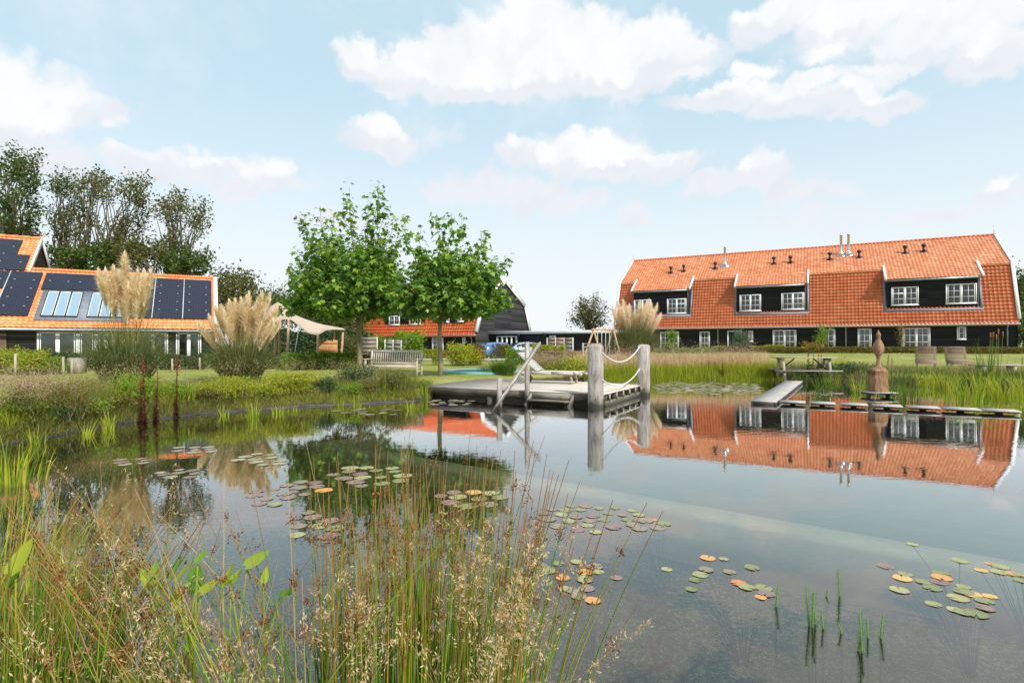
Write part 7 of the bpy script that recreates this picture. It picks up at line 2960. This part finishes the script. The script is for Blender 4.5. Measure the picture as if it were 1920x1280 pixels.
# ------------------------------------------------------------------ WATER PLANTS
def pad_mesh(r, notch):
    n = 18
    V = [[0.06 * r * cos(notch), 0.06 * r * sin(notch), 0.0]]
    gap = .16
    for i in range(n + 1):
        a = notch + gap + (2 * pi - 2 * gap) * i / n
        rr = r * (1 + .03 * sin(a * 5 + r * 90))
        V.append([rr * cos(a), rr * sin(a), .004 + .003 * sin(a * 3 + r * 40)])
    return V, [[0, i + 1, i + 2] for i in range(n)]


def lily(center_px, spread_px, pads, r, label, mix_='gggro', root=True, seed_=0, group='water lilies on the pond', far=False, sub=.45):
    """pads: number or list of px positions"""
    rr_ = random.Random(seed_ + int(center_px[0]))
    c = GP(center_px[0], center_px[1], 0)
    t = empty('water_lily', c, label, 'water lily', group)
    names = {'g': 'pad_g', 'r': 'pad_r', 'o': 'pad_o', 'w': 'pad_w'}
    if isinstance(pads, int):
        pts = []
        tries = 0
        while len(pts) < pads and tries < 6000:
            tries += 1
            a = rr_.random() * 2 * pi
            k = sqrt(rr_.random())
            q = (center_px[0] + spread_px[0] * k * cos(a), center_px[1] + spread_px[1] * k * sin(a))
            p = GP(q[0], q[1], 0)
            if all(np.hypot(*(p - o)[:2]) > r * 1.5 for o in pts):
                pts.append(p)
    else:
        pts = [GP(x, y, 0) for x, y in pads]
    for i, p in enumerate(pts):
        kind = rr_.choice(mix_)
        rad = r * rr_.uniform(.52, .86)
        V, Fs = pad_mesh(rad, rr_.random() * 6.28)
        V = np.array(V)
        tilt = rr_.uniform(-.03, .03)
        V[:, 2] = V[:, 2] * .4 + V[:, 0] * tilt * .25 + .0015 + .0007 * (i % 5)
        g = Geo()
        uv = np.zeros((len(Fs), 3, 2))
        uv[..., 0] = rr_.random()
        uv[:, 1:, 1] = 1.0
        g.add(V + p, Fs, uv)
        o = g.build('lily_pad', M[names[kind]], t)
        if kind == 'o':
            o['label'] = 'orange yellow lily pad'
        elif kind == 'r' and 'g' in mix_:
            o['label'] = 'reddish purple lily pad'
    if root:
        g = Geo()
        cc_ = np.mean(pts, axis=0) + np.array([.1, -.1, 0])
        for p in pts:
            q = cc_ + (p - cc_) * .12
            s = np.linspace(0, 1, 5)[:, None]
            m_ = q * (1 - s) + p * s
            m_[:, 2] = -sub + (sub - .01) * s[:, 0] ** .8
            g.tube(m_, .0035, 3, caps=False)
        g.build('pad_stems', M['sub'], t)
    return t


lily((690, 892), (72, 19), 40, .135, 'large patch of green and yellow lily pads amid the plane tree reflections', 'ggggrgo')
lily((362, 843), (46, 6), 14, .13, 'flat row of pale green lily pads below the maroon stalks reflection', 'ww', sub=.4)
lily((248, 865), (32, 7), 7, .12, 'few pale lily pads farthest left on the water', 'wr', sub=.4)
lily((335, 888), (38, 9), 8, .10, 'faint purplish lily pads left of centre', 'rrw', sub=.4)
lily((492, 862), (46, 11), 10, .13, 'loose pale green lily pads left of the big patch', 'wwg', sub=.4)
lily((508, 932), (38, 16), 9, .11, 'reddish lily pads beside the left plane tree reflection', 'rrrg', sub=.4)
lily((572, 915), (38, 15), 9, .12, 'pinkish and green lily pads between two patches, one bright orange', 'rrgro', sub=.4)
lily((590, 985), (46, 26), 9, .10, 'purplish lily pads seen between the rush stems', 'rrg', sub=.4)
lily((880, 935), (60, 14), 14, .12, 'mixed lily pads behind the tall rush stems', 'ggro', sub=.4)
lily((845, 754), (44, 6), 16, .16, 'pale lily pads on the dark water in front of the deck', 'ww', sub=.4)
lily((700, 772), (80, 6), 14, .15, 'scattered thin lily pads near the bank before the left tree', 'wr', sub=.3)
lily((1112, 972), (105, 26), 36, .088, 'wide patch of small green and red lily pads right of the rushes', 'gggrrr')
lily((1210, 985), (38, 13), 7, .085, 'small group of lily pads with one orange at the patch end', 'rgog')
lily((1080, 1085), (72, 36), None or [(1010, 1060), (1046, 1056), (1080, 1053), (1115, 1062), (1098, 1073), (1122, 1072), (1156, 1083), (1055, 1083), (1096, 1086), (1057, 1103), (1072, 1106), (1100, 1103), (1085, 1118), (1111, 1126), (1028, 1070)], .072, 'group of notched lily pads beside the right rush stems', 'ggrgro', sub=.5)
lily((1330, 1085), (10, 10), [(1250, 1067), (1327, 1046), (1357, 1048), (1410, 1064), (1324, 1068), (1313, 1077), (1303, 1087), (1368, 1072), (1296, 1105), (1400, 1101), (1431, 1102), (1426, 1120), (1385, 1093), (1437, 1113)], .066, 'open lily plant with red stems spreading to scattered pads', 'grgrrgo', sub=.55)
lily((1760, 1105), (10, 10), [(1660, 1061), (1697, 1076), (1692, 1084), (1686, 1106), (1731, 1091), (1762, 1091), (1765, 1075), (1748, 1102), (1806, 1100), (1806, 1109), (1820, 1113), (1796, 1121), (1856, 1118), (1845, 1126), (1847, 1140), (1750, 1132), (1790, 1143), (1806, 1148), (1830, 1151), (1765, 1083)], .072, 'largest group of green and orange lily pads at lower right', 'gggor', sub=.5)
lily((1880, 1068), (40, 12), [(1858, 1057), (1876, 1062), (1872, 1072), (1898, 1076), (1914, 1078), (1916, 1088), (1840, 1069)], .07, 'lily pads cut by the right edge above the largest lower group', 'ggo', sub=.5)
lily((1711, 1020), (2, 2), [(1711, 1020), (1800, 1051)], .07, 'two single pads floating over the pale underwater ledge', 'g', sub=.4)
for i, (cx, sx) in enumerate([(1262, 36), (1330, 42), (1392, 36)]):
    lily((cx, 727 + i), (sx, 11), 52, .20, ['pale lily field beside the far bollard', 'middle of the pale lily field below the far reeds', 'pale lily field next to the boardwalk'][i], 'wwwr', root=False)
lily((1535, 738), (30, 8), 12, .17, 'few pale lily pads between the boardwalk and the iris', 'wr', root=False)

# mare's tail shoots
MT = 'green mare tail shoots rising from the water'
shoots = [(1455, 1137, 1097, 'farthest left, standing alone'), (1517, 1172, 1098, 'brown tipped one at the left of the thick bunch'), (1523, 1175, 1110, 'thickest one in the bunch'), (1529, 1170, 1112, 'right of the thick bunch'), (1543, 1178, 1144, 'short one right of the bunch'),
          (1549, 1118, 1105, 'tiny one far behind the bunch'), (1574, 1117, 1066, 'tall slender one, farthest back'), (1578, 1188, 1167, 'smallest, standing alone in the middle'), (1609, 1220, 1175, 'light green one of the right trio'), (1616, 1222, 1145, 'tallest of the right trio'), (1627, 1195, 1158, 'thin brownish one of the right trio'),
          (1651, 1195, 1152, 'curved one, farthest right')]
for (px, pb, pt_, lab) in shoots:
    c = GP(px, pb, 0)
    D = c[1]
    h = (pb - pt_) / F * D * 1.02
    t = empty('mares_tail', c, 'whorled green water plant shoot: ' + lab, 'water plant', MT)
    g = Geo()
    bx_ = random.uniform(-.03, .03)
    pts = [c + np.array([0, 0, -.35]), c, c + np.array([bx_, 0, h])]
    g.tube(pts, [.004, .0045, .0025], 5)
    nw = int((h + .12) / .009)
    for i in range(nw):
        f_ = i / nw
        z = -.12 + (h + .12) * f_
        m_ = 9
        an = np.arange(m_) * 2 * pi / m_ + i * .4
        ln = .034 * (1 - .55 * max(0, f_ - .3)) * (1 if px not in (1549, 1627) else .7)
        b_ = np.tile(c + np.array([bx_ * max(0, z) / h, 0, z]), (m_, 1))
        g_blades(g, b_, ln * .55, an, 1.4, .0045, 1)
    g.build('shoot', M['mare'], t)
# submerged growth
c = GP(1560, 1235, -.2)
pos = []
for i in range(70):
    p = GP(random.gauss(1560, 70), random.gauss(1235, 22), -.3)
    pos.append(p)
pos = np.array(pos)
pos[:, 2] = -.55
g = Geo()
for p in pos:
    h = random.uniform(.15, .42)
    for i in range(int(h / .03)):
        m_ = 7
        g_blades(g, np.tile(p + np.array([0, 0, i * .03]), (m_, 1)), .02, np.arange(m_) * .9, 1.4, .005, 1)
tag(g.build('underwater_plants', M['mare']), 'pale green plants growing under the water beneath the mare tail shoots', 'water plant', kind='stuff')
# reddish milfoil lower middle
for k, (a, b_) in enumerate([((1235, 1275), (1217, 1195)), ((1260, 1240), (1175, 1280)), ((1320, 1235), (1265, 1285)), ((1240, 1190), (1225, 1235))]):
    p0 = GP(*a, -.12)
    p1 = GP(*b_, -.05)
    t = empty('milfoil', p0, ['red feathery underwater strand, upright one', 'red feathery underwater strand leaning to the lower left', 'red feathery underwater strand, the rightmost', 'short red feathery underwater strand at the top'][k], 'water plant', 'red feathery strands under the water')
    g = Geo()
    g.tube([p0, p1], .003, 4)
    for i in range(28):
        q = p0 + (p1 - p0) * i / 28
        g_blades(g, np.tile(q, (8, 1)), .022, np.arange(8) * .8, 1.2, .004, 1)
    g.build('strand', M['milfoil'], t)

# ------------------------------------------------------------------ FOREGROUND RUSHES AND GRASSES
RU = 'rush clumps in the foreground'
def rush_clump(px0, px1, Dy, n, top_px, label, lean=(0., .08), jd=.35, rad=.0032, heads=.55, dry=.12, hmin=.5, fan=.25, zb=-.05):
    """stems rooted between px0..px1 at depth Dy; top_px=(lowest row, highest row) of the tips"""
    D = Dy + RNG.normal(0, jd, n).clip(-jd * 1.6, jd * 1.6)
    xc = ((px0 + px1) / 2 - 960) / F * Dy
    px = px0 + (px1 - px0) * RNG.random(n)
    x = (px - 960) / F * Dy
    base = np.column_stack([x, D, np.full(n, zb)])
    ty = top_px[0] + (top_px[1] - top_px[0]) * RNG.random(n) ** 1.3
    zt = EYE - (ty - YH) / F * D
    h = np.maximum(zt - zb, .35)
    t = empty('rush_clump', (xc, Dy, 0), label, 'rush', RU)
    ln = lean[0] + lean[1] * RNG.normal(0, 1, n) + fan * (px - (px0 + px1) / 2) / max(1, (px1 - px0) / 2)
    ly = RNG.normal(0, .08, n)
    S = 8
    s = np.linspace(0, 1, S)
    C = np.zeros((n, S, 3))
    curve = s ** 1.3
    C[:, :, 0] = base[:, 0, None] + (ln * h)[:, None] * curve
    C[:, :, 1] = base[:, 1, None] + (ly * h)[:, None] * curve
    C[:, :, 2] = base[:, 2, None] + h[:, None] * (s[None] - .06 * (np.abs(ln) * 2)[:, None] * s[None] ** 2)
    isdry = RNG.random(n) < dry
    g = Geo()
    g_stems(g, C[~isdry], 1.25 * rad * (.8 + .4 * RNG.random((~isdry).sum())), 4, taper=.72)
    g.build('stems', M['rush'], t)
    if isdry.any():
        g = Geo()
        g_stems(g, C[isdry], rad * .8, 4, taper=.7)
        g.build('dry_stems', M['rushdry'], t)
    # seed clusters on the side of the stem
    hs = np.where(RNG.random(n) < heads)[0]
    g = Geo()
    pos = []
    for i in hs:
        f_ = random.uniform(.68, .86)
        j = f_ * (S - 1)
        j0 = int(j)
        p = C[i, j0] * (1 - (j - j0)) + C[i, min(j0 + 1, S - 1)] * (j - j0)
        d = np.array([random.uniform(-1, 1), random.uniform(-1, 1), .4])
        m_ = random.randint(16, 34)
        sp = random.uniform(.007, .017)
        q = p + d * .008 + RNG.normal(0, 1, (m_, 3)) * sp * np.array([1, 1, 1.25])
        pos.append(q)
    if pos:
        pos = np.concatenate(pos)
        g_leaves(g, pos, .0125 * (.7 + .6 * RNG.random(len(pos))), LEAF_OVAL, up=.1)
        g.build('seed_heads', M['seed'], t)
    return t


rush_clump(600, 800, 2.35, 150, (1130, 850), 'dense tall green rush clump at the bottom centre, left half', (0, .05), .28, .0036, .6, .10, fan=.05)
rush_clump(760, 960, 2.45, 160, (1130, 815), 'dense tall green rush clump at the bottom centre, right half', (.05, .06), .25, .0034, .6, .10, fan=.10)
rush_clump(640, 900, 2.9, 46, (960, 775), 'thin brown tipped rush stems rising highest behind the centre clump', (.02, .09), .2, .0026, .45, .55, fan=.05)
rush_clump(930, 1040, 2.25, 34, (1100, 850), 'rush stems leaning right out of the centre clump towards open water', (.20, .10), .2, .0032, .7, .1, fan=.1)
rush_clump(520, 640, 2.1, 28, (1200, 900), 'sparse rush stems left of the centre clump', (-.08, .10), .2, .003, .7, .1)
rush_clump(230, 620, 1.9, 58, (1180, 860), 'rush stems leaning strongly left across the lower left water', (-.52, .16), .2, .0032, .75, .35, fan=.05)
rush_clump(-150, 180, 2.1, 260, (1130, 900), 'dense green rush clump filling the lower left corner', (.12, .16), .35, .0038, .35, .08, fan=.0)
rush_clump(-220, 60, 2.7, 80, (1100, 850), 'darker rush clump at the left edge behind the corner clump', (.08, .2), .3, .0034, .4, .12)
rush_clump(-60, 500, 2.0, 40, (1150, 830), 'crossing brown rush stems over the lower left water', (.05, .42), .3, .0028, .7, .7)

FG = 'pale feathery grass tufts in the foreground'
def feather(px0, px1, Dy, n, top_px, label, lean=(0, .15), jd=.2, nsp=150, sl=.4, zb=-.05, ssz=.0135):
    D = Dy + RNG.normal(0, jd, n).clip(-jd * 1.6, jd * 1.6)
    px = px0 + (px1 - px0) * RNG.random(n)
    x = (px - 960) / F * Dy
    ty = top_px[0] + (top_px[1] - top_px[0]) * RNG.random(n)
    zt = EYE - (ty - YH) / F * D
    h = np.maximum(zt - zb, .35)
    t = empty('feathery_grass', (((px0 + px1) / 2 - 960) / F * Dy, Dy, 0), label, 'grass', FG)
    ln = lean[0] + lean[1] * RNG.normal(0, 1, n)
    S = 9
    s = np.linspace(0, 1, S)
    C = np.zeros((n, S, 3))
    C[:, :, 0] = x[:, None] + (ln * h)[:, None] * s ** 1.8
    C[:, :, 1] = D[:, None] + (RNG.normal(0, .08, n) * h)[:, None] * s ** 1.8
    C[:, :, 2] = zb + h[:, None] * (s - .05 * s ** 3)
    g = Geo()
    g_stems(g, C, .0014, 3, taper=.6)
    g.build('stems', M['rushdry'], t)
    g = Geo()
    P_, Dr = [], []
    for i in range(n):
        m_ = int(nsp * .62 * random.uniform(.6, 1.2))
        # whorls of fine branches carrying spikelets
        nbr = 12
        for k in range(nbr):
            f_ = 1 - sl * (k + random.random()) / nbr
            j = f_ * (S - 1)
            j0 = min(int(j), S - 2)
            p = C[i, j0] * (1 - (j - j0)) + C[i, j0 + 1] * (j - j0)
            L_ = .02 + .10 * ((1 - f_) / sl) ** .8
            a = random.random() * 2 * pi
            d = nrm(np.array([cos(a) + ln[i] * 1.2, sin(a), random.uniform(.5, 1.3)]))
            e = p + d * L_
            e[2] -= L_ * .15
            mm = m_ // nbr
            u_ = RNG.random(mm) ** .6
            q = p + (e - p) * u_[:, None] + RNG.normal(0, .006, (mm, 3))
            P_.append(q)
            Dr.append(np.tile(d + np.array([0, 0, .15]), (mm, 1)))
            g_ = Geo
    P_ = np.concatenate(P_)
    Dr = np.concatenate(Dr)
    TH = (np.array([[-.5, 0, 0], [0, -.13, .02], [.5, 0, 0], [0, .13, .02]]), np.array([[0, 1, 2, 3]]))
    g_leaves(g, P_, ssz * (.6 + .8 * RNG.random(len(P_))), TH, up=0, direct=Dr)
    g.build('spikelets', M['spikelet'], t)
    return t


feather(860, 980, 1.95, 20, (1180, 930), 'pale feathery grass plumes right of the centre rushes', (.10, .08), .12, 230)
feather(800, 900, 2.2, 9, (1080, 900), 'slender pale grass plume rising in front of the centre rushes', (.08, .05), .1, 240)
feather(600, 720, 2.0, 12, (1150, 950), 'pale grass plume at the left side of the centre rushes', (.03, .10), .1, 240)
feather(280, 640, 1.7, 16, (1290, 1040), 'pale feathery grass haze along the bottom left of centre', (-.2, .3), .15, 240)
feather(-60, 340, 1.8, 17, (1270, 950), 'pale feathery grass haze over the lower left corner rushes', (.0, .35), .2, 200)
feather(120, 520, 2.6, 16, (1020, 820), 'thin straw grass heads arching over the left water', (-.25, .3), .25, 90, .3)
feather(890, 1000, 1.7, 12, (1290, 1080), 'low pale grass plumes at the bottom right of the rushes', (.05, .2), .1, 260)

# blades among the rushes (lower left)
c = P(40, 1100, 2.2)
c[2] = -.02
clump('grass_clump', c, 260, 1.0, 1.0, 'g_green', 'broad green blades low in the bottom left corner', 'grass', width=.010, bend=.45, base_r=.5, droop=.1)
c = P(-40, 1100, 2.9)
c[2] = -.02
clump('grass_clump', c, 220, .95, 1.0, 'g_yellow', 'yellow green blades at the left edge of the foreground', 'grass', width=.010, bend=.45, base_r=.4, droop=.1)
c = P(250, 1300, 1.9)
c[2] = -.02
clump('grass_clump', c, 150, .55, 1.0, 'g_green', 'short green blades at the bottom left of centre', 'grass', width=.007, bend=.5, base_r=.5, droop=.1)
c = P(780, 1280, 2.3)
c[2] = -.02
clump('grass_clump', c, 200, .6, 1.0, 'g_green', 'short green blades at the foot of the centre rushes', 'grass', width=.007, bend=.25, base_r=.45, droop=.1)

# pickerel / arrowhead leaves on stalks
_mid = [(-.48, 0, 0), (-.3, 0, -.03), (-.1, 0, -.04), (.15, 0, -.03), (.35, 0, .0), (.52, 0, .06)]
_sd = [(-.60, .10, .05), (-.42, .21, .07), (-.12, .22, .05), (.15, .17, .03), (.36, .09, .02), (.52, .0, .06)]
LEAF_ARROW = (np.array(_mid + _sd + [(x, -y, z) for x, y, z in _sd]), np.array([[i, i + 1, 7 + i, 6 + i] for i in range(5)] + [[i, 12 + i, 13 + i, i + 1] for i in range(5)]))
def arrow(pts, Dy, label, foot):
    foot_p = P(foot[0], foot[1], Dy)
    foot_p[2] = -.05
    t = empty('arrowhead_plant', foot_p, label, 'water plant', 'bright leaved arrowhead plants in the foreground')
    for (px, py, ang, sz) in pts:
        D = Dy + random.uniform(-.12, .12)
        p = P(px, py, D)
        d = np.array([cos(radians(ang)), .1, sin(radians(ang))])
        s0_ = p - d * sz * .5
        f0 = foot_p + np.array([random.uniform(-.08, .08), random.uniform(-.1, .1), 0])
        g = Geo()
        m_ = (f0 * .45 + s0_ * .55) + np.array([(s0_ - f0)[0] * -.08, 0, .02])
        g.tube([f0, m_, s0_], [.004, .0035, .003], 5)
        g.build('stalk', M['arrow'], t, smooth=True)
        g = Geo()
        g_leaves(g, [p], sz * 1.0, LEAF_ARROW, up=0, direct=[d * 50], normal=np.array([[random.uniform(-2.4, 2.4), -2.4, 1.2]]))
        g.build('leaf', M['arrow'], t, smooth=True)
arrow([(272, 1083, 115, .075), (290, 1072, 95, .085), (332, 1062, 80, .08), (345, 1070, 75, .075), (360, 1085, 90, .09), (371, 1080, 85, .085), (395, 1097, 40, .08), (333, 1115, 100, .06), (378, 1042, 60, .05)], 2.1, 'bright green arrow shaped leaves over the water, left group', (345, 1250))
arrow([(430, 1075, 100, .085), (442, 1080, 60, .07), (484, 1046, 35, .095), (498, 1075, 75, .06), (540, 1110, 20, .06), (425, 1092, 30, .05)], 2.1, 'bright green arrow shaped leaves over the water, right group', (450, 1250))
arrow([(42, 1040, 72, .115), (26, 1075, 80, .08)], 2.0, 'large single green leaf at the left picture edge', (20, 1300))

# dark submerged weed showing at the left
g = Geo()
pos = []
for i in range(900):
    q = GP(random.gauss(190, 55), random.gauss(1085, 30), 0)
    pos.append(q + np.array([0, 0, random.uniform(-.10, .06)]))
g_leaves(g, np.array(pos), .035, LEAF_QUAD, up=.1)
tag(g.build('dark_weed', M['maroon']), 'dark tangled water weed among the rushes at lower left', 'water plant', kind='stuff')

c = P(800, 1280, 2.35)
c[2] = -.02
clump('grass_clump', c, 150, .92, .6, 'g_yellow', 'upright yellow green blades inside the centre rush clump', 'grass', width=.006, bend=.14, base_r=.42, droop=.02)
c = P(60, 1250, 2.0)
c[2] = -.02
clump('grass_clump', c, 180, .95, .8, 'g_iris', 'bright yellow green blades among the rushes in the lower left corner', 'grass', width=.007, bend=.4, base_r=.45, droop=.05)
